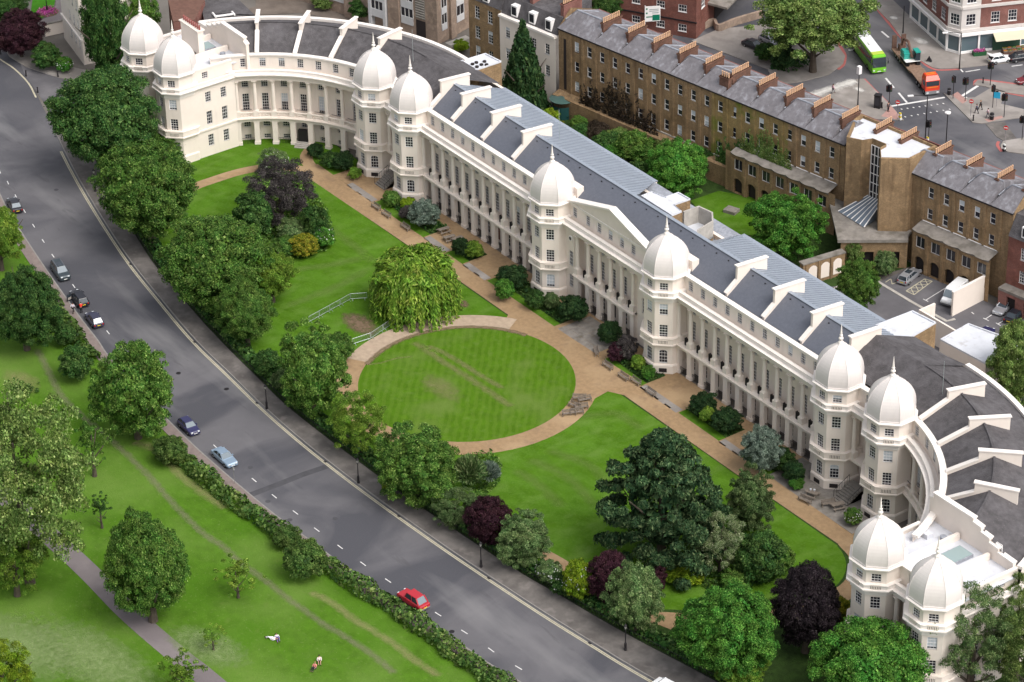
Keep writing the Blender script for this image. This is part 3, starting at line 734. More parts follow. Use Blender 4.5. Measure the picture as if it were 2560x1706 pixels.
# pediment over the centre
PX0, PX1, PXA, PZA = -9.8, 8.6, -.3, 18.1
mb = MB()
front = [(PX0, 15.37), (PX1, 15.37), (PXA, PZA)]
mb.add([(x, .72, z) for x, z in front]+[(x, 1.5, z) for x, z in front], [(0, 1, 2), (5, 4, 3), (0, 2, 5, 3), (2, 1, 4, 5)])
mb.build('pediment', STUCCO, TER)
mb = MB()
for xa, za, xb, zb in ((PX0-.3, 15.37, PXA, PZA+.05), (PXA, PZA+.05, PX1+.3, 15.37)):
    for y0, y1, h in ((.38, 1.6, .30),):
        A = [(xa, y0, za), (xb, y0, zb), (xb, y1, zb), (xa, y1, za)]
        mb.add(A+[(p[0], p[1], p[2]+h) for p in A], [(4, 5, 6, 7), (0, 1, 5, 4), (2, 3, 7, 6), (0, 3, 7, 4), (1, 2, 6, 5), (3, 2, 1, 0)])
mb.build('raking_cornice', COPING, TER)

# ---------------------------------------------------------------- towers
TW = {'D1': (-92.38, -22.19), 'D2': (-82.36, -22.19), 'D3': (-59.56, .03), 'D4': (-49.52, .03), 'D5': (-13.24, 0), 'D6': (13.24, 0), 'D7': (49.52, .03), 'D8': (59.56, .03), 'D9': (82.36, -22.19), 'D10': (92.38, -22.19)}
ANG0 = PI/8
domeM = None
LV = ((2.55-.9, 2.1, 4, True), (6.57-1.25, 2.5, 6, False), (10.28-.87, 1.75, 4, False), (13.9-.58, 1.16, 3, False))
def tower(cx, cy, faces):
    global domeM, finM, eavM
    ap = 2.95
    mb = MB()
    for k in range(8):
        a = k*PI/4; n = (math.cos(a), math.sin(a)); t = (-n[1], n[0])
        p = St((cx+n[0]*ap, cy+n[1]*ap), t); assert abs(p.n[0]-n[0]) < 1e-6
        hw = ap*math.tan(PI/8)
        ops = [(0, z, 1.22, h) for z, h, _, _ in LV] if k in faces else []
        panelwall(mb, p, -hw, hw, 0, 15.02, 0, ops)
        if k in faces:
            for z, h, nz, ar in LV: window(p, 0, 0, z, 1.22, h, 3, nz, ar)
            for z in (5.05, 12.62): put('balustrade', SLOT, TER, p.P(0, .46, z+.02), p.rz(0))
            o = MB().b2(-.55, -.05, 0, .55, 0, .6).build('basement_window', DARK, TER); o.location = p.P(0, .26, .35); o.rotation_euler.z = p.rz(0)
    mb.build('tower_wall', STUCCO, TER)
    m = MB()
    m.lathe([(2.9, 0), (3.2, .001), (3.2, 1.3), (3.08, 1.48), (2.9, 1.481)], 8, (cx, cy), ANG0, True)
    m.build('plinth', STUCCO, TER)
    m = MB(); m.lathe([(2.9, 4.55), (3.12, 4.6), (3.5, 4.72), (3.5, 4.88), (3.4, 4.95), (3.4, 5.72), (3.46, 5.73), (3.46, 5.88), (2.9, 5.89)], 8, (cx, cy), ANG0, True); m.build('band_course', STUCCO, TER)
    m = MB(); m.lathe([(2.9, 11.4), (3.1, 11.5), (3.1, 12.1), (3.3, 12.2), (3.62, 12.36), (3.62, 12.54), (3.4, 12.56), (3.4, 13.02), (3.46, 13.03), (3.46, 13.16), (2.9, 13.17)], 8, (cx, cy), ANG0, True); m.build('cornice', COPING, TER)
    if domeM is None:
        pr = []
        for i in range(15):
            t = i/14; t = t*(1.35-.35*t); z = 15.42+5.1*t
            r = 3.07*(1-t**2.6)**.85 if t < 1 else 0
            pr.append((max(r, .3), z))
        pr = [(3.12, 15.38)]+[(3.12, 15.62), (3.05, 15.63)]+[(r*(1-.0), z+.22) for r, z in pr[1:]]
        pr2 = []
        for (r, z), (r2, z2) in zip(pr, pr[1:]):
            pr2 += [(r, z)]
        pr2.append(pr[-1])
        d = MB(); d.lathe(pr2, 8, (0, 0), ANG0, True)
        for k in range(8):       # rolls on the hips
            a = ANG0+k*PI/4; q = 1/math.cos(PI/8)
            d.tube([(r*q*math.cos(a), r*q*math.sin(a), z) for r, z in pr2[2:]], .05, 5)
        domeM = d.mesh('dome', DOME)
        f = MB(); f.lathe([(.34, 20.55), (.40, 20.75), (.30, 20.9), (.16, 20.98), (.16, 21.15), (.30, 21.25), (.33, 21.38), (.26, 21.52), (.14, 21.58), (.12, 21.68), (.22, 21.76), (.22, 21.88), (.14, 21.95), (.15, 22.1), (.02, 23.5)], 10)
        finM = f.mesh('finial', COPING)
        e = MB(); e.lathe([(2.9, 14.95), (3.05, 15.0), (3.15, 15.12), (3.38, 15.2), (3.40, 15.36), (3.1, 15.4)], 8, (0, 0), ANG0, True); eavM = e.mesh('eaves', COPING)
    d = put('dome', domeM, TER, (cx, cy, 0)); put('finial', finM, d); put('eaves', eavM, TER, (cx, cy, 0))
FC = {'D1': (6, 7), 'D2': (6, 7), 'D3': (6, 7), 'D4': (6, 7), 'D5': (6, 7), 'D6': (6, 7), 'D7': (6, 7), 'D8': (6, 7), 'D9': (6, 7), 'D10': (6, 7)}
for k, (x, y) in TW.items(): tower(x, y, FC[k])

# ---------------------------------------------------------------- curved wings and end pavilions
WC = (57., -24.3)
for s in (-1, 1):
    A = Ar((s*WC[0], WC[1]), 25.4, s)
    ang = [R(14.4+6.6*k) for k in range(9)]
    bays = [a*25.4 for a in ang]; st = R(3.3)*25.4
    cols = [bays[0]-st]+[b+st for b in bays]
    colonnade(A, cols, bays, -1.35, True, R(6)*25.4, R(71.5)*25.4)
    A0 = Ar((s*WC[0], WC[1]), 25.3, s); k = 25.3
    upper(A0, R(5)*k, R(72)*k, [a*k for a in ang])
    # roofs
    def wpt(a, r, z): return (s*WC[0]+s*r*math.sin(a), WC[1]+r*math.cos(a), z)
    lim = lambda r: math.acos((-10.9-WC[1])/r)      # the roofs stop at the stepped wall
    def sweep(r0, z0, r1, z1, a0, a1, n):
        m = MB()
        for i in range(n):
            t0, t1 = i/n, (i+1)/n
            m.quad(wpt(lim(r0)*t0, r0, z0), wpt(lim(r0)*t1, r0, z0), wpt(lim(r1)*t1, r1, z1), wpt(lim(r1)*t0, r1, z1))
        return m
    a0, a1 = R(0), R(71)
    m = sweep(26.6, 14.9, 32.4, 17.9, a0, a1, 26)
    x0, x1 = s*47.3, s*57.0
    m.quad((x0, WC[1]+26.6, 14.9), (x1, WC[1]+26.6, 14.9), (x1, WC[1]+32.4, 17.9), (x0, WC[1]+32.4, 17.9)); m.build('slate_roof', OLDSLATE, TER)
    m = sweep(32.4, 17.9, 39.4, 15.0, a0, a1, 26); m.quad((x0, WC[1]+32.4, 17.9), (x1, WC[1]+32.4, 17.9), (x1, WC[1]+39.4, 15.0), (x0, WC[1]+39.4, 15.0)); m.build('slate_roof', OLDSLATE, TER)
    m = MB()
    for i in range(26):
        p, q = lim(32.4)*i/26, lim(32.4)*(i+1)/26
        for ra, rb, za, zb in ((32.25, 32.55, 17.93, 17.98),): m.quad(wpt(p, ra, zb), wpt(q, ra, zb), wpt(q, rb, zb), wpt(p, rb, zb))
    m.build('ridge', OLDSLATE, TER)
    B = Ar((s*WC[0], WC[1]), 40.0, s); m = MB(); panelwall(m, B, 0, R(70)*40, 0, 15.0, 0, [(R(a)*40, z, 1.0, 1.7) for a in range(38, 70, 6) for z in (9.5, 13.0)] if s > 0 else []); m.build('rear_wall', STUCCO, TER)
    if s > 0:
        Bo = Ar((WC[0], WC[1]), 40.0, 1)
        for a in range(38, 70, 6):
            for z in (9.5, 13.0):
                o = put('window', win_meshes(1.0, 1.7, 3, 4)[0], TER, Bo.P(R(a)*40, -.12, z), Bo.rz(R(a)*40)+PI); put('pane', win_meshes(1.0, 1.7, 3, 4)[1], o)
    m = MB(); mould(m, B, 0, R(70)*40, [(-.1, 15.0), (.6, 15.0), (.6, 15.42), (-.1, 15.42)]); m.build('rear_parapet', COPING, TER); m = MB(); mould(m, B, 0, R(70)*40, rect(-.35, -.002, 12.3, 12.5)); m.build('string_course', COPING, TER)
    # fire walls across the roof
    for dg in ((13.5, 26.5, 40.0, 53.5) if s > 0 else (16.5, 29.9, 42.8, 55.8)):
        a = R(dg); nx, ny = s*math.sin(a), math.cos(a); t = (ny, -nx); m = MB()
        prof = [(26.7, 14.7), (26.7, 15.4), (30.5, 17.35), (30.55, 18.65), (35.8, 18.35), (35.8, 15.8), (32.4, 17.0)]
        vs = []
        for q in (-.22, .22): vs += [(s*WC[0]+r*nx+t[0]*q, WC[1]+r*ny+t[1]*q, z) for r, z in prof]
        n = len(prof); m.add(vs, [tuple(range(n)), tuple(range(2*n-1, n-1, -1))]+[(i, (i+1) % n, n+(i+1) % n, n+i) for i in range(n)])
        fw = m.build('fire_wall', STUCCO, TER); m = MB()
        for (r0, z0), (r1, z1) in (((26.6, 15.4), (30.5, 17.35)), ((30.4, 18.67), (35.95, 18.37))):
            A_ = [(s*WC[0]+r*nx+t[0]*q, WC[1]+r*ny+t[1]*q, z) for r, z, q in ((r0, z0, -.34), (r1, z1, -.34), (r1, z1, .34), (r0, z0, .34))]
            m.add(A_+[(p[0], p[1], p[2]+.16) for p in A_], [(4, 5, 6, 7), (0, 1, 5, 4), (1, 2, 6, 5), (2, 3, 7, 6), (3, 0, 4, 7)])
        m.build('coping', COPING, fw)
    # end pavilion
    xi, xo = s*79.4, s*95.3
    lo, hi = min(xi, xo), max(xi, xo)
    def side(x, out): return St((x, -10.6), (0, 1)) if out > 0 else St((x, -10.6), (0, -1))
    # inner return (faces the garden) and outer side
    for x, o_, wins in ((xi, -s, True), (s*94.6, s, True)):
        p = side(x, o_); tt = p.t[1]
        ys = (-18.4, -15.6) if abs(x) < 90 else (-13.2, -17.2)
        ops = [((y+10.6)*tt, z, 1.0, h) for y in ys for z, h in ((1.7, 2.0), (5.5, 2.3), (9.4, 1.75))]
        ua, ub = sorted(((-22.5+10.6)*tt, (-13.5+10.6)*tt if abs(x) < 90 else 0))
        m = MB(); panelwall(m, p, ua, ub, 0, 12.21, 0, ops); m.build('wall', STUCCO, TER)
        for u, z, w_, h in ops: window(p, u, 0, z, w_, h, 3, 4, blind=0)
        m = MB(); mould(m, p, ua, ub, rect(-.2, .2, 4.6, 4.9)); m.build('band_course', STUCCO, TER); m = MB(); mould(m, p, ua, ub, [(-.3, 12.2), (.3, 12.2), (.55, 12.38), (.55, 12.55), (-.3, 12.55)])
        mould(m, p, ua, ub, rect(.1, .42, 12.552, 13.15)); m.build('cornice', COPING, TER)
        d = -.5; m = MB(); aw = [((ys[0]+10.6)*tt, 13.3, 1.05, 1.1)]
        panelwall(m, p, ua, ub, 12.5, 14.9, d, aw); m.build('attic_wall', STUCCO, TER)
        for u, z, w_, h in aw: window(p, u, d, z, w_, h, 3, 3, blind=0)
        m = MB(); mould(m, p, ua, ub, rect(d-.35, d+.06, 14.9, 15.15)); m.build('coping', COPING, TER)
    p = F; q = St((0, -22.1), (1, 0)); c = s*87.37
    ops = [(c, 5.3, 1.05, 2.9), (c, 9.4, 1.05, 1.5)]
    m = MB(); panelwall(m, q, c-3, c+3, 0, 11.4, -1.6, ops); m.build('wall', STUCCO, TER)
    for o_ in ops: window(q, o_[0], -1.6, o_[1], o_[2], o_[3], 3, 4)
    for v in (-1.35, 1.35): put('column', COLM, TER, q.P(c+v, .12, 4.962))
    m = MB(); mould(m, q, c-2.2, c+2.2, rect(-1.6, .6, 0, 4.96)); m.build('porch', STUCCO, TER)
    m = MB(); mould(m, q, c-2.3, c+2.3, rect(-1.6, .36, 11.352, 12.2)); mould(m, q, c-2.3, c+2.3, [(-.9, 12.2), (.55, 12.2), (.95, 12.38), (.98, 12.55), (-.9, 12.55)]); mould(m, q, c-2.3, c+2.3, rect(-.02, .42, 12.552, 13.17)); m.build('entablature', COPING, TER)
    m = MB(); panelwall(m, q, c-3, c+3, 12.5, 15.0, -.8, [(c, 13.22, 1.02, 1.5)]); m.build('attic_wall', STUCCO, TER); window(q, c, -.8, 13.22, 1.02, 1.5, 3, 4)
    m = MB(); mould(m, q, c-3, c+3, rect(-1.2, -.7, 15.0, 15.2)); m.build('coping', COPING, TER)
    # flat roof with dividing walls, skylight and the stepped wall against the wing
    m = MB(); m.b2(lo+.6, -21.2, 14.1, hi-.8, -11, 14.25); m.build('flat_roof', WHITEROOF, TER)
    for v in (.33, .66):
        x = xi+(xo-xi)*v; MB().b2(x-.22, -20.4, 14.251, x+.22, -11.4, 15.15).build('divider_wall', STUCCO, TER)
    x = xi+(xo-xi)*.5
    k_ = MB().b2(x-1.2, -16.2, 14.251, x+1.2, -12.6, 14.7).build('skylight', LEAD, TER)
    MB().b2(x-1.1, -16.1, 14.701, x+1.1, -12.7, 14.76).build('pane', mat('skylight_glass', (.28, .36, .36), .2, spec=.6), k_)
    MB().b2(xi+s*2.0, -14.6, 14.251, xi+s*3.2, -13.6, 14.9).build('roof_hatch', WHITEROOF, TER)
    MB().lathe([(.45, 14.251), (.45, 14.7), (.3, 14.75)], 12, (xi+s*4.2, -12.9)).build('roof_vent', LEAD, TER)
    prof = [(0, 12.5), (0, 17.2), (.6, 17.5), (.6, 18.1), (7.6, 18.2), (7.6, 17.7), (9.0, 17.6), (9.0, 17.0), (10.5, 16.9), (10.5, 16.3), (12.0, 16.2), (12.0, 15.7), (14.6, 15.6), (14.6, 12.5)]
    vs = [(xi+s*(u-.3), yy, z) for yy in (-11.15, -10.65) for u, z in prof]; n = len(prof); m = MB()
    m.add(vs, [tuple(range(n)), tuple(range(2*n-1, n-1, -1))]+[(i, (i+1) % n, n+(i+1) % n, n+i) for i in range(n)]); g = m.build('stepped_wall', STUCCO, TER)
    m = MB()
    for (u0, z0), (u1, z1) in zip(prof[1:-1], prof[2:]):
        if u1 > u0+.3:
            A_ = [(xi+s*(u-.3), yy, z+.004) for u, z, yy in ((u0-.05, z0, -11.27), (u1+.05, z1, -11.27), (u1+.05, z1, -10.53), (u0-.05, z0, -10.53))]
            m.add(A_+[(p_[0], p_[1], p_[2]+.18) for p_ in A_], [(4, 5, 6, 7), (0, 1, 5, 4), (1, 2, 6, 5), (2, 3, 7, 6), (3, 0, 4, 7)])
    m.build('coping', COPING, g)
    m = MB(); xx = xi+s*11.2
    for v in (0, .9):
        m.tube([(xx+s*v, -10.9, 15.5), (xx+s*v, -10.9, 16.9)], .05, 6)
    m.tube([(xx, -10.9, 16.9), (xx+s*.9, -10.9, 16.9)], .05, 6).tube([(xx, -10.9, 16.3), (xx+s*.9, -10.9, 16.3)], .035, 6); m.build('ladder_rail', FRAME, TER)
    if s < 0:
        ck = MB().b2(-90.5, -16.2, 13, -85.2, -15.2, 18.6).b2(-90.7, -16.4, 18.6, -85, -15, 18.8).build('chimney', STUCCO, TER)
        pm = MB().lathe([(.16, 0), (.13, .7), (.16, .75)], 8).mesh('pot', mat('red_pot', (.30, .10, .09), .8))
        for k in range(9): put('pot', pm, ck, (-90.2+k*.6, -15.7, 18.801))

A = Ar((-WC[0], WC[1]), 25.4, -1); u = R(40.8)*25.4
o = MB().b2(-.75, -.6, .1, .75, 0, 2.6).build('entrance_door', IRON, TER); o.location = A.P(u, -.45, 0); o.rotation_euler.z = A.rz(u)
m = MB()
for k in range(4): m.b2(-1.1, -1.6+k*.35, 0, 1.1, 0, .14*(k+1))
o = m.build('entrance_steps', STONE, TER); o.location = A.P(u, -.1, .05); o.rotation_euler.z = A.rz(u)
# ---------------------------------------------------------------- straight roofs
YR, ZR = 6.2, 17.9
MB().add([(-47.3, 2.0, 14.9), (47.3, 2.0, 14.9), (47.3, YR, ZR), (-47.3, YR, ZR)], [(0, 1, 2, 3)]).build('slate_roof', SLATE, TER)
MB().add([(-47.3, 1.5, 14.88), (47.3, 1.5, 14.88), (47.3, 2.02, 14.88), (-47.3, 2.02, 14.88)], [(0, 1, 2, 3)]).build('gutter', DARK, TER)
def seam_end(x):       # where the rear metal slope stops at this x
    if x < -9 or x > 15.9: return 15.15
    if x < 0: return 15.15-(x+9)/6.1*7.5
    return None
zr_ = lambda y: ZR-(y-YR)*3.7/9.0
MB().add([(-47.3, YR, ZR), (-2.2, YR, ZR), (-2.9, 7.7, zr_(7.7)), (-9, 15.2, zr_(15.2)), (-47.3, 15.2, zr_(15.2))], [(0, 1, 2, 3, 4)]).build('metal_roof', ZINC, TER)
MB().add([(15.9, YR, ZR), (47.3, YR, ZR), (47.3, 15.2, zr_(15.2)), (10.8, 15.2, zr_(15.2)), (10.6, 6.6, 15.4)], [(0, 1, 2, 3), (0, 3, 4)]).build('metal_roof', ZINC, TER)
m = MB(); i = 0; x = -47
while x < 47.2:
    y1 = seam_end(x) if (x < -3.2 or x > 10.9) else None
    if x > 10.9 and x < 15.9: y0 = YR+(15.9-x)/5.1*8.6+.1; y1 = 15.15
    else: y0 = YR+.1
    if y1 and y1 > y0+.3:
        za, zb_ = zr_(y0), zr_(y1)
        m.add([(x-.05, y0, za-.03), (x+.05, y0, za-.03), (x+.05, y1, zb_-.03), (x-.05, y1, zb_-.03), (x-.05, y0, za+.06), (x+.05, y0, za+.06), (x+.05, y1, zb_+.06), (x-.05, y1, zb_+.06)], [(4, 5, 6, 7), (0, 1, 5, 4), (1, 2, 6, 5), (3, 0, 4, 7), (2, 3, 7, 6)])
    x += .72
m.build('standing_seams', SEAM, TER, kind='stuff')
MB().b2(-47.3, YR-.2, ZR+.0, 47.3, YR+.35, ZR+.07).build('ridge', ZINC, TER)
for xa, xb, yy in ((-62, -9, 15.2), (10.8, 62, 15.2), (-9, 10.8, 12.4)): MB().b2(xa, yy, 0, xb, yy+.5, 14.15).build('rear_wall', STUCCO, TER)
MB().add([(-2.2, YR+.02, 12), (15.9, YR+.02, 12), (15.9, YR+.02, ZR), (-2.2, YR+.02, ZR)], [(0, 1, 2, 3)]).build('ridge_wall', LEAD, TER)
MB().add([(-9, 15.2, 14.2), (-9, 7, 12), (10.8, 7, 12), (10.8, 15.2, 14.2)], [(0, 1, 2, 3)]).build('flat_roof', LEAD, TER)
MB().b2(-47.3, 15.15, 14.05, -9, 15.85, 14.17).build('gutter', ZINC, TER); MB().b2(10.8, 15.15, 14.05, 47.3, 15.85, 14.17).build('gutter', ZINC, TER)
vm = MB().b2(-.09, -.07, 0, .09, .07, .12).mesh('roof_vent', IRON)
for i in range(36):
    x = -45.6+2.62*i; put('roof_vent', vm, TER, (x, 5.55, 17.44))
for x in (-47.0, -41.4, -33.6, -25.8, 23.8, 31.7, 39.5, 47.2):
    end = abs(x) > 46
    prof = [(2.0, 14.7), (2.0, 15.45), (3.75, 16.75), (3.8, 19.0), (9.0, 18.6), (9.0, 16.2), (6.2, 17.0)]
    vs = [(x+q, y, z) for q in (-.2, .2) for y, z in prof]; n = len(prof); m = MB()
    m.add(vs, [tuple(range(n)), tuple(range(2*n-1, n-1, -1))]+[(i, (i+1) % n, n+(i+1) % n, n+i) for i in range(n)]); fw = m.build('fire_wall', STUCCO, TER); m = MB()
    for (y0, z0), (y1, z1) in (((1.85, 15.4), (3.75, 16.8)), ((3.6, 19.02), (9.15, 18.62))):
        A_ = [(x-.33, y0, z0), (x+.33, y0, z0), (x+.33, y1, z1), (x-.33, y1, z1)]
        m.add(A_+[(p[0], p[1], p[2]+.16) for p in A_], [(4, 5, 6, 7), (0, 1, 5, 4), (1, 2, 6, 5), (2, 3, 7, 6), (3, 0, 4, 7)])
    m.build('coping', COPING, fw)
for cx in (-13.24, 13.24):      # dormer cheeks behind the middle domes
    MB().b2(cx+.6, 2.3, 13.5, cx+2.8, 3.5, 16.7).build('access_housing', STUCCO, TER)
# flat roofed rear blocks
def block(name, pts, z0, z1, wm, rm, par=70, edge=.25):
    m = MB(); m.prism(pts, z0, z1); b = m.build(name, wm, TER)
    c = Vector((sum(p[0] for p in pts)/len(pts), sum(p[1] for p in pts)/len(pts)))
    inn = [tuple(c+(Vector(p)-c)*.94) for p in pts]; m = MB(); n = len(pts)
    for i in range(n):
        j = (i+1) % n
        for a, bq, z, zz in ((pts[i], pts[j], z1, z1+.25),):
            m.add([L3(pts[i], z1), L3(pts[j], z1), L3(inn[j], z1), L3(inn[i], z1), L3(pts[i], z1+edge), L3(pts[j], z1+edge), L3(inn[j], z1+edge), L3(inn[i], z1+edge)], [(4, 5, 6, 7), (0, 1, 5, 4), (3, 2, 6, 7)])
    m.build('roof_edge', rm, TER)
    MB().add([L3(p, z1+.06) for p in inn], [tuple(range(n))]).build('flat_roof', rm, TER)
    return b
bx = block('rear_block', [(-57.4,12.0,15)[:2],(-53.3,11.8,15)[:2],(-53.3,19.5,15)[:2],(-57.2,19.2,15)[:2]], 0, 15, BRICK, WHITEROOF)
for p in ((-54.7,13.9,15),(-55.3,15.4,15),(-55.4,16.2,15),(-54.1,15.4,15),(-54.3,16.4,15),(-54.9,17.4,15),(-53.8,17.0,15)):
    MB().lathe([(.3, 15.06), (.3, 15.3), (.2, 15.34)], 8, p[:2]).build('roof_vent', DARK, TER)
block('rear_block', [(42.1,12.4,15)[:2],(47.7,11.9,15)[:2],(46.5,19.6,15)[:2],(42.3,19.2,15)[:2]], 0, 15, BRICK, WHITEROOF)
block('rear_block', [(-2.5,7.7,17.2)[:2],(4.7,7.6,17.2)[:2],(4.6,9.5,17.2)[:2],(2.4,9.8,17.2)[:2],(2.5,12.7,17.2)[:2],(-0.1,12.6,17.2)[:2],(-0.1,10.3,17.2)[:2],(-2.6,9.7,17.2)[:2]], 0, 17.0, BRICK, WHITEROOF)
oc = [(5.1,7.6,17.2)[:2],(4.7,9.6,17.2)[:2],(4.8,12.4,17.2)[:2],(7.5,12.8,17.2)[:2],(9.6,11.2,17.2)[:2],(10.4,7.6,17.2)[:2]]
block('rear_bay', oc, 0, 14.6, BRICK, WHITEROOF)
m = MB(); n = len(oc); c = Vector((sum(p[0] for p in oc)/n, sum(p[1] for p in oc)/n)); inn = [tuple(c+(Vector(p)-c)*.9) for p in oc]
for i in (1, 2, 3, 4):
    j = (i+1) % n; m.add([L3(oc[i], 14.5), L3(oc[j], 14.5), L3(inn[j], 14.5), L3(inn[i], 14.5), L3(oc[i], 17.2), L3(oc[j], 17.2), L3(inn[j], 17.2), L3(inn[i], 17.2)], [(4, 5, 6, 7), (0, 1, 5, 4), (3, 2, 6, 7)])
m.build('bay_parapet', STONE, TER)
# low flat roof and white yard walls at the right rear
block('rear_block', [(39.3,27.5,6)[:2],(47.8,28.1,6)[:2],(46.9,35.8,6)[:2],(38.5,33.5,6)[:2]], 0, 6, STUCCO, WHITEROOF)
MB().add([(47.3, 15.2, 14.2), (57, 15.7, 15.0), (57, 8.1, 17.9), (47.3, 8.1, 17.9)], [(0, 1, 2, 3)]).build('slate_roof', OLDSLATE, TER)

# ================================================================= OTHER BUILDINGS
def sash(path, u, d, z, w_, h, parent, nx=1, nz=2, blind=None, rec=.1):
    return window(path, u, d, z, w_, h, nx, nz, False, blind, parent, rec)
POTM = MB().lathe([(.14, 0), (.12, .1), (.10, .62), (.135, .7), (.135, .8), (.08, .805)], 8).mesh('pot', POT)
def stack(parent, c, along, ln, wd, z0, z1, npots, bm):
    """chimney stack with a row of pots; along: unit vector of its long side"""
    a = math.atan2(along[1], along[0])
    m = MB(); m.box((c[0], c[1], (z0+z1)/2), (ln, wd, z1-z0), a); m.box((c[0], c[1], z1-.12), (ln+.2, wd+.2, .24), a)
    o = m.build('chimney', bm, parent)
    for i in range(npots):
        t = (i+.5)/npots-.5; put('pot', POTM, o, (c[0]+along[0]*ln*t*.94, c[1]+along[1]*ln*t*.94, z1))
    return o

# ---------------------------------------------------------------- long brick terrace
BT = thing('brick_terrace', 'long yellow brick terrace with grey slate roofs and rows of orange chimney pots', 'terrace')
BU = (math.cos(R(9.5)), math.sin(R(9.5))); BF = St((-54.8, 35.2), BU)
back = (-BF.n[0], -BF.n[1])
LW = [2.77*k for k in range(20)]; RW = [71.3+2.79*k for k in range(5)]
ZE = 14.6
def brick_front(us, ua, ub, rows, mt):
    ops = [(u, z, .95, 1.75) for u in us for z in rows]
    m = MB(); panelwall(m, BF, ua, ub, 0, ZE, 0, ops, .15); m.build('wall', mt, BT)
    for o in ops: sash(BF, o[0], 0, o[1], o[2], o[3], BT, blind=WR.choice((0, 0, 0, 0, 0, .5, .9)), rec=.1)
r3 = (11.5, 8.0, 4.5); r2 = (11.5, 8.0)
brick_front([u for u in LW if u < 29], -4, 29.1, r3, BRICK)
brick_front([u for u in LW if 29 < u < 33], 29.1, 33.2, r3, BRICK_MOSS)
brick_front([u for u in LW if 33 < u < 44], 33.2, 44.1, r2, BRICK_MOSS)
brick_front([u for u in LW if u > 44], 44.1, 55.2, r2, BRICK)
brick_front(RW, 66, 86, r2, BRICK)
for u in [x-1.385 for x in LW]+[LW[-1]+1.385]+[x-1.395 for x in RW]+[RW[-1]+1.395]:     # flat ribs between the windows
    m = MB(); mould(m, BF, u-.24, u+.24, rect(-.1, .14, 3.5 if u < 33 else 7.6, ZE-.25)); m.build('pilaster', BRICK_MOSS if 29 < u < 44 else BRICK, BT)
m = MB(); mould(m, BF, -4, 55.2, rect(-.2, .3, ZE-.25, ZE)); m.build('eaves_gutter', IRON, BT)
m = MB(); mould(m, BF, 66, 86, rect(-.2, .3, ZE-.25, ZE)); m.build('eaves_gutter', IRON, BT)
GREYSLATE = mat('grey_slate', (.20, .19, .205), .8, .28, 1.6, bump=.5, bscale=7)
overlay(GREYSLATE, (.34, .34, .37), 1.3, .52, .7, (1, 1, .12), .6)
overlay(GREYSLATE, (.11, .10, .105), .35, .5, .7, amount=.5)
def houses(u_list, lead0=True):
    for a, b in zip(u_list, u_list[1:]):
        m = MB(); P = BF.P
        E0, E1 = P(a, .3, ZE), P(b, .3, ZE); Rg0, Rg1 = P(a+1.5, -2.9, 17.1), P(b-.15, -2.9, 17.1); V0 = P(a+.2, -2.9, 15.9)
        B0, B1 = P(a, -9.2, ZE), P(b, -9.2, ZE)
        m.quad(E0, E1, Rg1, Rg0); m.add([E0, Rg0, V0], [(0, 1, 2)]); m.quad(Rg0, Rg1, B1, B0); m.add([V0, Rg0, B0], [(0, 1, 2)]); m.add([Rg1, E1, B1], [(0, 1, 2)])
        m.build('slate_roof', GREYSLATE, BT)
        m = MB()
        m.tube([Rg0, Rg1], .13, 6).tube([V0, Rg0], .12, 6).tube([P(a+.1, -1.5, ZE+.9), V0], .09, 6).tube([Rg0, P(a+1.7, -7.5, 15.3)], .1, 6)
        m.build('lead_ridge', LEAD, BT)
cu = [3.9+5.42*k for k in range(-1, 10)]
houses([-4]+cu[1:]+[55.2]); houses([66, 71.2, 76.6, 82, 86])
for u in cu[1:]: stack(BT, BF.P(u, -3.9, 0)[:2], back, 4.2, .55, 14.8, 17.25, 10, STACKB)
stack(BT, BF.P(30.4, -1.2, 0)[:2], BU, 1.8, .8, 14.6, 17.0, 4, STACKB)
for u in (58.5, 63.2, 69.6, 75.2, 80.8, 85.6): stack(BT, BF.P(u, -4.6, 0)[:2], back, 4.0, .55, 14.2, 17.2, 9, STACKB)
m = MB(); P = BF.P
m.add([P(-4, 0, 0), P(-4, -9.2, 0), P(-4, -9.2, ZE), P(-4, -2.9, 17.05), P(-4, 0, ZE)], [(0, 1, 2, 3, 4)]); m.build('end_wall', BRICK, BT)
m = MB(); m.add([P(86, 0, 0), P(86, -9.2, 0), P(86, -9.2, ZE), P(86, -2.9, 17.05), P(86, 0, ZE)], [(0, 1, 2, 3, 4)]); m.build('end_wall', BRICK, BT)
m = MB(); mould(m, BF, -4, 86, rect(-9.4, -9.2, 0, ZE)); m.build('rear_wall', REDBRICK2, BT)
for u in (-2.6,): MB().add([P(u-.3, .02, 4), P(u+.3, .02, 4), P(u+.3, .02, 13), P(u-.3, .02, 13)], [(0, 1, 2, 3)]).build('stair_window', DARK, BT)
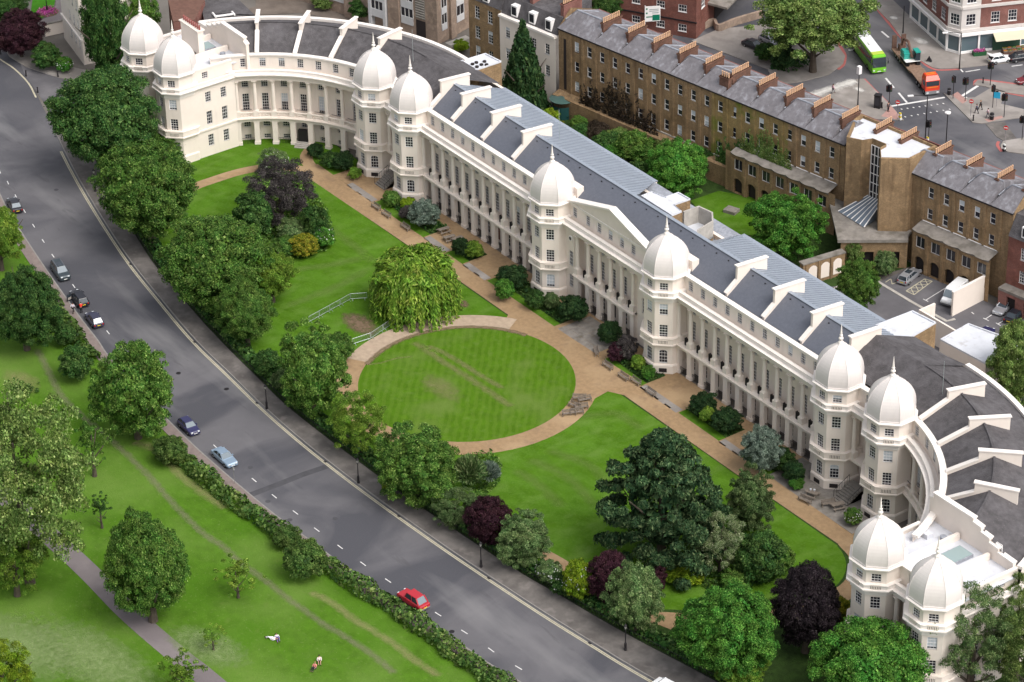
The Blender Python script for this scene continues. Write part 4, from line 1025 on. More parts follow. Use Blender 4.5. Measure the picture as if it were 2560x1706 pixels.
# lower storeys that step forward
def lower(ua, ub, us, d, zl, arches=True):
    ops = [(u, 4.0, 1.7, 1.9) for u in us]; ar = [(u, 0.02, 1.75, 2.6) for u in us]
    m = MB(); panelwall(m, BF, ua, ub, 0, zl, d, ops+ar, .5); m.build('lower_wall', BRICK, BT)
    for u, z, w_, h in ops: sash(BF, u, d, z, w_, h, BT, 2, 1, blind=0, rec=.25)
    for u in us:
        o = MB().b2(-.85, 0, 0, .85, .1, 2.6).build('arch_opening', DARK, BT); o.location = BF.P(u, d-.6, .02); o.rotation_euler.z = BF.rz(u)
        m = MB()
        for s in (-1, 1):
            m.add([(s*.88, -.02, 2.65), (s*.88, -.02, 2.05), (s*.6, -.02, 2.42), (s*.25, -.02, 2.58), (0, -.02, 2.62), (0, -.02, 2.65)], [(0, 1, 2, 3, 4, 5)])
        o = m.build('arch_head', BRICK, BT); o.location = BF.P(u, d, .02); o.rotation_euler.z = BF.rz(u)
    for u in us[:-1]: m = MB(); mould(m, BF, u+1.15, u+1.6, rect(d-.1, d+.16, 0, zl-.4)); m.build('pier', BRICK, BT)
    m = MB()
    for i in range(len(us)):      # scalloped concrete canopy, one shell per bay
        a, b = us[i]-1.395, us[i]+1.395; n = 6
        for k in range(n):
            p, q = a+(b-a)*k/n, a+(b-a)*(k+1)/n; bulge = lambda t: .35*math.sin(PI*t); e0, e1 = bulge(k/n), bulge((k+1)/n)
            m.quad(BF.P(p, -.02, zl+.55), BF.P(q, -.02, zl+.55), BF.P(q, d+.25+e1, zl), BF.P(p, d+.25+e0, zl))
            m.quad(BF.P(p, d+.25+e0, zl), BF.P(q, d+.25+e1, zl), BF.P(q, d+.05, zl-.45), BF.P(p, d+.05, zl-.45))
    m.build('canopy', CONCRETE, BT)
    m = MB()
    for u in us: m.tube([BF.P(u-1.2, .05, zl+.62), BF.P(u+1.2, .05, zl+.62)], .07, 5)
    m.build('canopy_flashing', FRAME, BT)
lower(69.9, 84.0, RW, 2.0, 6.9)
lower(33.5, 55.2, [u for u in LW if u > 34.5], 2.0, 6.9)
m = MB(); mould(m, BF, -4, 33.4, [(-.1, 0), (1.6, 0), (1.6, 3.3), (-.1, 3.7)]); m.build('lower_wall', BRICK, BT)
m = MB(); mould(m, BF, 8, 33.4, rect(-.02, .2, 3.72, 3.9)); m.build('stone_string', STONE, BT)
sash(BF, 46, 2.02, 3.2, .9, 2.4, BT, 1, 1, blind=.9); 

# ---------------------------------------------------------------- brick stair tower
TWR = thing('stair_tower', 'yellow brick stair tower with tall dark glazed slot and white flat roof', 'tower', (5, 46, 0))
TP = [(-2.4, 47.6), (1.3, 42.9), (3.4, 44.0), (3.9, 45.6), (6.6, 46.0), (6.9, 44.5), (9.5, 42.4), (12.2, 45.6), (11.5, 51.5), (-3, 49.5)]
TP = [(x-5, y-46) for x, y in TP]
MB().prism(TP, 0, 16.4).build('wall', BRICK, TWR)
c = Vector((.2, 1.2)); inn = [tuple(c+(Vector(p)-c)*.93) for p in TP]
m = MB(); n = len(TP)
for i in range(n):
    j = (i+1) % n; m.add([L3(TP[i], 16.4), L3(TP[j], 16.4), L3(inn[j], 16.4), L3(inn[i], 16.4), L3(TP[i], 17), L3(TP[j], 17), L3(inn[j], 17), L3(inn[i], 17)], [(4, 5, 6, 7), (0, 1, 5, 4), (3, 2, 6, 7)])
m.build('parapet', BRICK, TWR)
MB().add([L3(p, 16.55) for p in inn], [tuple(range(n))]).build('flat_roof', WHITEROOF, TWR)
g0, g1 = Vector((3.9-5, 45.6-46)), Vector((6.6-5, 46.0-46)); gp = St(tuple(g0), tuple((g1-g0).normalized())); gl = (g1-g0).length
m = MB(); mould(m, gp, .05, gl-.05, rect(.02, .06, 5.2, 16.0)); m.build('glazing', GLASS, TWR)
for i in range(5): m = MB(); u = .06+(gl-.12)*i/4; mould(m, gp, u-.05, u+.05, rect(.06, .16, 5.2, 16.0)); m.build('mullion', FRAME, TWR)
for k in range(8): m = MB(); z = 5.2+10.8*k/7; mould(m, gp, .05, gl-.05, rect(.06, .14, z-.05, z+.05)); m.build('transom', FRAME, TWR)
sk = [(2.2-5, 43.3-46), (7.8-5, 43.4-46)]
m = MB(); a0, a1 = gp.P(0, .3, 7.6), gp.P(gl, .3, 7.6); b0, b1 = (-3.4, -4.4, 5.1), (2.6, -4.6, 5.1)
m.quad(a0, a1, b1, b0); m.add([a0, b0, gp.P(0, .1, 5.1)], [(0, 1, 2)]); m.add([a1, b1, gp.P(gl, .1, 5.1)], [(0, 1, 2)])
m.build('sloping_glass', mat('skylight_pane', (.14, .17, .21), .15, spec=.7), TWR)
for k in range(7):
    t = k/6; p, q = Vector(a0).lerp(Vector(a1), t), Vector(b0).lerp(Vector(b1), t); MB().tube([p+Vector((0, 0, .05)), q+Vector((0, 0, .05))], .08, 5).build('glazing_bar', FRAME, TWR)
SLB = thing('slab_roof', 'stained grey concrete slab roof on brick arches round the stair tower foot', 'canopy', (3, 44, 0))
sp = [(x-3, y-44) for x, y in [(-1.6,42.6,5)[:2],(8.0,36.0,5)[:2],(10.5,39.3,5)[:2],(14.2,44.2,5)[:2],(13.0,45.3,5)[:2],(12.2,47),(-3,48)]]
MB().prism(sp, 4.5, 5.0, True).build('slab', CONCRETE, SLB)
q0, q1 = Vector(sp[1]), Vector(sp[3]); wp = St(tuple(q0), tuple((q1-q0).normalized())); L_ = (q1-q0).length
m = MB(); ar = [(L_*.43, .05, 1.9, 2.7), (L_*.8, .05, 1.9, 2.7)]; panelwall(m, wp, L_*.05, L_, 0, 4.5, -.4, ar, .6); m.build('wall', BRICK, SLB)
for u, z, w_, h in ar:
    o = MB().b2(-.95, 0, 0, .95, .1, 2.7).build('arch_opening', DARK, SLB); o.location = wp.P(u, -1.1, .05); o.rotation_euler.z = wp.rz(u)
# garden wall with white blind arches
GW = thing('garden_wall', 'stepped brick garden wall with three white blind arches beside the car park', 'wall')
pa, pb = Vector((7.9,29.8)), Vector((9.7,35.8)); pa = Vector((8.9,29.4)); gw = St(tuple(pa), tuple((pb-pa).normalized())); gL = (pb-pa).length
m = MB(); mould(m, gw, -.6, gL+.2, rect(-.9, 0, 0, 3.6)); m.build('wall', BRICK, GW)
m = MB(); mould(m, gw, -.7, gL+.3, rect(-1.1, .12, 3.6, 3.78)); m.build('coping', CONCRETE, GW)
for k in range(3):
    u = gL*(k+.5)/3; hw = gL/3*.34; m = MB(); m.add([gw.P(u+s*hw, .03, z) for s, z in ((-1, .5), (1, .5), (1, 2.6), (.6, 2.95), (0, 3.1), (-.6, 2.95), (-1, 2.6))], [tuple(range(7))]); m.build('blind_arch', STUCCO, GW)
    m = MB(); v = gL*k/3; mould(m, gw, v-.2, v+.2, rect(.001, .14, 0, 3.59)); m.build('pier', BRICK, GW)
# white yard walls near the van
YW = thing('yard_wall', 'freestanding cream wall between the white van and the silver coupe', 'wall')
pa, pb = Vector((28.3,40.3)), Vector((27.6,47.2)); yw = St(tuple(pa), tuple((pb-pa).normalized())); yl = (pb-pa).length
m = MB(); mould(m, yw, 0, yl, rect(-.3, 0, 0, 3.9)); m.build('wall', STUCCO, YW)
m = MB(); mould(m, yw, -.05, yl+.05, rect(-.36, .06, 3.9, 4.05)); m.build('coping', COPING, YW)
YB = thing('yard_wall', 'long white topped wall running from the flat rear roof towards the right edge', 'wall')
a, b = Vector((29.4,32.9,4.2)[:2]), Vector((44.8,33.1,4.2)[:2]); q = St(tuple(a), tuple((b-a).normalized())); m = MB(); mould(m, q, 0, (b-a).length, rect(-.3, 0, 0, 4.2)); m.build('wall', STUCCO, YB)
a2 = Vector((29.3,35.9,4.2)[:2]); q = St(tuple(a), tuple((a2-a).normalized())); m = MB(); mould(m, q, 0, (a2-a).length, rect(-.3, 0, 0, 4.2)); m.build('wall', STUCCO, YB)

# ---------------------------------------------------------------- stucco and yellow houses left of the brick terrace
HS = thing('stucco_house', 'cream stucco house with slate mansard and white dormers beside the cypress', 'house')
ops = [(u, z, 1.0, 1.9) for u in (-15.2, -12.2, -9.2, -6.2) for z in (5.4, 9.2)]
m = MB(); panelwall(m, BF, -17, -4.3, 0, 12.6, .4, ops); m.build('wall', STUCCO, HS)
for o in ops: sash(BF, o[0], .4, o[1], o[2], o[3], HS, 2, 4)
m = MB(); mould(m, BF, -17, -4.3, rect(-.2, .75, 12.6, 13.0)); m.build('cornice', COPING, HS)
m = MB(); mould(m, BF, -17, -4.3, [(0, 13.0), (-1.2, 15.8), (-8, 16.6), (-8, 13)]); m.build('mansard_roof', OLDSLATE, HS)
for u in (-14, -10, -6.3):
    o = MB().b2(-.65, -.5, 0, .65, 1.3, 1.9).build('dormer', FRAME, HS); o.location = BF.P(u, -.45, 13.3); o.rotation_euler.z = BF.rz(u)
    MB().b2(-.48, -.53, .25, .48, -.501, 1.65).build('pane', GLASS, o)
for u in (-11.5, -4.6): stack(HS, BF.P(u, -3.6, 0)[:2], back, 4.2, .7, 14, 17.9, 10, REDBRICK2)
stack(HS, BF.P(-16.9, -3.6, 0)[:2], back, 4.2, .7, 14, 17.9, 10, REDBRICK2)
HY = thing('brick_house', 'narrow yellow brick house with dark mansard between tan flats and stucco house', 'house')
ops = [(u, z, 1.1, 2.2) for u in (-22.6, -19.6) for z in (3.0, 6.6, 10.2)]
m = MB(); panelwall(m, BF, -24.6, -17.05, 0, 13.4, 0, ops); m.build('wall', BRICK, HY)
for o in ops: sash(BF, o[0], 0, o[1], o[2], o[3], HY, 2, 4)
m = MB(); mould(m, BF, -24.6, -17.05, rect(-.2, .2, 2.2, 2.5)); mould(m, BF, -24.6, -17.05, [(.1, 13.4), (-1.5, 16.4), (-8, 16.8), (-8, 13.4)]); m.build('mansard_roof', OLDSLATE, HY)
o = MB().b2(-.65, -.5, 0, .65, 1.3, 1.9).build('dormer', FRAME, HY); o.location = BF.P(-20.5, -.4, 13.8); o.rotation_euler.z = BF.rz(0); MB().b2(-.48, -.53, .25, .48, -.501, 1.65).build('pane', GLASS, o)
stack(HY, BF.P(-24.4, -3.6, 0)[:2], back, 4.2, .7, 14, 17.9, 8, BRICK)
EH = thing('brick_house', 'dark red brick house at the right edge joining the end of the yellow terrace', 'house')
ops = [(u, z, 1.1, 1.9) for u in (88.9, 92) for z in (4.6, 8.3)]
m = MB(); panelwall(m, BF, 86.1, 98, 0, 11.4, .9, ops); m.build('wall', REDBRICK, EH)
for o in ops: sash(BF, o[0], .9, o[1], o[2], o[3], EH, 3, 4, blind=0)
m = MB(); mould(m, BF, 86.1, 98, [(1.1, 11.4), (-.6, 14.4), (-9, 14.8), (-9, 11.4)]); m.build('mansard_roof', OLDSLATE, EH)
for u in (88.9, 92.5): o = MB().b2(-.65, -.5, 0, .65, 1.3, 1.7).build('dormer', FRAME, EH); o.location = BF.P(u, .45, 11.9); o.rotation_euler.z = BF.rz(0); MB().b2(-.48, -.53, .25, .48, -.501, 1.5).build('pane', GLASS, o)
m = MB(); mould(m, BF, 86.1, 98, rect(.9, 2.6, 3.2, 3.6)); m.build('canopy', CONCRETE, EH)
m = MB(); panelwall(m, BF, 86.1, 98, 0, 3.2, 2.5, [(88.3, .02, 1.6, 2.6), (91.3, .02, 1.6, 2.6)], .5); m.build('lower_wall', REDBRICK2, EH)
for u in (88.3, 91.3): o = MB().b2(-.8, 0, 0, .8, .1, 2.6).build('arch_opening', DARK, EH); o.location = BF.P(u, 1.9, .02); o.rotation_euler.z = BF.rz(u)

# ---------------------------------------------------------------- white block, top left
WB = thing('stucco_block', 'tall cream stucco block with narrow sash windows at the top left', 'building')
pa, pb = Vector((-131.7,-16.4)), Vector((-120.4,-18.8)); wb = St(tuple(pa), tuple((pb-pa).normalized())); wl = (pb-pa).length
ops = [(u, z, .9, 1.8) for u in (wl*.45, wl*.66, wl*.86) for z in (2.4, 5.8, 9.4, 13, 16.6, 20.2)]
m = MB(); panelwall(m, wb, 0, wl, 0, 24, 0, ops); m.build('wall', STUCCO, WB)
for o in ops: sash(wb, o[0], 0, o[1], o[2], o[3], WB, 2, 4, blind=0)
w2 = St(tuple(pb), (-wb.n[0], -wb.n[1])); ops = [(6.5, z, 1.2, 2.0) for z in (9, 12.6, 16.2)]
m = MB(); panelwall(m, w2, 0, 13, 0, 24, 0, ops); m.build('wall', STUCCO, WB)
for o in ops: sash(w2, o[0], 0, o[1], o[2], o[3], WB, 3, 4, blind=0)
pc = w2.P(13, 0, 0); pd = (pa.x+pc[0]-pb.x, pa.y+pc[1]-pb.y)
MB().add([(pa.x, pa.y, 24), (pb.x, pb.y, 24), (pc[0], pc[1], 24), (pd[0], pd[1], 24)], [(0, 1, 2, 3)]).build('flat_roof', WHITEROOF, WB)
m = MB(); mould(m, wb, -.1, wl+.1, rect(-.2, .25, 4.4, 4.7)); m.build('string_course', COPING, WB)
GWL = thing('garden_wall', 'low cream garden wall with grey coping beside the purple corner tree', 'wall')
a, b = Vector((-134.1,-18.7)), Vector((-133.6,-15.4)); q = St(tuple(a), tuple((b-a).normalized())); m = MB(); mould(m, q, 0, (b-a).length, rect(-.4, 0, 0, 2.2)); m.build('wall', STUCCO, GWL)
m = MB(); mould(m, q, -.05, (b-a).length, rect(-.5, .1, 2.2, 2.35)); m.build('coping', CONCRETE, GWL)

# ---------------------------------------------------------------- brown roofs at the top behind the wing
BR = thing('brown_roofed_hall', 'low hall with brown pitched roof behind the far curved wing', 'building')
BRN = mat('brown_tiles', (.16, .085, .065), .9, .3, 1.5)
m = MB(); pts = [(-116.9,-3.9,9),(-113.1,1.0,9),(-107.2,-4.5,9),(-109.0,-7.5,9)]; m.add(pts, [(0, 1, 2, 3)]); m.build('tiled_roof', BRN, BR)
m = MB(); m.prism([p[:2] for p in pts], 0, 8.9); m.build('wall', REDBRICK2, BR)
GRF = thing('grey_roofed_hall', 'grey felt roofed hall with white railings behind the far curved wing', 'building')
pts = [(-114.9,2.1,8),(-111.4,6.6,8),(-104.2,5.5,8),(-104.5,5.9,8),(-108.0,-2.2,8),(-110.8,-0.9,8)]
m = MB(); m.prism([p[:2] for p in pts], 0, 7.8); m.build('wall', REDBRICK2, GRF)
MB().add(pts, [tuple(range(6))]).build('felt_roof', OLDSLATE, GRF)
m = MB()
for a, b in (((-107.7,-0.4,8.3),(-106.6,2.7,8.3)), ((-109.2,0.1,8.3),(-107.4,-0.3,8.3)), ((-107.6,2.9,8.3),(-106.2,2.6,8.3))): m.tube([a, b], .18, 5)
m.build('railing', FRAME, GRF)
# ---------------------------------------------------------------- tan flats
FL = thing('block_of_flats', 'tan brick block of flats with white window bands at the top', 'building')
pa, pb = Vector((-114, 25.2)), Vector((-90.3, 32.3)); fp = St(tuple(pa), tuple((pb-pa).normalized())); fl = (pb-pa).length
WSP = mat('white_spandrel_panel', (.62, .62, .63), .6, .12, 1.)
m = MB(); mould(m, fp, -14, fl, rect(-14, -.05, 0, 23)); m.build('wall', TANBRICK, FL)
def stripwin(path, u0, u1, d, zs, hw, hs):
    for z in zs:
        m = MB(); mould(m, path, u0, u1, rect(-.1, d, z, z+hs)); m.build('spandrel', WSP, FL)
        m = MB(); mould(m, path, u0, u1, rect(-.1, d-.12, z+hs, z+hs+hw)); g = m.build('glazing', GLASS, FL)
        n = max(2, round((u1-u0)/.8)); m = MB()
        for k in range(n+1):
            u = u0+(u1-u0)*k/n; mould(m, path, u-.04, u+.04, rect(-.1, d-.04, z+hs+.002, z+hs+hw-.002))
        m.build('window_frame', FRAME, g)
zs = [2.2+3.0*k for k in range(7)]
for a, b, d in ((-6, -2.5, .12), (.5, 4.2, .14), (11.0, 13.6, .9), (17.0, 19.6, .16)): stripwin(fp, a, b, d, zs, 1.55, 1.42)
m = MB(); mould(m, fp, 10.4, 11.0, rect(-.1, .95, 0, 22)); mould(m, fp, 13.6, 14.2, rect(-.1, .95, 0, 22)); m.build('bay_cheek', WSP, FL)
for a, b in ((-2.3, .2), (4.6, 6.4), (14.4, 16.8)): m = MB(); mould(m, fp, a, b, rect(-.05, .55, 0, 23)); m.build('brick_pier', TANBRICK, FL)
m = MB(); mould(m, fp, 20.2, 22.2, rect(-.05, .12, 4, 23)); lv = m.build('louvre_panel', CONCRETE, FL)
for k in range(40): m = MB(); mould(m, fp, 20.25, 22.15, rect(.12, .2, 4.2+k*.46, 4.3+k*.46)); m.build('louvre', STONE, lv)
m = MB(); mould(m, fp, 20.2, 22.2, rect(-.04, .05, .5, 3.6)); m.build('doorway', DARK, FL)
fe = St(tuple(pb), (-fp.n[0], -fp.n[1])); stripwin(fe, 1.2, 2.6, .12, zs, 1.7, 1.2); stripwin(fe, 5.2, 7.2, .12, zs, 1.7, 1.2)
m = MB(); mould(m, fe, 3.2, 4.6, rect(-.05, .5, 0, 23)); m.build('brick_pier', TANBRICK, FL)
TRG = thing('planter', 'long concrete planter trough with green planting by the tan flats', 'planter')
m = MB(); a, b = Vector((-86.2,32.1)), Vector((-86.5,36.5)); q = St(tuple(a), tuple((b-a).normalized())); mould(m, q, 0, (b-a).length, rect(-1.4, 0, 0, 1.6)); m.build('trough', STONE, TRG)

# ---------------------------------------------------------------- dark red block at the top
RB = thing('red_brick_block', 'dark red brick block with white windows at the top of the view', 'building')
c0 = Vector((-65.6, 68.2)); t0 = Vector((.873, .487)); pa = c0-t0*34
rp = St(tuple(pa), tuple(t0)); ops = [(u, z, 1.5, 1.3) for u in (6, 12, 17.5, 23, 27.5, 31.5) for z in (1.0, 4.6, 8.4, 12.2)]
m = MB(); panelwall(m, rp, 0, 34, 0, 16, 0, ops); m.build('wall', REDBRICK, RB)
for o in ops: sash(rp, o[0], 0, o[1], o[2], o[3], RB, 3, 2, blind=0, rec=.04)
m = MB(); mould(m, rp, 0, 34.1, rect(-.1, .15, 2.9, 3.1)); m.build('string_course', IRON, RB)
rq = St(tuple(c0), (-.487, .873)); ops = [(u, z, 1.5, 1.5) for u in (3, 14.5, 19) for z in (4.6, 8.4, 12.2)]
m = MB(); panelwall(m, rq, 0, 30, 0, 16, 0, ops); m.build('wall', REDBRICK, RB)
for o in ops: sash(rq, o[0], 0, o[1], o[2], o[3], RB, 3, 2, blind=0, rec=.04)
m = MB(); m.add([rq.P(5, 0, 4.2), rq.P(22, 0, 4.2), rq.P(22, 3.6, 3.9), rq.P(5, 3.6, 3.9), rq.P(5, 0, 4.6), rq.P(22, 0, 4.6), rq.P(22, 3.6, 4.3), rq.P(5, 3.6, 4.3)], [(0, 1, 2, 3), (4, 5, 6, 7), (0, 1, 5, 4), (2, 3, 7, 6), (1, 2, 6, 5), (0, 3, 7, 4)]); m.build('entrance_canopy', CONCRETE, RB)
m = MB(); mould(m, rq, 8, 20, rect(.02, .1, .1, 3.6)); m.build('entrance_doors', DARK, RB)
RW_ = thing('forecourt_wall', 'curved low brick wall in front of the red brick block', 'wall')
l = smooth_line([(-67.5,69.9),(-68.0,73.8),(-65.6,73.1),(-65.8,77.0),(-65.4,82.5)], 5); ribbon('wall', l, .5, 1.3, TANBRICK, z0=0).parent = RW_
# ---------------------------------------------------------------- corner building with shop
CB = thing('corner_building', 'red brick and white stone corner building with glazed shop below', 'building')
cpts = [Vector(p) for p in ((-56.5, 108.5), (-49.6, 102.1), (-36.5, 98.3), (-34.1, 99.1), (-32.9, 102.2), (-24.0, 122.0))]
WST = mat('white_stone', (.62, .58, .55), .7, .1, 1.)
for i, (a, b) in enumerate(zip(cpts, cpts[1:])):
    q = St(tuple(a), tuple((b-a).normalized())); l = (b-a).length; corner = i in (2, 3)
    if i == 4: us = [2.6, 5.6, 10.0, 14.5, 18.5]
    elif corner: us = [l/2]
    else: us = [l*(k+.5)/max(1, int(l/3.2)) for k in range(max(1, int(l/3.2)))]
    ops = [(u, z, 1.5 if not corner else 1.7, 2.0) for u in us for z in (5.2, 9.2, 13.2)]
    m = MB(); panelwall(m, q, 0, l, 3.9, 20, 0, ops); m.build('wall', WST if corner else REDBRICK2, CB)
    for o in ops: sash(q, o[0], 0, o[1], o[2], o[3], CB, 3, 3, blind=0, rec=.05)
    for z in (4.0, 8.2, 12.2): m = MB(); mould(m, q, 0, l, rect(-.1, .22, z, z+.5)); m.build('string_course', WST, CB)
    m = MB(); mould(m, q, 0, l, rect(-.3, .5, 3.4, 3.9)); m.build('shop_fascia', FRAME, CB)
    n = max(1, round(l/3.4)); m = MB()
    mould(m, q, .1, l-.1, rect(-.2, -.1, .5, 3.38)); m.build('shop_glass', mat('shop_glass', (.10, .14, .16), .15, spec=.6), CB)
    m = MB()
    for k in range(n+1): u = l*k/n; mould(m, q, u-.16, u+.16, rect(-.2, .12, 0, 3.38))
    mould(m, q, 0, l, rect(-.2, .08, 0, .5)); m.build('shop_front', FRAME, CB)
q = St(tuple(cpts[4]), tuple((cpts[5]-cpts[4]).normalized()))
m = MB(); m.quad(q.P(2.2, .5, 3.5), q.P(7.6, .5, 3.5), q.P(7.6, 2.3, 2.7), q.P(2.2, 2.3, 2.7)); m.build('awning', mat('cream_awning', (.55, .50, .38), .8), CB)
m = MB(); mould(m, q, 2.4, 7.2, rect(.1, .14, .1, 2.6)); m.build('shop_doorway', mat('dark_green_front', (.03, .07, .045), .6), CB)

# ================================================================= PLANTS
rng = np.random.default_rng(11)
def leaf_mat(name, dark, light, tip=None, trans=.16, rough=.55):
    m = bpy.data.materials.new(name); m.use_nodes = True
    n = m.node_tree; b = n.nodes['Principled BSDF']; out = n.nodes['Material Output']
    g = n.nodes.new('ShaderNodeNewGeometry'); oi = n.nodes.new('ShaderNodeObjectInfo')
    rp = n.nodes.new('ShaderNodeValToRGB'); e = rp.color_ramp.elements
    e[0].color = (*dark, 1); e[1].color = (*light, 1); e[0].position = .1; e[1].position = .85
    if tip: t = e.new(.97); t.color = (*tip, 1)
    n.links.new(g.outputs['Random Per Island'], rp.inputs[0])
    hs = n.nodes.new('ShaderNodeHueSaturation')
    mr = n.nodes.new('ShaderNodeMapRange'); mr.inputs[3].default_value = .82; mr.inputs[4].default_value = 1.2
    n.links.new(oi.outputs['Random'], mr.inputs[0])
    tv = n.nodes.new('ShaderNodeTexNoise'); tv.inputs['Scale'].default_value = .8; tv.inputs['Detail'].default_value = 2; n.links.new(g.outputs['Position'], tv.inputs['Vector'])
    mv = n.nodes.new('ShaderNodeMapRange'); mv.inputs[1].default_value = .32; mv.inputs[2].default_value = .68; mv.inputs[3].default_value = .62; mv.inputs[4].default_value = 1.38; n.links.new(tv.outputs['Fac'], mv.inputs[0])
    ml = n.nodes.new('ShaderNodeMath'); ml.operation = 'MULTIPLY'; n.links.new(mr.outputs[0], ml.inputs[0]); n.links.new(mv.outputs[0], ml.inputs[1]); n.links.new(ml.outputs[0], hs.inputs['Value'])
    n.links.new(rp.outputs[0], hs.inputs['Color'])
    tc = n.nodes.new('ShaderNodeTexCoord'); t = n.nodes.new('ShaderNodeTexNoise'); t.inputs['Scale'].default_value = .55; t.inputs['Detail'].default_value = 2
    n.links.new(g.outputs['Position'], t.inputs['Vector'])
    m2 = n.nodes.new('ShaderNodeMapRange'); m2.inputs[1].default_value = .3; m2.inputs[2].default_value = .7; m2.inputs[3].default_value = .48; m2.inputs[4].default_value = .515
    n.links.new(t.outputs['Fac'], m2.inputs[0]); n.links.new(m2.outputs[0], hs.inputs['Hue'])
    n.links.new(hs.outputs[0], b.inputs['Base Color'])
    b.inputs['Roughness'].default_value = rough; b.inputs['Specular IOR Level'].default_value = .1
    tr = n.nodes.new('ShaderNodeBsdfTranslucent'); n.links.new(hs.outputs[0], tr.inputs[0])
    mx = n.nodes.new('ShaderNodeMixShader'); mx.inputs[0].default_value = trans
    n.links.new(b.outputs[0], mx.inputs[1]); n.links.new(tr.outputs[0], mx.inputs[2]); n.links.new(mx.outputs[0], out.inputs[0])
    return m
LF = {
 'mid': leaf_mat('mid_green_leaves', (.026, .080, .012), (.110, .215, .036), (.23, .33, .09)),
 'deep': leaf_mat('deep_green_leaves', (.014, .050, .012), (.060, .130, .028), (.13, .21, .065)),
 'fresh': leaf_mat('fresh_green_leaves', (.024, .095, .012), (.085, .235, .032), (.18, .34, .07)),
 'olive': leaf_mat('olive_green_leaves', (.055, .105, .022), (.17, .25, .065), (.31, .38, .14)),
 'pale': leaf_mat('pale_green_leaves', (.040, .090, .025), (.14, .21, .075), (.26, .32, .15)),
 'yellow': leaf_mat('yellow_green_leaves', (.07, .14, .006), (.22, .33, .02), (.36, .44, .05)),
 'lime': leaf_mat('lime_green_leaves', (.055, .13, .012), (.165, .275, .035), (.27, .37, .075)),
 'purple': leaf_mat('purple_leaves', (.018, .007, .010), (.055, .018, .028), (.095, .045, .05)),
 'black': leaf_mat('black_purple_leaves', (.009, .007, .009), (.030, .021, .026), (.06, .05, .05)),
 'brown': leaf_mat('bronze_leaves', (.030, .026, .027), (.085, .073, .072), (.14, .13, .11)),
 'cedar': leaf_mat('dark_conifer_needles', (.011, .034, .014), (.050, .092, .036), (.13, .18, .08)),
 'silver': leaf_mat('silver_grey_leaves', (.055, .085, .065), (.165, .215, .17), (.28, .33, .27)),
 'cream': leaf_mat('cream_edged_leaves', (.06, .12, .03), (.30, .36, .18), (.60, .62, .42)),
 'willow': leaf_mat('willow_leaves', (.055, .135, .012), (.19, .32, .035), (.33, .43, .09)),
 'conifer': leaf_mat('conifer_needles', (.009, .030, .010), (.034, .075, .024), (.07, .12, .04)),
 'rust': leaf_mat('rust_twigs', (.020, .015, .010), (.045, .034, .023), (.08, .06, .045)),
 'gold': leaf_mat('golden_flowers', (.07, .12, .01), (.24, .23, .02), (.46, .33, .04)),
 'white': leaf_mat('white_flowers', (.3, .34, .28), (.7, .7, .66), (.8, .8, .78)),
 'fruit': leaf_mat('orange_fruit', (.45, .10, .02), (.65, .28, .05), (.6, .5, .1)),
 'hedge': leaf_mat('hedge_leaves', (.028, .070, .014), (.10, .175, .038), (.19, .26, .08)),
}
def norm(a): return a/np.maximum(np.linalg.norm(a, axis=1, keepdims=True), 1e-9)
def leaf_cloud(P, Nn, size, asp=1.4, rs=.45, up=None):
    """quads at points P facing Nn (jittered)"""
    n = len(P)
    Nn = norm(Nn+rng.normal(0, rs, (n, 3)))
    a = rng.normal(0, 1, (n, 3)) if up is None else up+rng.normal(0, .25, (n, 3))
    T = norm(a-(a*Nn).sum(1, keepdims=True)*Nn); B = np.cross(Nn, T)
    s = size*rng.uniform(.55, 1.35, (n, 1))
    T = T*s*asp*.5; B = B*s*.5
    V = np.empty((n, 4, 3)); V[:, 0] = P-T; V[:, 1] = P+B*.9-T*.1; V[:, 2] = P+T; V[:, 3] = P-B*.9-T*.1
    return V.reshape(-1, 3)
def cloud_mesh(name, V):
    me = bpy.data.meshes.new(name); nq = len(V)//4
    me.vertices.add(len(V)); me.vertices.foreach_set('co', V.astype(np.float32).ravel())
    me.loops.add(len(V)); me.loops.foreach_set('vertex_index', np.arange(len(V), dtype=np.int32))
    me.polygons.add(nq); me.polygons.foreach_set('loop_start', np.arange(0, len(V), 4, dtype=np.int32)); me.polygons.foreach_set('loop_total', np.full(nq, 4, np.int32))
    me.update(calc_edges=True); me.materials.append(LF['mid'])
    return me
def lobes_round(n, sq, r0, r1, low=-.55, jit=.12):
    """lobe centres over an ellipsoid of radius 1 and half height sq, base at z=0"""
    out = []
    for i in range(n):
        z = low+(1-low)*(i+.5)/n; t = 2.399963*i+rng.normal(0, .3); q = math.sqrt(max(0, 1-z*z))
        r = rng.uniform(r0, r1); k = 1-r*.75+rng.normal(0, jit*.6)
        out.append((q*math.cos(t)*k, q*math.sin(t)*k, (z*k*.98)*sq, r*(.85 if z < -.2 else 1)))
    return out
def crown(lobes, nleaf, size, zscale=.8, asp=1.4, inner=.0, rs=.5):
    L = np.array(lobes); w_ = L[:, 3]**2; w_ = w_/w_.sum(); idx = rng.choice(len(L), nleaf, p=w_)
    d = norm(rng.normal(0, 1, (nleaf, 3)))
    d[:, 2] = np.where(d[:, 2] < -.3, -d[:, 2]*.6, d[:, 2])
    rad = L[idx, 3]*(1-.45*rng.random(nleaf)**2.2)
    bump = 1+.18*np.sin(d[:, 0]*9+idx)*np.cos(d[:, 1]*8+idx*2)
    P = L[idx, :3]+d*(rad*bump)[:, None]*np.array([1, 1, zscale])
    out = norm(P*np.array([1, 1, 1.])+np.array([0, 0, .25]))
    return leaf_cloud(P, norm(d+.55*out+np.array([0, 0, .35])), size, asp, rs)
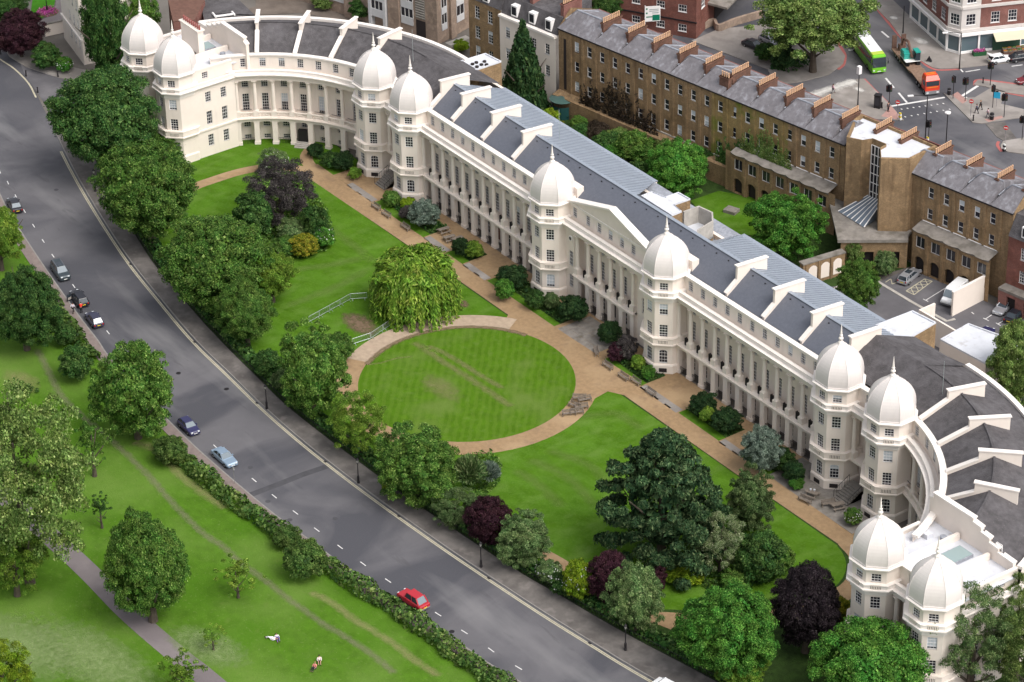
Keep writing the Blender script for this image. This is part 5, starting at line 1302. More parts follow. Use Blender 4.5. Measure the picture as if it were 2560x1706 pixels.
def full(n, sq, r0, r1, low, leaves, size, jit=.05, rs=.55):
    L = []
    big = [(norm(rng.normal(0, 1, (1, 3)))[0], rng.uniform(-.16, .17)) for _ in range(14)]
    for i in range(n):
        z = low+(1-low)*(i+.5)/n; t = 2.399963*i+rng.normal(0, .25); q = math.sqrt(max(0, 1-z*z)); r = rng.uniform(r0, r1)
        d = np.array([q*math.cos(t), q*math.sin(t), z]); k = 1-r*.8+rng.normal(0, jit)+sum(a*max(0, float(d@v))**6 for v, a in big)
        L.append((d[0]*k, d[1]*k, d[2]*k*sq, r))
    a = crown(L, int(leaves*.86), size, zscale=.9, rs=rs)
    m = int(leaves*.14); d = norm(rng.normal(0, 1, (m, 3))); b = leaf_cloud(d*np.array([.78, .78, .78*sq])*rng.uniform(.85, 1.02, (m, 1)), d, size*2.2, 1.2, .4)
    return np.concatenate([a, b])
CR = {}
def base(kind):
    """crown meshes, horizontal radius 1, sitting from z=0 (bottom) to z=1 (top, scaled later)"""
    if kind in CR: return CR[kind]
    res = []
    for v in range(3 if kind in ('round', 'loose', 'shrub', 'tall') else 1):
        if kind == 'round': V = full(190, .97, .095, .165, -.93, 80000, .025)
        elif kind == 'tall': V = full(120, .98, .12, .19, -.93, 42000, .035)
        elif kind == 'loose': V = full(140, .97, .08, .18, -.93, 62000, .029, .10, .75)
        elif kind == 'sparse':
            lb = lobes_round(40, .95, .10, .2, -.8, .5)+[(rng.uniform(-.5, .5), rng.uniform(-.5, .5), rng.uniform(-.4, .6), .16) for _ in range(14)]; V = crown(lb, 6000, .055, rs=.9)
        elif kind == 'airy':
            lb = lobes_round(110, .95, .11, .2, -.88, .22)+[(rng.uniform(-.6, .6), rng.uniform(-.6, .6), rng.uniform(-.5, .7), .14) for _ in range(40)]; V = crown(lb, 52000, .026, rs=.9)
        elif kind == 'shrub': V = full(60, .93, .14, .24, -.7, 16000, .056)
        elif kind == 'spiky':
            n = 2600; d = norm(rng.normal(0, 1, (n, 3))); d[:, 2] = abs(d[:, 2]); P = d*rng.uniform(.25, 1, (n, 1))**.6*np.array([1, 1, .9])
            V = leaf_cloud(P, norm(np.cross(d, rng.normal(0, 1, (n, 3)))), .075, 4.2, .2, up=d+np.array([0, 0, .4]))
        elif kind == 'cedar':
            lb = []
            for i in range(120):
                t = 2.399963*i; z = -.9+1.88*(i/119)**.92; h = (z+.9)/1.88; q = min(1, 1.9*(1-h)**.75*(.55+.45*min(1, h*4)))*rng.uniform(.62, 1.02)
                lb.append((q*math.cos(t), q*math.sin(t), z-.06*q, rng.uniform(.10, .2)*(1.15-.5*h)))
            V = np.concatenate([crown(lb, 52000, .029, zscale=.62, asp=2.2, rs=.6), leaf_cloud(norm(rng.normal(0, 1, (3000, 3)))*np.array([.5, .5, .75]), norm(rng.normal(0, 1, (3000, 3))), .09, 1.2)])
        elif kind == 'cone':
            lb = []
            for i in range(110):
                t = 2.399963*i; z = -1+2.0*(i/109); q = max(.03, (1-((z+1)/2)**1.6)*.86*rng.uniform(.8, 1.05)); lb.append((q*math.cos(t), q*math.sin(t), z*.95, .2*(1.15-.35*(z+1))))
            V = crown(lb, 13000, .075, zscale=1.3, asp=1.8)
        elif kind == 'weeping':
            Vs = []
            lb = lobes_round(34, .6, .16, .26, .15); Vs.append(crown([(x*.85, y*.85, z+.28, r) for x, y, z, r in lb], 4200, .05, asp=3.))
            n = 1100
            for i in range(n):
                t = rng.uniform(0, 2*PI); q = math.sqrt(rng.uniform(.05, 1.)); z0 = .05+.85*math.sqrt(max(0, 1-q*q))+rng.normal(0, .05); l = rng.uniform(.6, 1.6)*(1. if q > .6 else .55); k = int(17*l)+4
                u = np.linspace(0, 1, k); pr = q*(.86+.22*np.sin(u*1.7)); P = np.stack([pr*math.cos(t)+rng.normal(0, .012, k), pr*math.sin(t)+rng.normal(0, .012, k), z0+.06*np.sin(u*3.1)-u*l], 1)
                P[:, 2] = np.maximum(P[:, 2], -.97)
                nn = np.tile([math.cos(t), math.sin(t), .45], (k, 1)); Vs.append(leaf_cloud(P, nn, .034, 3.6, .4, up=np.tile([0, 0, 1.], (k, 1))))
            V = np.concatenate(Vs)
        elif kind == 'creeper':
            Vs = []
            for i in range(210):
                x = rng.uniform(-1, 1); h = rng.uniform(.1, 1)**1.6*(1-.35*abs(x)); k = 60; u = np.linspace(0, 1, k)
                P = np.stack([x+np.cumsum(rng.normal(0, .012, k))*1.2, -.03-rng.random(k)*.06*(1-u), -1+2*h*u], 1); Vs.append(leaf_cloud(P, np.tile([0, -1., .2], (k, 1)), .036, 2.2, .5))
            V = np.concatenate(Vs)
        res.append(cloud_mesh('crown', V))
    CR[kind] = res; return res
TK = {}
def trunk_mesh(H, r, limbs=5, seed=0, spread=.5, top=.75):
    k = (round(H), round(r, 1), limbs, seed % 4)
    if k in TK: return TK[k]
    g = random.Random(seed+7); m = MB(); pts = []; x = y = 0
    for i in range(6):
        z = H*top*i/5; pts.append((x, y, z)); x += g.uniform(-.06, .06)*H*.12; y += g.uniform(-.06, .06)*H*.12
    m.tube(pts, [r*1.35, r, r*.85, r*.7, r*.5, r*.25], 8)
    for i in range(limbs):
        a = 2*PI*i/limbs+g.uniform(-.4, .4); q = pts[1+i % 3]; l = H*spread*g.uniform(.6, 1)
        m.tube([q, (q[0]+math.cos(a)*l*.4, q[1]+math.sin(a)*l*.4, q[2]+l*.35), (q[0]+math.cos(a)*l*.75, q[1]+math.sin(a)*l*.75, q[2]+l*.75)], [r*.5, r*.33, r*.12], 6)
    TK[k] = m.mesh('trunk', TRUNK); return TK[k]
PN = 0
def plant(x, y, H, Rr, kind, leaf, name, label, cat, group=None, clear=.18, trunk=None, rz=None, flowers=None, z0=.08):
    """one tree or shrub: Empty at the foot, crown and trunk as parts. clear: share of the height below the crown"""
    global PN; PN += 1
    t = thing(name, label, cat, (x, y, z0), 0, group)
    ms = base(kind); me = ms[PN % len(ms)]
    zc = H*(clear+(1-clear)/2); hz = H*(1-clear)/2
    o = put('crown' if cat == 'tree' else 'foliage', me, t, (0, 0, zc), rz if rz is not None else PN*1.7)
    f = {'round': .92, 'tall': .9, 'loose': .92, 'sparse': .95, 'airy': .95, 'shrub': .92, 'cedar': 1.0, 'cone': .95, 'weeping': 1., 'spiky': 1, 'creeper': 1}[kind]
    o.scale = (Rr*f, Rr*f, hz*1.0)
    s = o.material_slots[0]; s.link = 'OBJECT'; s.material = LF[leaf]
    if trunk is None: trunk = cat == 'tree'
    if trunk: put('trunk', trunk_mesh(H, max(.09, min(.55, H*.03)), 5, PN, .5 if Rr > 2 else .3), t)
    if flowers:
        fl, nf, sz = flowers; d = norm(rng.normal(0, 1, (nf, 3))); d[:, 2] = abs(d[:, 2])*.8
        P = d*np.array([Rr, Rr, hz])*rng.uniform(.85, 1.02, (nf, 1))+np.array([0, 0, zc])
        fo = put('flowers', cloud_mesh('flowers', leaf_cloud(P, d, sz, 1.1, .3)), t, kind='stuff'); fo.material_slots[0].link = 'OBJECT'; fo.material_slots[0].material = LF[fl]
    return t
TG = 'broadleaved trees along the garden edge'; PG = 'trees on the park grass'; SG = 'shrubs in the garden'; BG_ = 'trees and shrubs behind the terrace'
def tree(x, y, H, Rr, kind, leaf, label, group=TG, **k): return plant(x, y, H, Rr, kind, leaf, k.pop('name', 'tree'), label, 'tree', group, **k)
def shrub(x, y, H, Rr, leaf, label, group=SG, kind='shrub', **k): return plant(x, y, H, Rr, kind, leaf, k.pop('name', 'shrub'), label, 'shrub', group, clear=k.pop('clear', 0.), **k)

# garden edge, from the far left round to the right
tree(-82.9,-35.2,18.9,9.4, 'round', 'deep', 'huge dark green domed tree in front of the far left pavilion', clear=.12)
tree(-59.7,-40.6,16.8,8.5, 'round', 'mid', 'large rounded green tree second from the far end of the garden pavement', clear=.1)
tree(-82.9,-23.8,5.5,3.8, 'round', 'mid', 'smaller green tree squeezed between the huge dark tree and the curved wing', clear=.1)
tree(-37.2,-42.9,15.8,8.5, 'round', 'mid', 'large spreading mid green tree beside the left lawn', clear=.1)
tree(-34.4,-35.1,8.5,3.7, 'loose', 'lime', 'light yellow green tree behind the large spreading tree on the left lawn', clear=.12)
tree(-25.7,-44.7,10.8,4.4, 'round', 'mid', 'compact green tree by the pavement below the large spreading tree', clear=.1)
tree(-4.7,-47.0,13.5,4.9, 'loose', 'mid', 'upright green tree at the left end of the gravel ring', clear=.08)
tree(6.7,-47.1,9.2,3.8, 'airy', 'lime', 'thin light green sapling tree at the lower left of the gravel ring', clear=.06)
tree(20.7,-46.9,10.4,5.8, 'loose', 'mid', 'bushy green tree below the oval lawn by the street lamp', clear=.06)
tree(28.6,-46.5,5.2,3.1, 'airy', 'pale', 'small grey green tree beside the left purple tree', clear=.06)
tree(34.6,-45.4,6.9,3.3, 'tall', 'purple', 'small dark purple tree by the pavement, left of the other purple tree', clear=.05)
tree(41.3,-44.6,7.5,3.6, 'loose', 'pale', 'pale green tree right of the left purple tree', clear=.06)
tree(54.3,-40.9,7.7,3.2, 'tall', 'purple', 'plum purple tree behind the yellow green bush by the pavement', clear=.05)
tree(60.6,-41.7,9.7,3.9, 'loose', 'pale', 'soft green tree in front of the plum purple tree', clear=.05)
tree(74.3,-38.7,13.1,6.5, 'round', 'fresh', 'big bright green rounded tree at the lower right by the pavement', clear=.06)
tree(76.6,-28.1,13.1,4.7, 'round', 'black', 'nearly black purple beech beside the right end pavilion', clear=.06)
tree(91.2,-30.0,12.9,7.3, 'round', 'fresh', 'bright green tree at the bottom edge in front of the near pavilion', clear=.06)
tree(95.5,-18.7,15.9,4.9, 'airy', 'pale', 'airy grey green tree in front of the near corner dome', clear=.2)
tree(101.7,-14.7,14.3,4.4, 'airy', 'olive', 'olive tree cut by the lower right corner of the view', clear=.1)
tree(95.7,-11.5,14.5,2.9, 'airy', 'olive', 'thin olive tree beside the outer wall of the near pavilion', clear=.1)
tree(76.9,-38.5,4.7,3.1, 'loose', 'lime', 'low yellow green tree at the bottom edge below the bright green tree', clear=.02)
# on the lawns
tree(50.6,-29.9,19.3,7.8, 'cedar', 'cedar', 'dark blue green spreading conifer on the right lawn', group='trees on the garden lawns', clear=.03, name='conifer_tree')
tree(-20.1,-19.8,9.7,6.4, 'weeping', 'willow', 'weeping willow trailing to the grass beside the gravel ring', group='trees on the garden lawns', clear=.0, name='willow_tree')
tree(-53.9,-21.3,10.1,5.4, 'airy', 'brown', 'dusky bronze leaved tree in the bed on the left lawn', group='trees on the garden lawns', clear=.03)
tree(52.1,-16.7,8.5,3.3, 'loose', 'pale', 'upright light green tree right of the dark conifer', group='trees on the garden lawns', clear=.03)
tree(57.5,-25.9,8.8,3.2, 'airy', 'cream', 'cream variegated small tree below the dark conifer', group='trees on the garden lawns', clear=.05)
tree(43.0,-7.3,6.7,3.1, 'tall', 'silver', 'round silver leaved tree against the right straight wing', group='trees on the garden lawns', clear=.05)
tree(-67.8,-14.2,4.2,2.6, 'airy', 'pale', 'small grey green tree with white blossom by the left curved path', group='trees on the garden lawns', clear=.05, flowers=('white', 60, .35))
# park side
tree(-66.9,-62.3,10.9,4.1, 'loose', 'lime', 'light green tree at the left edge beside the parked dark saloon', PG)
tree(-44.3,-70.1,13.4,5.7, 'round', 'deep', 'dark green tree at the left edge opposite the people carrier', PG, clear=.06)
tree(-14.5,-69.0,14.7,5.8, 'loose', 'mid', 'full green tree overhanging the park footway near the navy car', PG, clear=.05)
tree(6.6,-96.8,27.7,9.0, 'airy', 'olive', 'very large pale olive tree filling the left edge of the park', PG, clear=.1)
tree(8.1,-99.4,12.0,4.1, 'airy', 'lime', 'lower yellow green tree in front of the very large olive tree', PG, clear=.05)
tree(-9.9,-78.3,9.1,2.2, 'sparse', 'mid', 'slim young tree with bare stem right of the very large olive tree', PG, clear=.25)
tree(1.4,-83.5,5.0,1.4, 'sparse', 'deep', 'tiny dark young tree beside the park path', PG, clear=.3)
tree(23.1,-88.4,16.2,5.4, 'round', 'mid', 'dense green tree standing beside the tarmac park path', PG, clear=.05)
tree(25.3,-77.4,5.5,2.5, 'sparse', 'lime', 'thin young tree on the open grass above the pair on a white cloth', PG, clear=.25)
tree(32.8,-85.5,3.4,1.6, 'sparse', 'lime', 'spindly sapling on the open grass right of the tarmac path', PG, clear=.3)
tree(37.7,-92.7,5.2,2.6, 'sparse', 'lime', 'small leafy tree over the bottom end of the park path', PG, clear=.1)
tree(28.6,-111.8,9.8,3.7, 'airy', 'yellow', 'yellowish tree in the bottom left corner of the park', PG, clear=.1)
tree(-34.7,-75.7,0.6,1.8, 'sparse', 'deep', 'small dark sapling above the very large olive tree', PG, clear=.2)
# far left and behind
tree(-129.5,-25.7,8.5,4.8, 'round', 'purple', 'purple leaved tree in the top left corner', BG_, clear=.05)
tree(-141.8,-21.7,7.1,4.2, 'round', 'deep', 'dark green tree cut by the top left corner', BG_, clear=.05)
tree(-111.9,-18.5,19.4,4.5, 'tall', 'deep', 'tall dark evergreen between the white block and the far left dome', BG_, clear=.03)
tree(-118.6,-8.4,12.6,3.3, 'tall', 'mid', 'green tree behind the far left dome', BG_, clear=.03)
tree(-60.1,28.5,16.7,4.1, 'cone', 'conifer', 'tall dark conical cypress at the end of the brick terrace', BG_, clear=.0, name='cypress_tree')
tree(-23.2,30.9,9.9,5.0, 'loose', 'fresh', 'bright green tree in the garden behind the middle of the terrace', BG_, clear=.1)
tree(1.7,31.5,10.9,5.9, 'loose', 'fresh', 'bright green tree beside the brick stair tower', BG_, clear=.12)
tree(19.5,30.0,8.7,3.4, 'loose', 'mid', 'green tree at the edge of the car park', BG_, clear=.15)
tree(-44.0,75.6,17.2,9.9, 'loose', 'olive', 'large plane tree with a bare trunk on the forecourt by the coach', BG_, clear=.25)
tree(52.2,30.1,14.2,4.6, 'loose', 'olive', 'olive green tree at the right edge behind the curved wing', BG_, clear=.05)
tree(-79.8,60.4,6.0,3.4, 'round', 'deep', 'dark green tree behind the chimneys at the top', BG_, clear=.05)
# shrubs: (base x, base y, top, width) in the beds
SH = [
 (51.8,-43.9,6.5,2.1, 'yellow', 'yellow green bush between the white flowers and the plum purple tree'),
 (56.0,-35.2,4.1,1.6, 'purple', 'small purple bush beside the soft green tree'),
 (45.8,-44.1,2.9,1.9, 'pale', 'bush dotted with white flowers by the garden pavement'),
 (49.3,-44.8,3.4,1.6, 'deep', 'dark bush beside the bush dotted with white flowers'),
 (55.5,-32.0,2.7,1.5, 'yellow', 'lime yellow bush under the dark conifer'),
 (57.4,-30.3,2.9,1.6, 'yellow', 'second lime yellow bush right of the first under the conifer'),
 (61.7,-23.0,7.1,3.6, 'deep', 'big dark bush between the cream tree and the lawn'),
 (61.0,-26.3,2.5,2.2, 'mid', 'low green bush at the edge of the small right lawn'),
 (62.1,-20.1,4.5,2.2, 'mid', 'green bush behind the black purple beech'),
 (75.0,-21.4,4.5,1.6, 'gold', 'orange tinted bush by the corner of the near pavilion'),
 (24.1,-41.1,6.3,2.3, 'pale', 'rosette of grey green leaves beside the gravel ring'),
 (24.4,-38.2,4.4,1.6, 'silver', 'silvery plant on the edge of the right lawn'),
 (28.1,-42.5,3.3,2.0, 'mid', 'low green bush above the left purple tree'),
 (17.2,-48.5,4.0,2.0, 'yellow', 'yellow bush left of the bushy tree below the oval'),
 (10.4,-45.4,3.4,1.7, 'lime', 'lime bush on the garden edge beside the thin sapling'),
 (-16.8,-46.6,4.5,2.3, 'deep', 'dark bush by the pavement between two garden trees'),
 (-11.8,-46.6,4.4,2.4, 'pale', 'grey green bush left of the upright tree'),
 (-14.8,-36.3,4.5,2.4, 'mid', 'green bush beside the soil patch and barriers'),
 (-52.5,-26.8,7.6,3.6, 'deep', 'dark bush left of the bronze tree'),
 (-45.4,-20.8,6.6,2.3, 'deep', 'dark evergreen bush right of the bronze tree'),
 (-43.0,-24.2,3.6,2.4, 'gold', 'golden flowering plant in the left lawn bed'),
 (-44.8,-26.6,3.2,2.3, 'mid', 'green clump left of the golden plant'),
 (-43.5,-20.5,3.6,2.0, 'fresh', 'bright clump with white flowers at the edge of the left lawn bed'),
 (-47.4,-23.4,3.9,2.6, 'pale', 'grey green clump below the bronze tree'),
 (-68.8,-5.9,2.4,1.5, 'conifer', 'small dark bush right of the left entrance path'),
 (-64.5,-5.8,2.6,1.9, 'deep', 'dark bush in the bed under the far left curve'),
 (-62.4,-4.7,3.0,1.9, 'conifer', 'dark evergreen by the far junction tower'),
 (-58.9,-4.9,2.0,1.2, 'lime', 'lime bush by the far entrance steps'),
 (-48.0,-5.3,2.6,1.5, 'mid', 'green bush left of the silver bush'),
 (-45.9,-3.7,1.8,1.3, 'yellow', 'yellow bush at the foot of the far junction tower'),
 (-39.5,-4.8,4.6,2.6, 'silver', 'domed silver bush against the far straight wing'),
 (-43.2,-5.8,2.2,1.3, 'brown', 'lavender coloured bush beside the silver bush'),
 (-29.0,-5.5,2.9,1.6, 'conifer', 'clipped dark bush by the picnic table court'),
 (-27.4,-4.3,2.6,1.7, 'lime', 'clipped lime bush beside the clipped dark bush'),
 (-16.3,-5.2,4.0,2.3, 'conifer', 'dark rounded bush left of the middle tower'),
 (-14.4,-8.0,3.5,1.6, 'fresh', 'bright green bush before the dark rounded bush'),
 (-9.7,-5.9,3.0,1.6, 'deep', 'deep green bush at the foot of the left middle tower'),
 (-8.1,-4.1,2.8,1.3, 'pale', 'pale bush right of the left middle tower'),
 (-3.6,-3.5,3.9,2.4, 'conifer', 'dark bush beside the middle entrance'),
 (4.5,-3.3,3.6,1.9, 'conifer', 'dark bush right of the middle entrance'),
 (9.7,-4.2,4.2,1.7, 'brown', 'bronze bush at the foot of the right middle tower'),
 (9.2,-5.7,3.1,1.4, 'purple', 'purple bush right of the middle entrance'),
 (12.5,-4.4,2.4,1.2, 'lime', 'lime bush at the tip of the right bed'),
 (15.4,-4.7,2.2,1.1, 'fresh', 'bright bush at the end of the right bed'),
 (27.2,-4.5,3.4,2.1, 'conifer', 'flat dark bush in the bed of the right straight wing'),
 (32.2,-4.3,3.5,2.3, 'conifer', 'large dark bush right of the flat dark bush'),
 (28.9,-5.1,2.4,1.3, 'lime', 'yellow green bush between the two dark bushes'),
 (44.0,-4.6,3.3,2.0, 'deep', 'dark bush right of the silver tree'),
 (47.4,-5.3,3.3,1.7, 'conifer', 'dark bush next to the patio steps'),
 (48.8,-6.0,1.6,1.1, 'fresh', 'small bright bush by the patio'),
 (59.3,-5.4,2.3,1.4, 'mid', 'bush with white flowers below the near junction tower'),
 (-32.7,-68.4,5.5,2.6, 'deep', 'rounded dark bush on the park grass by the footway'),
 (-42.0,-65.2,3.7,1.9, 'deep', 'dark bush at the upper end of the park hedge'),
 (-6.4,-68.5,4.0,2.5, 'hedge', 'bushy shrub at the head of the park hedge'),
 (26.8,-68.5,5.8,2.9, 'hedge', 'tall loose bush rising from the park hedge'),
 (19.3,-66.4,2.6,2.1, 'hedge', 'bush in the park hedge left of the tall loose bush'),
 (-122.7,-24.5,4.6,2.8, 'deep', 'dark shrub by the pavement under the purple corner tree'),
 (-120.2,-22.7,2.7,1.7, 'fresh', 'bright bush with white flowers by the corner pavement'),
]
for *a, lf, lb in SH:
    fl = ('white', 70, .22) if 'white flowers' in lb else None
    shrub(*a, lf, lb, flowers=fl, kind='spiky' if 'rosette' in lb or 'silvery plant' in lb else 'shrub')
for *a, lf, lb in [
 (-54.9,29.7,3.0,1.9, 'yellow', 'yellow flowering bush behind the metal roof near the cypress'),
 (-51.1,28.5,2.6,1.4, 'gold', 'golden bush behind the metal roof'),
 (-50.8,32.5,2.6,1.6, 'mid', 'green bush beside the garden pond canopy'),
 (-45.3,32.3,3.7,2.4, 'rust', 'brown creeper covered shed roof behind the terrace'),
 (-41.3,31.5,3.7,3.1, 'deep', 'dark bush below the brown creeper'),
 (-36.5,32.9,5.5,3.2, 'mid', 'large green bush in the rear garden'),
 (-38.6,30.2,3.3,2.0, 'fresh', 'bright bush in the rear garden'),
 (-33.0,36.3,4.4,2.7, 'olive', 'olive bush against the brick terrace'),
 (-27.1,39.3,4.4,2.4, 'deep', 'dark green bush by the brick wall behind the bright tree'),
 (-29.9,28.7,4.4,2.4, 'deep', 'dark bush beside the metal roof edge'),
 (-47.4,30.9,2.9,2.4, 'deep', 'dark bush at the foot of the brown creeper'),
 (-41.7,33.4,3.7,2.4, 'olive', 'olive bush along the low brick wall of the rear garden'),
 (-30.5,32.5,5.2,2.4, 'mid', 'green bush left of the bright rear garden tree'),
 (-24.9,35.0,4.8,2.5, 'deep', 'dark bush right of the bright rear garden tree'),
 (-32.4,38.3,2.9,2.0, 'conifer', 'dark bush against the brick wall above the bright rear tree'),
 (-36.6,36.4,3.3,1.9, 'fresh', 'light green bush against the low brick wall'),
 (-47.3,27.3,2.6,1.7, 'conifer', 'small dark bush by the metal roof'),
 (8.5,38.7,4.7,1.9, 'olive', 'ivy bush on the corner of the brick slab roof'),
 (13.8,40.4,4.1,1.9, 'pale', 'grey green bush in front of the brick arches'),
 (44.2,31.7,5.1,2.4, 'conifer', 'dark bush behind the right curved wing'),
 (-55.1,79.0,1.6,2.2, 'conifer', 'low dark hedge bush under the plane tree'),
 (-47.7,72.4,4.2,2.5, 'conifer', 'dark forecourt bush left of the plane tree trunk'),
 (-52.0,72.2,3.1,2.2, 'deep', 'dark forecourt bush beside the silver parked car'),
 (-106.8,27.7,3.9,2.3, 'deep', 'dark bush in the yard behind the curved wing'),
 (-114.4,25.0,2.3,2.3, 'olive', 'olive bush in the yard at the top'),
 (-101.9,31.2,1.9,1.5, 'silver', 'grey bush beside the tan flats'),
 (-98.9,33.0,1.7,1.7, 'fresh', 'bright clipped hedge by the tan flats'),
 (-86.1,34.1,2.0,1.7, 'yellow', 'yellow green planting in the white trough'),
]: shrub(*a, lf, lb, BG_)
# creepers
o = plant(-44.6, 36.2, 10.5, 8.0, 'creeper', 'rust', 'creeper', 'bare brown creeper climbing the left end of the brick terrace', 'climbing plant', None, clear=0., rz=R(9.5))

plant(-18.6, 40.6, 9.5, 5.6, 'creeper', 'deep', 'climbing_plant', 'green ivy spreading over the mossy middle of the brick terrace', 'climbing plant', None, clear=.25, rz=R(9.5))
plant(-14.5, 41.2, 12.5, 4.6, 'creeper', 'olive', 'climbing_plant', 'pale green creeper climbing the brick terrace above the canopy', 'climbing plant', None, clear=.45, rz=R(9.5))
# hedges: one leafy mass along a line
def hedge(name, pts, wd, h, leaf, label, dens=60, rough=.35):
    pts = smooth_line(pts, 6); seg = [(Vector(a), Vector(b)) for a, b in zip(pts, pts[1:])]; Ls = np.array([(b-a).length for a, b in seg]); n = int(Ls.sum()*dens)
    idx = rng.choice(len(seg), n, p=Ls/Ls.sum()); u = rng.random(n); A = np.array([tuple(s[0]) for s in seg])[idx]; B = np.array([tuple(s[1]) for s in seg])[idx]
    c = A+(B-A)*u[:, None]; t = norm(np.concatenate([B-A, np.zeros((n, 1))], 1))[:, :2]; q = np.stack([-t[:, 1], t[:, 0]], 1)
    s = c[:, 0]*.9; hh = h*(1+rough*(np.sin(s*1.3)*.5+np.sin(s*.47+1)*.6+np.sin(s*2.9)*.25)); ww = wd*(1+rough*.7*(np.sin(s*.8+2)*.6+np.sin(s*2.1)*.4))
    ang = rng.uniform(0, PI, n); rad = 1-.3*rng.random(n)**2
    P = np.concatenate([c+q*(np.cos(ang)*ww*.5*rad)[:, None], (np.sin(ang)**.6*hh*rad)[:, None]+.05], 1)
    nn = np.concatenate([q*np.cos(ang)[:, None], np.sin(ang)[:, None]+.2], 1)
    me = cloud_mesh('foliage', leaf_cloud(P, nn, .42, 1.4, .6)); o = put(name, me, None); o.material_slots[0].link = 'OBJECT'; o.material_slots[0].material = LF[leaf]
    return tag(o, label, 'hedge')
hedge('hedge', [(-10.5,-67.7),(-2.7,-67.0),(5.1,-67.0),(14.6,-66.1),(22.3,-65.7),(30.9,-64.6),(38.8,-63.3),(47.3,-62.6),(54.2,-62.2),(62.3,-61.5)], 2.6, 1.7, 'hedge', 'loose wild hedge between the park footway and the grass', 75)
hedge('hedge', [(-54.9,-60.9),(-47.4,-62.3),(-40.7,-63.5),(-35.4,-64.3)], 2.4, 1.6, 'hedge', 'short upper stretch of park hedge beside the parked dark cars', 75)
hedge('hedge', [(p[0], p[1]+1.5) for p in pavO[8:] if -75 < p[0] < 92], 2.2, 1.25, 'deep', 'dark clipped hedge behind the railing along the garden pavement', 60, .3)
hedge('hedge', [(-49.5,71.5),(-46.8,73.0),(-47.0,76.0),(-47.4,78.2)], 2.0, 1.2, 'conifer', 'low dark hedge round the foot of the plane tree', 60)

def cover(pts, h, leaf, label, dens=26, size=.3):
    pts = np.array(pts); x0, y0 = pts.min(0); x1, y1 = pts.max(0); n = int((x1-x0)*(y1-y0)*dens)
    P = rng.uniform((x0, y0), (x1, y1), (n, 2)); ins = np.zeros(n, bool)
    for (ax, ay), (bx, by) in zip(pts, np.roll(pts, -1, 0)):
        c = ((ay > P[:, 1]) != (by > P[:, 1])); xi = (bx-ax)*(P[:, 1]-ay)/(by-ay+1e-12)+ax; ins ^= c & (P[:, 0] < xi)
    P = P[ins]; n = len(P); hh = h*(.55+.3*np.sin(P[:, 0]*2.3)*np.cos(P[:, 1]*1.9)+.2*np.sin(P[:, 0]*.9+P[:, 1]*1.3))
    V = leaf_cloud(np.column_stack([P, .1+np.maximum(hh, .08)*rng.uniform(.5, 1, n)]), np.tile([0, 0, 1.], (n, 1)), size, 1.4, .7)
    o = put('ground_cover', cloud_mesh('ground_cover', V), None, kind='stuff', label=label, category='ground cover'); o.material_slots[0].link = 'OBJECT'; o.material_slots[0].material = LF[leaf]
BL = [(-58.9,-25.2),(-50.8,-27.8),(-45.4,-27.4),(-41.9,-25.0),(-42.1,-21.0),(-45.8,-17.0),(-52.2,-14.1),(-59.5,-12.2),(-67.6,-13.5),(-65.2,-19.7)]
cover(BL, .9, 'mid', 'mixed green planting in the bed round the bronze tree', 22)
cover([(-53.8,-25.2),(-45.5,-26.5),(-43.0,-24.2),(-49.0,-21.2),(-54.5,-21.7)], 1.1, 'pale', 'grey green perennials in the bed round the bronze tree', 12)
cover([(-46.8,-22.6),(-43.3,-21.4),(-46.0,-17.3),(-51.6,-15.7),(-50.9,-19.2)], 1.1, 'fresh', 'bright green perennials at the edge of the left bed', 10)
cover([(15.7,-36.7),(17.3,-32.8),(20.8,-33.5),(24.0,-36.1),(25.5,-39.3),(21.7,-40.8)], .9, 'mid', 'green planting between the gravel ring and the right lawn', 22)
cover([(46.7,-31.1),(53.1,-30.5),(60.8,-29.6),(63.3,-23.2),(62.0,-17.2),(55.9,-15.6),(51.1,-20.4)], 1.0, 'deep', 'dark planting under the spreading conifer and cream tree', 20)
cover([(54.5,-30.2),(60.5,-29.3),(61.6,-24.7),(58.4,-23.5)], 1.0, 'mid', 'low green planting below the cream tree', 14)
cover([(-59.6,8.9),(-55.1,8.8),(-51.6,9.4),(-53.0,11.5),(-58.7,11.3)], .6, 'mid', 'green planting in the bed of the far curve', 20)
for x0, x1 in BEDS: cover([(x0, -5.6), (x1, -5.6), (x1, -2.4), (x0, -2.4)], .7, 'deep', 'low green planting in a bed along the foot of the terrace', 20)
cover([(-60.3,32.7),(-49.9,33.7),(-35.8,33.8),(-44.2,38.1),(-59.2,40.7),(-60.2,36.1)], 1.2, 'deep', 'tangled dark planting in the rear garden', 12)
cover([(-43.7,35.6),(-33.6,33.2),(-26.7,41.8),(-27.5,44.6),(-39.1,42.9)], 1.4, 'mid', 'mixed green planting along the brick terrace foot', 12)

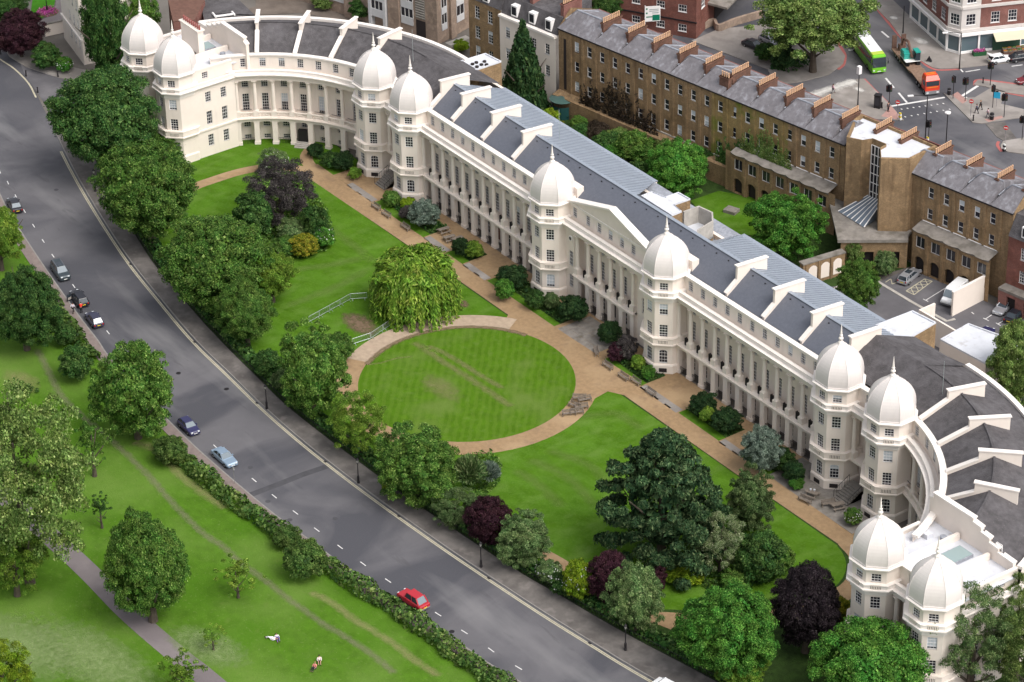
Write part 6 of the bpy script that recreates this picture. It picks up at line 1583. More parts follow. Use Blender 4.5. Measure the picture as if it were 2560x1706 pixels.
# ================================================================= VEHICLES
TYRE = mat('tyre_rubber', (.02, .02, .02), .9); HUB = mat('wheel_metal', (.45, .46, .48), .35, metal=.7)
CHROME = mat('bright_trim', (.6, .6, .62), .25, metal=.8); PLATEY = mat('yellow_plate', (.70, .52, .04), .5); PLATEW = mat('white_plate', (.75, .75, .72), .5)
LAMPW = mat('headlamp_glass', (.65, .68, .70), .15, spec=.7); LAMPR = mat('tail_lamp', (.35, .02, .02), .3)
CARGLASS = mat('car_glass', (.03, .04, .05), .06, spec=.8); CARGLASSP = mat('painted_reflection_screen', (.15, .185, .21), .08, spec=.9)  # CARGLASSP: pale reflection on the screens is painted into the base colour
def paint(name, c, metal=.0): return mat(name, c, .28, spec=.6, metal=metal)
WHM = {}
def wheel_mesh(r):
    if r not in WHM:
        t = MB(); t.lathe([(r*.62, -.10), (r, -.09), (r, .09), (r*.62, .10)], 16); h = MB(); h.lathe([(r*.6, -.06), (r*.6, .095), (r*.2, .11)], 10)
        WHM[r] = (t.mesh('wheel', TYRE), h.mesh('rim', HUB))
    return WHM[r]
def loft(st, prof):
    """body through stations along x; prof(station) gives ring points (y, z)"""
    m = MB(); rings = [[(s[0], y, z) for y, z in prof(s)] for s in st]; n = len(rings[0])
    for r in rings: m.v += r
    for i in range(len(rings)-1):
        for k in range(n): m.f.append((i*n+k, i*n+(k+1) % n, (i+1)*n+(k+1) % n, (i+1)*n+k)); m.m.append(0)
    m.f.append(tuple(range(n-1, -1, -1))); m.m.append(0); e = (len(rings)-1)*n; m.f.append(tuple(e+k for k in range(n))); m.m.append(0)
    return m
def car(label, cat, loc, rz, pm, L=4.4, W=1.74, H=1.44, kind='hatch', group='cars parked along the park kerb', name='car', sunroof=False, rear_glass=None, front_glass=None, door=False, boot=False, rails=False):
    t = thing(name, label, cat, (loc[0], loc[1], .004), rz, group)
    f, b = L/2, -L/2; hw = W/2; zb = .26
    belt = {'hatch': .92, 'saloon': .90, 'estate': .95, 'mpv': 1.05, 'taxi': 1.04, 'coupe': .84}[kind]
    hood = {'taxi': .98, 'mpv': 1.0}.get(kind, .80)
    tail = {'saloon': .92, 'coupe': .86, 'taxi': .95}.get(kind, belt-.02)
    # x of cabin: windscreen base, roof front, roof rear, rear glass base
    cab = {'hatch': (.22, .04, -.33, -.46), 'saloon': (.20, .03, -.22, -.36), 'estate': (.22, .05, -.42, -.485), 'mpv': (.27, .10, -.43, -.49), 'taxi': (.17, .10, -.29, -.41), 'coupe': (.17, -.02, -.2, -.36)}[kind]
    wx, rx, rrx, gx = [c*L for c in cab]
    st = [(b, .50, tail-.12, .86), (b+.12, .3, tail-.03, .95), (b+.5, zb, tail, 1.), (gx+.02, zb, (tail+belt)/2, 1.), (0, zb, belt, 1.), (wx, zb, belt, 1.), (wx+.1, zb, belt-.05, 1.), (f-.75, zb, hood, .985), (f-.2, zb, hood-.07, .95), (f-.03, .34, hood-.2, .86), (f, .42, hood-.3, .8)]
    def prof(s):
        w_ = hw*s[3]; z0, z1 = s[1], s[2]; zm = z0+(z1-z0)*.55
        return [(-w_*.9, z0), (-w_, z0+.12), (-w_, zm), (-w_*.965, z1-.07), (-w_*.88, z1), (w_*.88, z1), (w_*.965, z1-.07), (w_, zm), (w_, z0+.12), (w_*.9, z0)]
    loft(st, prof).build('body', pm, t, smooth=False)
    # glasshouse
    bw, rw = hw*.9, hw*.70; zr = H-.04
    base_ = [(wx, -bw*.96), (wx, bw*.96), (gx, bw*.93), (gx, -bw*.93)]; top = [(rx, -rw), (rx, rw), (rrx, rw*.97), (rrx, -rw*.97)]
    B3 = [(x, y, belt-.03 if x > gx else tail-.02) for x, y in base_]; T3 = [(x, y, zr) for x, y in top]
    g = MB(); g.mi(1 if front_glass else 0).add([B3[0], B3[1], T3[1], T3[0]], [(0, 1, 2, 3)]); g.mi(1 if rear_glass else 0).add([B3[2], B3[3], T3[3], T3[2]], [(0, 1, 2, 3)]); g.mi(0)
    g.add([B3[1], B3[2], T3[2], T3[1]], [(0, 1, 2, 3)]).add([B3[3], B3[0], T3[0], T3[3]], [(0, 1, 2, 3)]); g.build('windows', [CARGLASS, CARGLASSP], t)
    r = MB(); n = 5
    rs = [(rx+.06, -rw*1.03), (rx+.06, rw*1.03), (rrx-.06, rw), (rrx-.06, -rw)]
    r.add([(x, y, zr-.02) for x, y in rs]+[(x*.96+.04*(rx+rrx)/2, y*.9, H) for x, y in rs], [(4, 5, 6, 7), (0, 1, 5, 4), (1, 2, 6, 5), (2, 3, 7, 6), (3, 0, 4, 7)])
    for s in (-1, 1):
        r.tube([(wx, s*bw*.965, belt-.03), (rx, s*rw*1.0, zr)], .04, 5).tube([(gx, s*bw*.935, tail), (rrx, s*rw*.98, zr)], .055 if kind != 'taxi' else .1, 5)
        mx = (rx+rrx)/2; r.tube([((wx+gx)/2, s*bw*.97, belt), (mx, s*rw*1.01, zr)], .035, 5)
        if kind in ('estate', 'mpv'): r.tube([(gx*.72, s*bw*.96, belt), (rrx*.68, s*rw, zr)], .035, 5)
    r.build('roof', pm, t)
    if sunroof: MB().b2((rx+rrx)/2-.05, -rw*.7, H+.002, rx-.1, rw*.7, H+.014).build('sunroof', CARGLASS, t)
    if rails:
        for s in (-1, 1): MB().tube([(rx-.1, s*rw*.88, H+.05), (rrx+.1, s*rw*.88, H+.05)], .025, 5).build('roof_rail', CHROME, t)
    wr = .32 if kind != 'taxi' else .34; wm, hm = wheel_mesh(wr)
    for x in (f-.85, b+.82):
        for s in (-1, 1):
            o = put('wheel', wm, t, (x, s*(hw-.09), wr)); o.rotation_euler = (-s*PI/2, 0, 0); put('rim', hm, o)
    for s in (-1, 1):
        MB().b2(f-.14, s*hw*.58-.14, hood-.25, f-.015, s*hw*.58+.14, hood-.1).build('headlight', LAMPW, t)
        MB().b2(b-.012, s*hw*.72-.1, tail-.32, b+.1, s*hw*.72+.1, tail-.1).build('tail_light', LAMPR, t)
        MB().b2(wx-.35, s*(hw+.02)-.08, belt-.02, wx-.2, s*(hw+.02)+.08, belt+.12).build('door_mirror', pm, t)
    MB().b2(b-.03, -.26, .52, b+.02, .26, .63).build('number_plate', PLATEY, t); MB().b2(f-.02, -.26, .40, f+.03, .26, .51).build('number_plate', PLATEW, t)
    m = MB(); m.b2(f-.06, -hw*.8, .32, f+.05, hw*.8, .42).build('bumper', pm if kind != 'taxi' else CHROME, t); MB().b2(b-.06, -hw*.86, .34, b+.06, hw*.86, .5).build('bumper', pm if kind != 'taxi' else CHROME, t)
    if door:
        o = MB().b2(-.95, -.04, 0, 0, .04, .55).build('open_door', pm, t); o.location = (wx-.35, hw, .34); o.rotation_euler = (0, 0, R(-62))
        MB().b2(-.85, -.02, .551, -.1, .02, .95).build('window', CARGLASS, o)
        MB().b2(-.8, -.06, .1, -.15, -.041, .45).build('door_lining', STONE, o)
    if boot:
        o = MB().b2(-.95, -rw, -.04, 0, rw, .04).build('open_tailgate', pm, t); o.location = (rrx, 0, H-.03); o.rotation_euler = (0, R(22), 0)
        MB().b2(gx-.02, -bw*.8, .6, gx+.3, bw*.8, zr-.06).build('boot_opening', DARK, t)
    return t
def rd(p, rev=False):
    i = min(range(len(roadL)-1), key=lambda k: (roadL[k][0]-p[0])**2+(roadL[k][1]-p[1])**2)
    d = Vector(roadL[min(i+2, len(roadL)-1)])-Vector(roadL[max(i-2, 0)]); return math.atan2(d.y, d.x)+(PI if rev else 0)
BLK = paint('black_paint', (.016, .016, .022)); NAVY = paint('navy_paint', (.025, .025, .085)); SLV = paint('silver_paint', (.42, .43, .46), .5); LBL = paint('pale_blue_paint', (.27, .36, .46), .4); GRN = paint('dark_green_grey_paint', (.05, .065, .075), .3); RED = paint('red_paint', (.40, .018, .03)); WHT = paint('white_paint', (.78, .79, .80)); DBL = paint('dark_blue_paint', (.03, .03, .06)); MRN = paint('maroon_paint', (.16, .02, .03))
p = (-83.0,-51.6); car('dark saloon parked furthest up the road, seen from behind', 'car', p, rd(p, True), BLK, 4.5, kind='saloon', rear_glass=True)
p = (-60.4,-55.9); car('dark green people carrier with roof rails facing down the road', 'car', p, rd(p), GRN, 4.7, 1.84, 1.66, 'mpv', front_glass=True, rails=True, sunroof=True)
p = (-51.9,-57.5); car('black estate car with its kerbside door open beside the two people', 'car', p, rd(p, True), BLK, 4.6, 1.78, 1.5, 'estate', door=True)
p = (-45.2,-58.7); car('dark blue hatchback just below the estate with the open door', 'car', p, rd(p, True), DBL, 4.1, 1.74, 1.5, 'hatch', rear_glass=True)
p = (-12.2,-62.4); car('navy blue hatchback parked beside the overhanging green tree', 'car', p, rd(p), NAVY, 4.0, 1.7, 1.42, 'hatch', front_glass=True)
p = (-2.7,-62.5); car('pale metallic blue saloon parked beside the loose hedge', 'car', p, rd(p), LBL, 4.6, 1.8, 1.4, 'saloon', front_glass=True)
p = (39.5,-60.5); car('red black cab style taxi driving away along the park road', 'taxi', p, rd(p, True), RED, 4.6, 1.8, 1.78, 'taxi', None, 'taxi', rear_glass=True)
p = (72.9,-46.2); car('white car cut by the bottom edge at the yellow lines', 'car', p, R(12), WHT, 4.4, 1.76, 1.44, 'saloon', None)
CPG = 'cars in the rear car park'
p = (16.6,42.6); q = Vector((15.4,45.4))-Vector((16.9,41.0)); a = math.atan2(q.y, q.x); car('silver estate car with dark sunroof by the brick arches', 'car', p, a, SLV, 4.7, 1.8, 1.5, 'estate', CPG, sunroof=True)
p = (31.4,47.4); car('silver coupe with dark sunroof behind the freestanding cream wall', 'car', p, a+PI, SLV, 4.4, 1.76, 1.36, 'coupe', CPG, sunroof=True)
p = (34.1,47.1); car('black saloon beside the silver coupe at the right edge', 'car', p, a, BLK, 4.5, 1.78, 1.42, 'saloon', CPG)
p = (35.3,39.8); car('dark violet car behind the long white topped wall', 'car', p, a, NAVY, 4.3, 1.76, 1.42, 'hatch', CPG)
FCG = 'cars around the street junction'
p = (-56.9,73.7); q = Vector((-54.5,73.7))-Vector((-58.6,73.1)); car('dark saloon parked on the forecourt by the red brick block', 'car', p, math.atan2(q.y, q.x), BLK, 4.5, kind='saloon', group=FCG)
p = (-56.8,77.1); q = Vector((-55.6,77.0))-Vector((-58.5,76.7)); car('silver hatchback parked next to the dark forecourt saloon', 'car', p, math.atan2(q.y, q.x), SLV, 4.2, kind='hatch', group=FCG, front_glass=True)
p = (-28.0,102.5); q = Vector((-26.7,103.2))-Vector((-27.5,100.8)); car('white hatchback with its tailgate up outside the fruit shop', 'car', p, math.atan2(q.y, q.x), WHT, 3.9, 1.66, 1.42, 'hatch', FCG, boot=True)
p = (-26.3,105.8); car('black car parked ahead of the white hatchback', 'car', p, math.atan2(q.y, q.x), BLK, 4.4, kind='saloon', group=FCG)
p = (-19.5,101.0); car('maroon car cut by the right edge at the junction', 'car', p, math.atan2(q.y, q.x)+PI, MRN, 4.3, kind='hatch', group=FCG)
# white van
p = (24.9,43.7); V = thing('van', 'white panel van parked beside the freestanding cream wall', 'van', (p[0], p[1], .034), a+PI)
st = [(-2.6, .4, 2.35, .97), (-2.5, .35, 2.42, 1), (.9, .35, 2.42, 1), (1.25, .35, 2.3, .98), (1.9, .35, 1.25, .97), (2.5, .4, 1.05, .9), (2.6, .5, .85, .82)]
loft(st, lambda s: [(-.95*s[3], s[1]), (-.98*s[3], 1.0 if s[2] > 1.1 else .7), (-.86*s[3], s[2]-.08), (-.74*s[3], s[2]), (.74*s[3], s[2]), (.86*s[3], s[2]-.08), (.98*s[3], 1.0 if s[2] > 1.1 else .7), (.95*s[3], s[1])]).build('body', WHT, V)
MB().quad((1.32, -.72, 2.2), (1.32, .72, 2.2), (1.93, .8, 1.28), (1.93, -.8, 1.28)).build('windscreen', CARGLASSP, V)
for s in (-1, 1):
    MB().quad((.5, s*.955, 1.25), (1.5, s*.96, 1.25), (1.15, s*.90, 2.0), (.5, s*.90, 2.0)).build('side_window', CARGLASS, V)
    MB().b2(2.45, s*.62-.13, .72, 2.62, s*.62+.13, .9).build('headlight', LAMPW, V)
    for x in (1.65, -1.6): o = put('wheel', wheel_mesh(.34)[0], V, (x, s*.88, .34)); o.rotation_euler = (-s*PI/2, 0, 0); put('rim', wheel_mesh(.34)[1], o)
MB().b2(2.55, -.85, .4, 2.7, .85, .62).build('bumper', mat('grey_plastic', (.12, .12, .13), .7), V)
# green coach
hd = math.atan2(-.38, .92); LIME = paint('lime_paint', (.16, .50, .02)); LIME2 = paint('yellow_green_paint', (.45, .58, .04))
CO = thing('coach', 'bright green coach with white roof waiting at the junction', 'coach', (-42.2, 85.9, 0), hd)
loft([(-6, .5, 3.35, .97), (-5.85, .35, 3.4, 1), (5.3, .35, 3.4, 1), (5.75, .35, 3.25, .98), (6.0, .4, 2.2, .96), (6.05, .45, 1.0, .93)], lambda s: [(-1.2*s[3], s[1]), (-1.25*s[3], .8), (-1.25*s[3], min(2.0, s[2]-.3)), (-1.15*s[3], s[2]-.15), (-1.0*s[3], s[2]), (1.0*s[3], s[2]), (1.15*s[3], s[2]-.15), (1.25*s[3], min(2.0, s[2]-.3)), (1.25*s[3], .8), (1.2*s[3], s[1])]).build('body', LIME, CO)
MB().b2(-5.8, -1.0, 3.4, 4.3, 1.0, 3.46).build('roof_panel', WHT, CO); MB().b2(4.302, -1.02, 3.4, 5.4, 1.02, 3.45).build('roof_front', LIME2, CO)
MB().b2(.9, -.4, 3.461, 1.9, .4, 3.6).build('roof_hatch', WHT, CO); MB().b2(-3.6, -.4, 3.461, -2.6, .4, 3.6).build('roof_hatch', WHT, CO)
MB().add([(5.86, -1.1, 3.02), (5.86, 1.1, 3.02), (6.04, 1.15, 2.2), (6.04, -1.15, 2.2), (6.09, 1.15, 1.35), (6.09, -1.15, 1.35)], [(0, 1, 2, 3), (3, 2, 4, 5)]).build('windscreen', CARGLASS, CO)
for s in (-1, 1):
    for k in range(7): MB().add([(-5.5+k*1.55, s*1.262, 1.75), (-5.5+k*1.55+1.48, s*1.262, 1.75), (-5.5+k*1.55+1.48, s*1.205, 2.95), (-5.5+k*1.55, s*1.205, 2.95)], [(0, 1, 2, 3)]).build('side_window', CARGLASS, CO)
    for x in (3.6, -3.4): o = put('wheel', wheel_mesh(.5)[0], CO, (x, s*1.17, .5)); o.rotation_euler = (-s*PI/2, 0, 0); put('rim', wheel_mesh(.5)[1], o)
    MB().b2(5.95, s*.9-.15, .7, 6.09, s*.9+.15, .92).build('headlight', LAMPW, CO)
    MB().tube([(5.7, s*1.1, 3.0), (6.3, s*1.35, 2.9), (6.3, s*1.38, 2.2)], .05, 5).b2(6.2, s*1.38-.08, 2.0, 6.35, s*1.38+.08, 2.5).build('mirror', BLK, CO)
MB().b2(6.04, -.3, .55, 6.1, .3, .68).build('number_plate', PLATEW, CO)
# red lorry with low loader carrying crane parts
LO = thing('lorry', 'red flatbed lorry with long brown trailer stopped at the white line', 'lorry', (-25.6, 85.3, 0), hd)
RD2 = paint('lorry_red', (.62, .05, .02)); ORG = paint('lorry_orange', (.72, .22, .03)); RUST = mat('rusty_deck', (.26, .17, .12), .9, .35, 2.); STEEL = mat('brown_steel', (.15, .085, .065), .8, .3, 3.)
MB().prism([(0, -1.2), (0, 1.2), (-1.9, 1.2), (-1.9, -1.2)], .9, 2.7).build('cab', RD2, LO)
MB().add([(0, -1.2, 2.7), (0, 1.2, 2.7), (-1.9, 1.2, 2.7), (-1.9, -1.2, 2.7), (-.5, -1.0, 3.4), (-.5, 1.0, 3.4), (-1.8, 1.05, 3.4), (-1.8, -1.05, 3.4)], [(4, 5, 6, 7), (0, 1, 5, 4), (1, 2, 6, 5), (2, 3, 7, 6), (3, 0, 4, 7)]).build('cab_roof', RD2, LO)
MB().b2(-1.1, -.8, 3.4, -.9, .8, 3.46).b2(-1.6, -.8, 3.4, -1.4, .8, 3.46).build('roof_stripe', ORG, LO)
MB().b2(0, -1.1, 1.75, .03, 1.1, 2.6).build('windscreen', CARGLASS, LO); MB().b2(0, -.9, 1.45, .03, .9, 1.6).build('name_band', ORG, LO)
MB().b2(-.1, -1.22, .35, .12, 1.22, .9).build('bumper', mat('lorry_grey', (.2, .2, .21), .5), LO)
for s in (-1, 1): MB().b2(.121, s*.85-.2, .5, .16, s*.85+.2, .75).build('headlight', LAMPW, LO); MB().b2(-1.3, s*1.2-.01, 1.7, -.3, s*1.2+.02, 2.5).build('side_window', CARGLASS, LO)
MB().b2(-6.4, -.5, .6, -1.9, .5, .85).build('chassis', TYRE, LO)
MB().b2(-7.2, -1.2, 1.0, -2.3, 1.2, 1.15).build('fore_deck', RUST, LO)
MB().b2(-16.5, -1.25, .75, -7.2, 1.25, .95).b2(-7.6, -1.25, .951, -7.2, 1.25, 1.2).build('low_deck', RUST, LO)
for x in (-.9, -3.2, -4.4, -12.5, -13.6, -14.7):
    for s in (-1, 1): o = put('wheel', wheel_mesh(.48)[0], LO, (x, s*1.08, .48)); o.rotation_euler = (-s*PI/2, 0, 0); put('rim', wheel_mesh(.48)[1], o)
for s in (-.8, .8): MB().b2(-16.6, s-.4, .951, -16.4, s+.4, 3.3).build('loading_ramp', STEEL, LO)
TEAL = paint('teal_paint', (.02, .30, .25))
DG = thing('digger', 'teal tracked excavator carried on the lorry trailer', 'excavator', (-25.6-10.7*math.cos(hd), 85.3-10.7*math.sin(hd), .95), hd)
for s in (-1, 1):
    m = MB(); m.tube([(-1.4, s*.95, .35), (1.4, s*.95, .35)], .34, 10).b2(-1.4, s*.95-.25, .02, 1.4, s*.95+.25, .68); m.build('track', TYRE, DG)
MB().b2(-1.7, -1.2, .75, .2, .3, 1.75).b2(-1.6, -1.1, 1.75, -.2, .2, 1.95).build('engine_housing', TEAL, DG); MB().b2(-1.8, -1.25, .69, 1.3, 1.25, .75).build('turntable', PLATEW, DG)
MB().b2(-.2, .45, .75, 1.2, 1.25, 2.2).build('cab', CARGLASS, DG); MB().b2(-.3, .4, 2.201, 1.3, 1.3, 2.4).build('cab_roof', TEAL, DG)
m = MB(); m.tube([(.6, 0, 1.2), (-1.6, .1, 3.0), (-3.8, .1, 2.6)], [.28, .24, .2], 6).tube([(-3.8, .1, 2.6), (-4.6, .1, 1.0)], .18, 6); m.build('boom', STEEL, DG)
MB().b2(-5.1, -.4, .3, -4.3, .6, 1.1).build('bucket', STEEL, DG)

# ================================================================= PEOPLE
SKIN = mat('skin', (.45, .26, .19), .6); HAIRD = mat('dark_hair', (.02, .014, .012), .6); HAIRL = mat('fair_hair', (.30, .19, .09), .6)
CL = {}
def cloth(name, c):
    if name not in CL: CL[name] = mat(name, c, .9)
    return CL[name]
def skinned(name, pts, edges, m, parent, root=0, sub=1):
    me = bpy.data.meshes.new(name); bm = bmesh.new(); ly = bm.verts.layers.skin.verify(); vs = []
    for i, (c, r) in enumerate(pts):
        v = bm.verts.new(c); v[ly].radius = (r, r); v[ly].use_root = i == root; vs.append(v)
    for a, b in edges: bm.edges.new((vs[a], vs[b]))
    bm.to_mesh(me); bm.free(); me.materials.append(m)
    o = put(name, me, parent); o.modifiers.new('skin', 'SKIN'); s = o.modifiers.new('sub', 'SUBSURF'); s.levels = s.render_levels = sub
    return o
def person(label, loc, rz, pose='stand', top=('white', (.7, .68, .66)), low=('dark', (.03, .03, .04)), hair=HAIRD, z=0.0, group=None, sleeves=True, shorts=False, skirt=False):
    t = thing('person', label, 'person', (loc[0], loc[1], z), rz, group)
    J = {'pel': (0, 0, .95), 'spi': (0, 0, 1.15), 'che': (.01, 0, 1.36), 'nec': (.02, 0, 1.5), 'hea': (.04, 0, 1.6), 'top': (.035, 0, 1.7)}
    for s, k in ((-1, 'r'), (1, 'l')):
        sw = {'walk': s*.22}.get(pose, 0.)
        J.update({'sh'+k: (0, s*.18, 1.42), 'el'+k: (-.02-sw*.5, s*.24, 1.15), 'wr'+k: (.08-sw*.8, s*.23, .92), 'ha'+k: (.11-sw*.9, s*.225, .84),
                  'hi'+k: (0, s*.09, .90), 'kn'+k: (.04+sw*.8, s*.10, .50), 'an'+k: (-.03+sw*1.3, s*.10, .09), 'to'+k: (.15+sw*1.3, s*.115, .045)})
    if pose == 'bend':
        for k in ('spi', 'che', 'nec', 'hea', 'top'): x, y, zz = J[k]; d = zz-.95; J[k] = (x+d*.62, y, .95+d*.78)
        for k in 'rl': x, y, zz = J['sh'+k]; d = zz-.95; J['sh'+k] = (x+d*.62, y, .95+d*.78); s = J['sh'+k]; J['el'+k] = (s[0]+.12, s[1]*1.2, s[2]-.25); J['wr'+k] = (s[0]+.34, s[1], s[2]-.33); J['ha'+k] = (s[0]+.42, s[1], s[2]-.34)
    if pose in ('sit', 'lie'):
        up = .98 if pose == 'sit' else .12
        lean = math.sqrt(max(0, 1-up*up)); P0 = (0, 0, .13)
        for k in ('pel', 'spi', 'che', 'nec', 'hea', 'top'): x, y, zz = J[k]; d = zz-.95; J[k] = (P0[0]-d*lean, y, P0[2]+d*up+(x*.3))
        for s, k in ((-1, 'r'), (1, 'l')):
            c = J['che']; J['sh'+k] = (c[0]-.05*lean, s*.18, c[2]+.05*up)
            sh = J['sh'+k]; J['el'+k] = (sh[0]+.1+.12*lean, s*.27, max(.07, sh[2]-.22)); J['wr'+k] = (sh[0]+.3+.1*lean, s*.2, max(.08, sh[2]-.3)); J['ha'+k] = (sh[0]+.38+.1*lean, s*.17, max(.08, sh[2]-.32))
            J['hi'+k] = (.03, s*.09, .13); kz = .42 if (s > 0 or pose == 'sit') else .16; J['kn'+k] = (.42, s*.13, kz); J['an'+k] = (.72 if kz > .3 else .86, s*.12, .08); J['to'+k] = (J['an'+k][0]+.14, s*.13, .12)
    names = list(J); ix = {n: i for i, n in enumerate(names)}
    rad = {'pel': .14, 'spi': .125, 'che': .15, 'nec': .06, 'hea': .095, 'top': .085, 'sh': .065, 'el': .042, 'wr': .028, 'ha': .035, 'hi': .095, 'kn': .06, 'an': .04, 'to': .035}
    pts = [(J[n], rad.get(n, rad.get(n[:2], .05))) for n in names]
    E = [('pel', 'spi'), ('spi', 'che'), ('che', 'nec'), ('nec', 'hea'), ('hea', 'top')]
    for k in 'rl': E += [('che', 'sh'+k), ('sh'+k, 'el'+k), ('el'+k, 'wr'+k), ('wr'+k, 'ha'+k), ('pel', 'hi'+k), ('hi'+k, 'kn'+k), ('kn'+k, 'an'+k), ('an'+k, 'to'+k)]
    ed = [(ix[a], ix[b]) for a, b in E]
    for k in 'rl':
        h = Vector(J['ha'+k]); d = (h-Vector(J['wr'+k])).normalized(); sd = Vector((0, 1 if k == 'l' else -1, 0)).cross(d).normalized()
        for i, (o_, l) in enumerate(((-.032, .075), (-.011, .085), (.011, .08), (.031, .065))): pts.append((tuple(h+d*l+sd*o_), .009)); ed.append((ix['ha'+k], len(pts)-1))
        pts.append((tuple(h+d*.02-sd*.06), .010)); ed.append((ix['ha'+k], len(pts)-1))
    b = skinned('body', pts, ed, SKIN, t, ix['pel'])
    def part(nm, ns, es, m, grow): skinned(nm, [(J[n], rad.get(n, rad.get(n[:2], .05))*grow+.008) for n in ns], [(ns.index(a_), ns.index(b_)) for a_, b_ in es], m, t)
    ns = ['pel', 'spi', 'che', 'shr', 'shl', 'elr', 'ell']; es = [('pel', 'spi'), ('spi', 'che'), ('che', 'shr'), ('che', 'shl'), ('shr', 'elr'), ('shl', 'ell')]
    if sleeves: ns += ['wrr', 'wrl']; es += [('elr', 'wrr'), ('ell', 'wrl')]
    part('shirt', ns, es, cloth(*top), 1.14)
    ns = ['pel', 'hir', 'hil', 'knr', 'knl']; es = [('pel', 'hir'), ('pel', 'hil'), ('hir', 'knr'), ('hil', 'knl')]
    if not shorts: ns += ['anr', 'anl']; es += [('knr', 'anr'), ('knl', 'anl')]
    part('trousers', ns, es, cloth(*low), 1.18)
    h, tp = Vector(J['hea']), Vector(J['top']); u = (tp-h).normalized()
    hm = MB(); hm.sphere((0, 0, 0), (.115, .105, .105), 10, 6); o = hm.build('hair', hair, t, smooth=True); o.location = h+u*.06+Vector((-.03, 0, 0)) if pose != 'lie' else h+u*.06
    fm = MB(); f = Vector((.095, 0, .0)) if pose != 'lie' else Vector((0, 0, .095))
    s_ = Vector((0, 1, 0)); dn = -u
    for e in (-1, 1): fm.sphere(tuple(h+f+s_*.035*e+u*.02), .014, 6, 4)
    fm.build('eyes', HAIRD, t); n_ = MB(); n_.sphere(tuple(h+f*1.08+dn*.015), .02, 6, 4); n_.sphere(tuple(h+f*1.0+dn*.055), (.012, .026, .009), 6, 4); n_.build('nose_and_mouth', SKIN, t)
    shm = MB()
    for k in 'rl': a_, b_ = Vector(J['an'+k]), Vector(J['to'+k]); shm.tube([a_-(b_-a_)*.3-Vector((0, 0, .03)), b_+(b_-a_)*.3], [.05, .045], 6)
    shm.build('shoes', cloth('shoe_black', (.02, .02, .02)), t)
    return t
person('person in a red top leaning at the back of the black estate car', (-48.7,-58.9), R(150), 'bend', ('red_top', (.62, .035, .02)), ('black_trousers', (.015, .015, .018)), HAIRD)
person('person in a white and lilac top walking on the footway by the estate', (-49.3,-59.9), R(120), 'walk', ('white_lilac_top', (.72, .66, .74)), ('black_trousers', (.015, .015, .018)), HAIRD, z=.1)
person('person lying on the left in white clothes on the park grass', (35.2,-78.6), R(215), 'lie', ('white_clothes', (.75, .74, .74)), ('white_skirt', (.72, .70, .76)), HAIRL, z=.04)
person('person with dark hair and purple trousers lying on the park grass', (35.5,-78.0), R(-20), 'lie', ('pale_top', (.7, .68, .68)), ('purple_trousers', (.16, .10, .30)), HAIRD, z=.04)
person('person in a red and white top sitting on the park grass', (43.4,-77.6), R(-60), 'sit', ('red_white_top', (.60, .20, .18)), ('charcoal_trousers', (.03, .03, .035)), HAIRL, z=.04, sleeves=False)
person('person in a pale top and black shorts sitting behind the red top', (42.6,-76.4), R(-30), 'sit', ('pale_pink_top', (.70, .60, .58)), ('black_shorts', (.02, .02, .02)), HAIRD, z=.04, shorts=True)
person('person in a pink and white top crossing the pale paved island', (-35.9,73.0), R(60), 'walk', ('pink_white_top', (.66, .42, .48)), ('grey_trousers', (.12, .12, .14)), HAIRD, z=.1)
person('person in dark clothes waiting at the kerb by the dark kiosk', (-25.6,75.8), R(0), 'stand', ('dark_coat', (.03, .03, .05)), ('dark_trousers', (.02, .02, .025)), HAIRD, z=.1)
person('person in a blue grey suit striding across the far island', (-16.4,86.5), R(200), 'walk', ('blue_grey_jacket', (.06, .065, .10)), ('navy_trousers', (.025, .025, .04)), HAIRD, z=.1)
person('person with fair hair and black coat beside the suited walker', (-17.0,87.9), R(200), 'walk', ('black_coat', (.02, .02, .022)), ('black_trousers', (.015, .015, .018)), HAIRL, z=.1)
person('person in a white and pink top near the tactile paving', (-14.2,86.9), R(230), 'walk', ('white_pink_top', (.62, .45, .50)), ('grey_trousers', (.12, .12, .14)), HAIRD, z=.1)

# ================================================================= STREET AND GARDEN FURNITURE
LMP = None
def heritage_lamp(p, label, z=.12, col=IRON):
    global LMP
    t = thing('street_lamp', label, 'street lamp', (p[0], p[1], z), 0, 'black heritage lamps on the garden pavement')
    if LMP is None:
        post = MB(); post.lathe([(.20, 0), (.20, .25), (.16, .3), (.17, 1.0), (.11, 1.1), (.075, 1.2), (.06, 3.1), (.10, 3.15), (.06, 3.2)], 10).tube([(-.3, 0, 2.95), (.3, 0, 2.95)], .025, 6)
        head = MB(); head.lathe([(.10, 3.2), (.20, 3.62)], 6, cap=True); cap = MB(); cap.lathe([(.24, 3.62), (.16, 3.78), (.05, 3.84), (.03, 4.0)], 6)
        LMP = (post.mesh('post', IRON), head.mesh('lantern', mat('lantern_glass', (.30, .30, .27), .3)), cap.mesh('cap', IRON))
    for n, me in zip(('post', 'lantern', 'cap'), LMP): put(n, me, t)
for p, l in (((-10.2,-51.2), 'black heritage lamp by the pavement kerb opposite the navy car'), ((12.8,-51.2), 'black heritage lamp below the bushy tree by the oval'), ((38.3,-49.3), 'black heritage lamp in front of the left purple tree'), ((63.2,-45.3), 'black heritage lamp nearest the bottom edge'), ((-79.9,-39.2), 'black heritage lamp half hidden under the second big tree')): heritage_lamp(p, l)
t = thing('street_lamp', 'black lamp post in a pink flower bed on the corner lawn', 'street lamp', (*(-143.0,-13.6), .05))
for n, me in zip(('post', 'lantern', 'cap'), LMP): put(n, me, t)
t = thing('flower_bed', 'round bed of pink flowers at the foot of the corner lamp', 'flower bed', (*(-142.6,-13.8), .05))
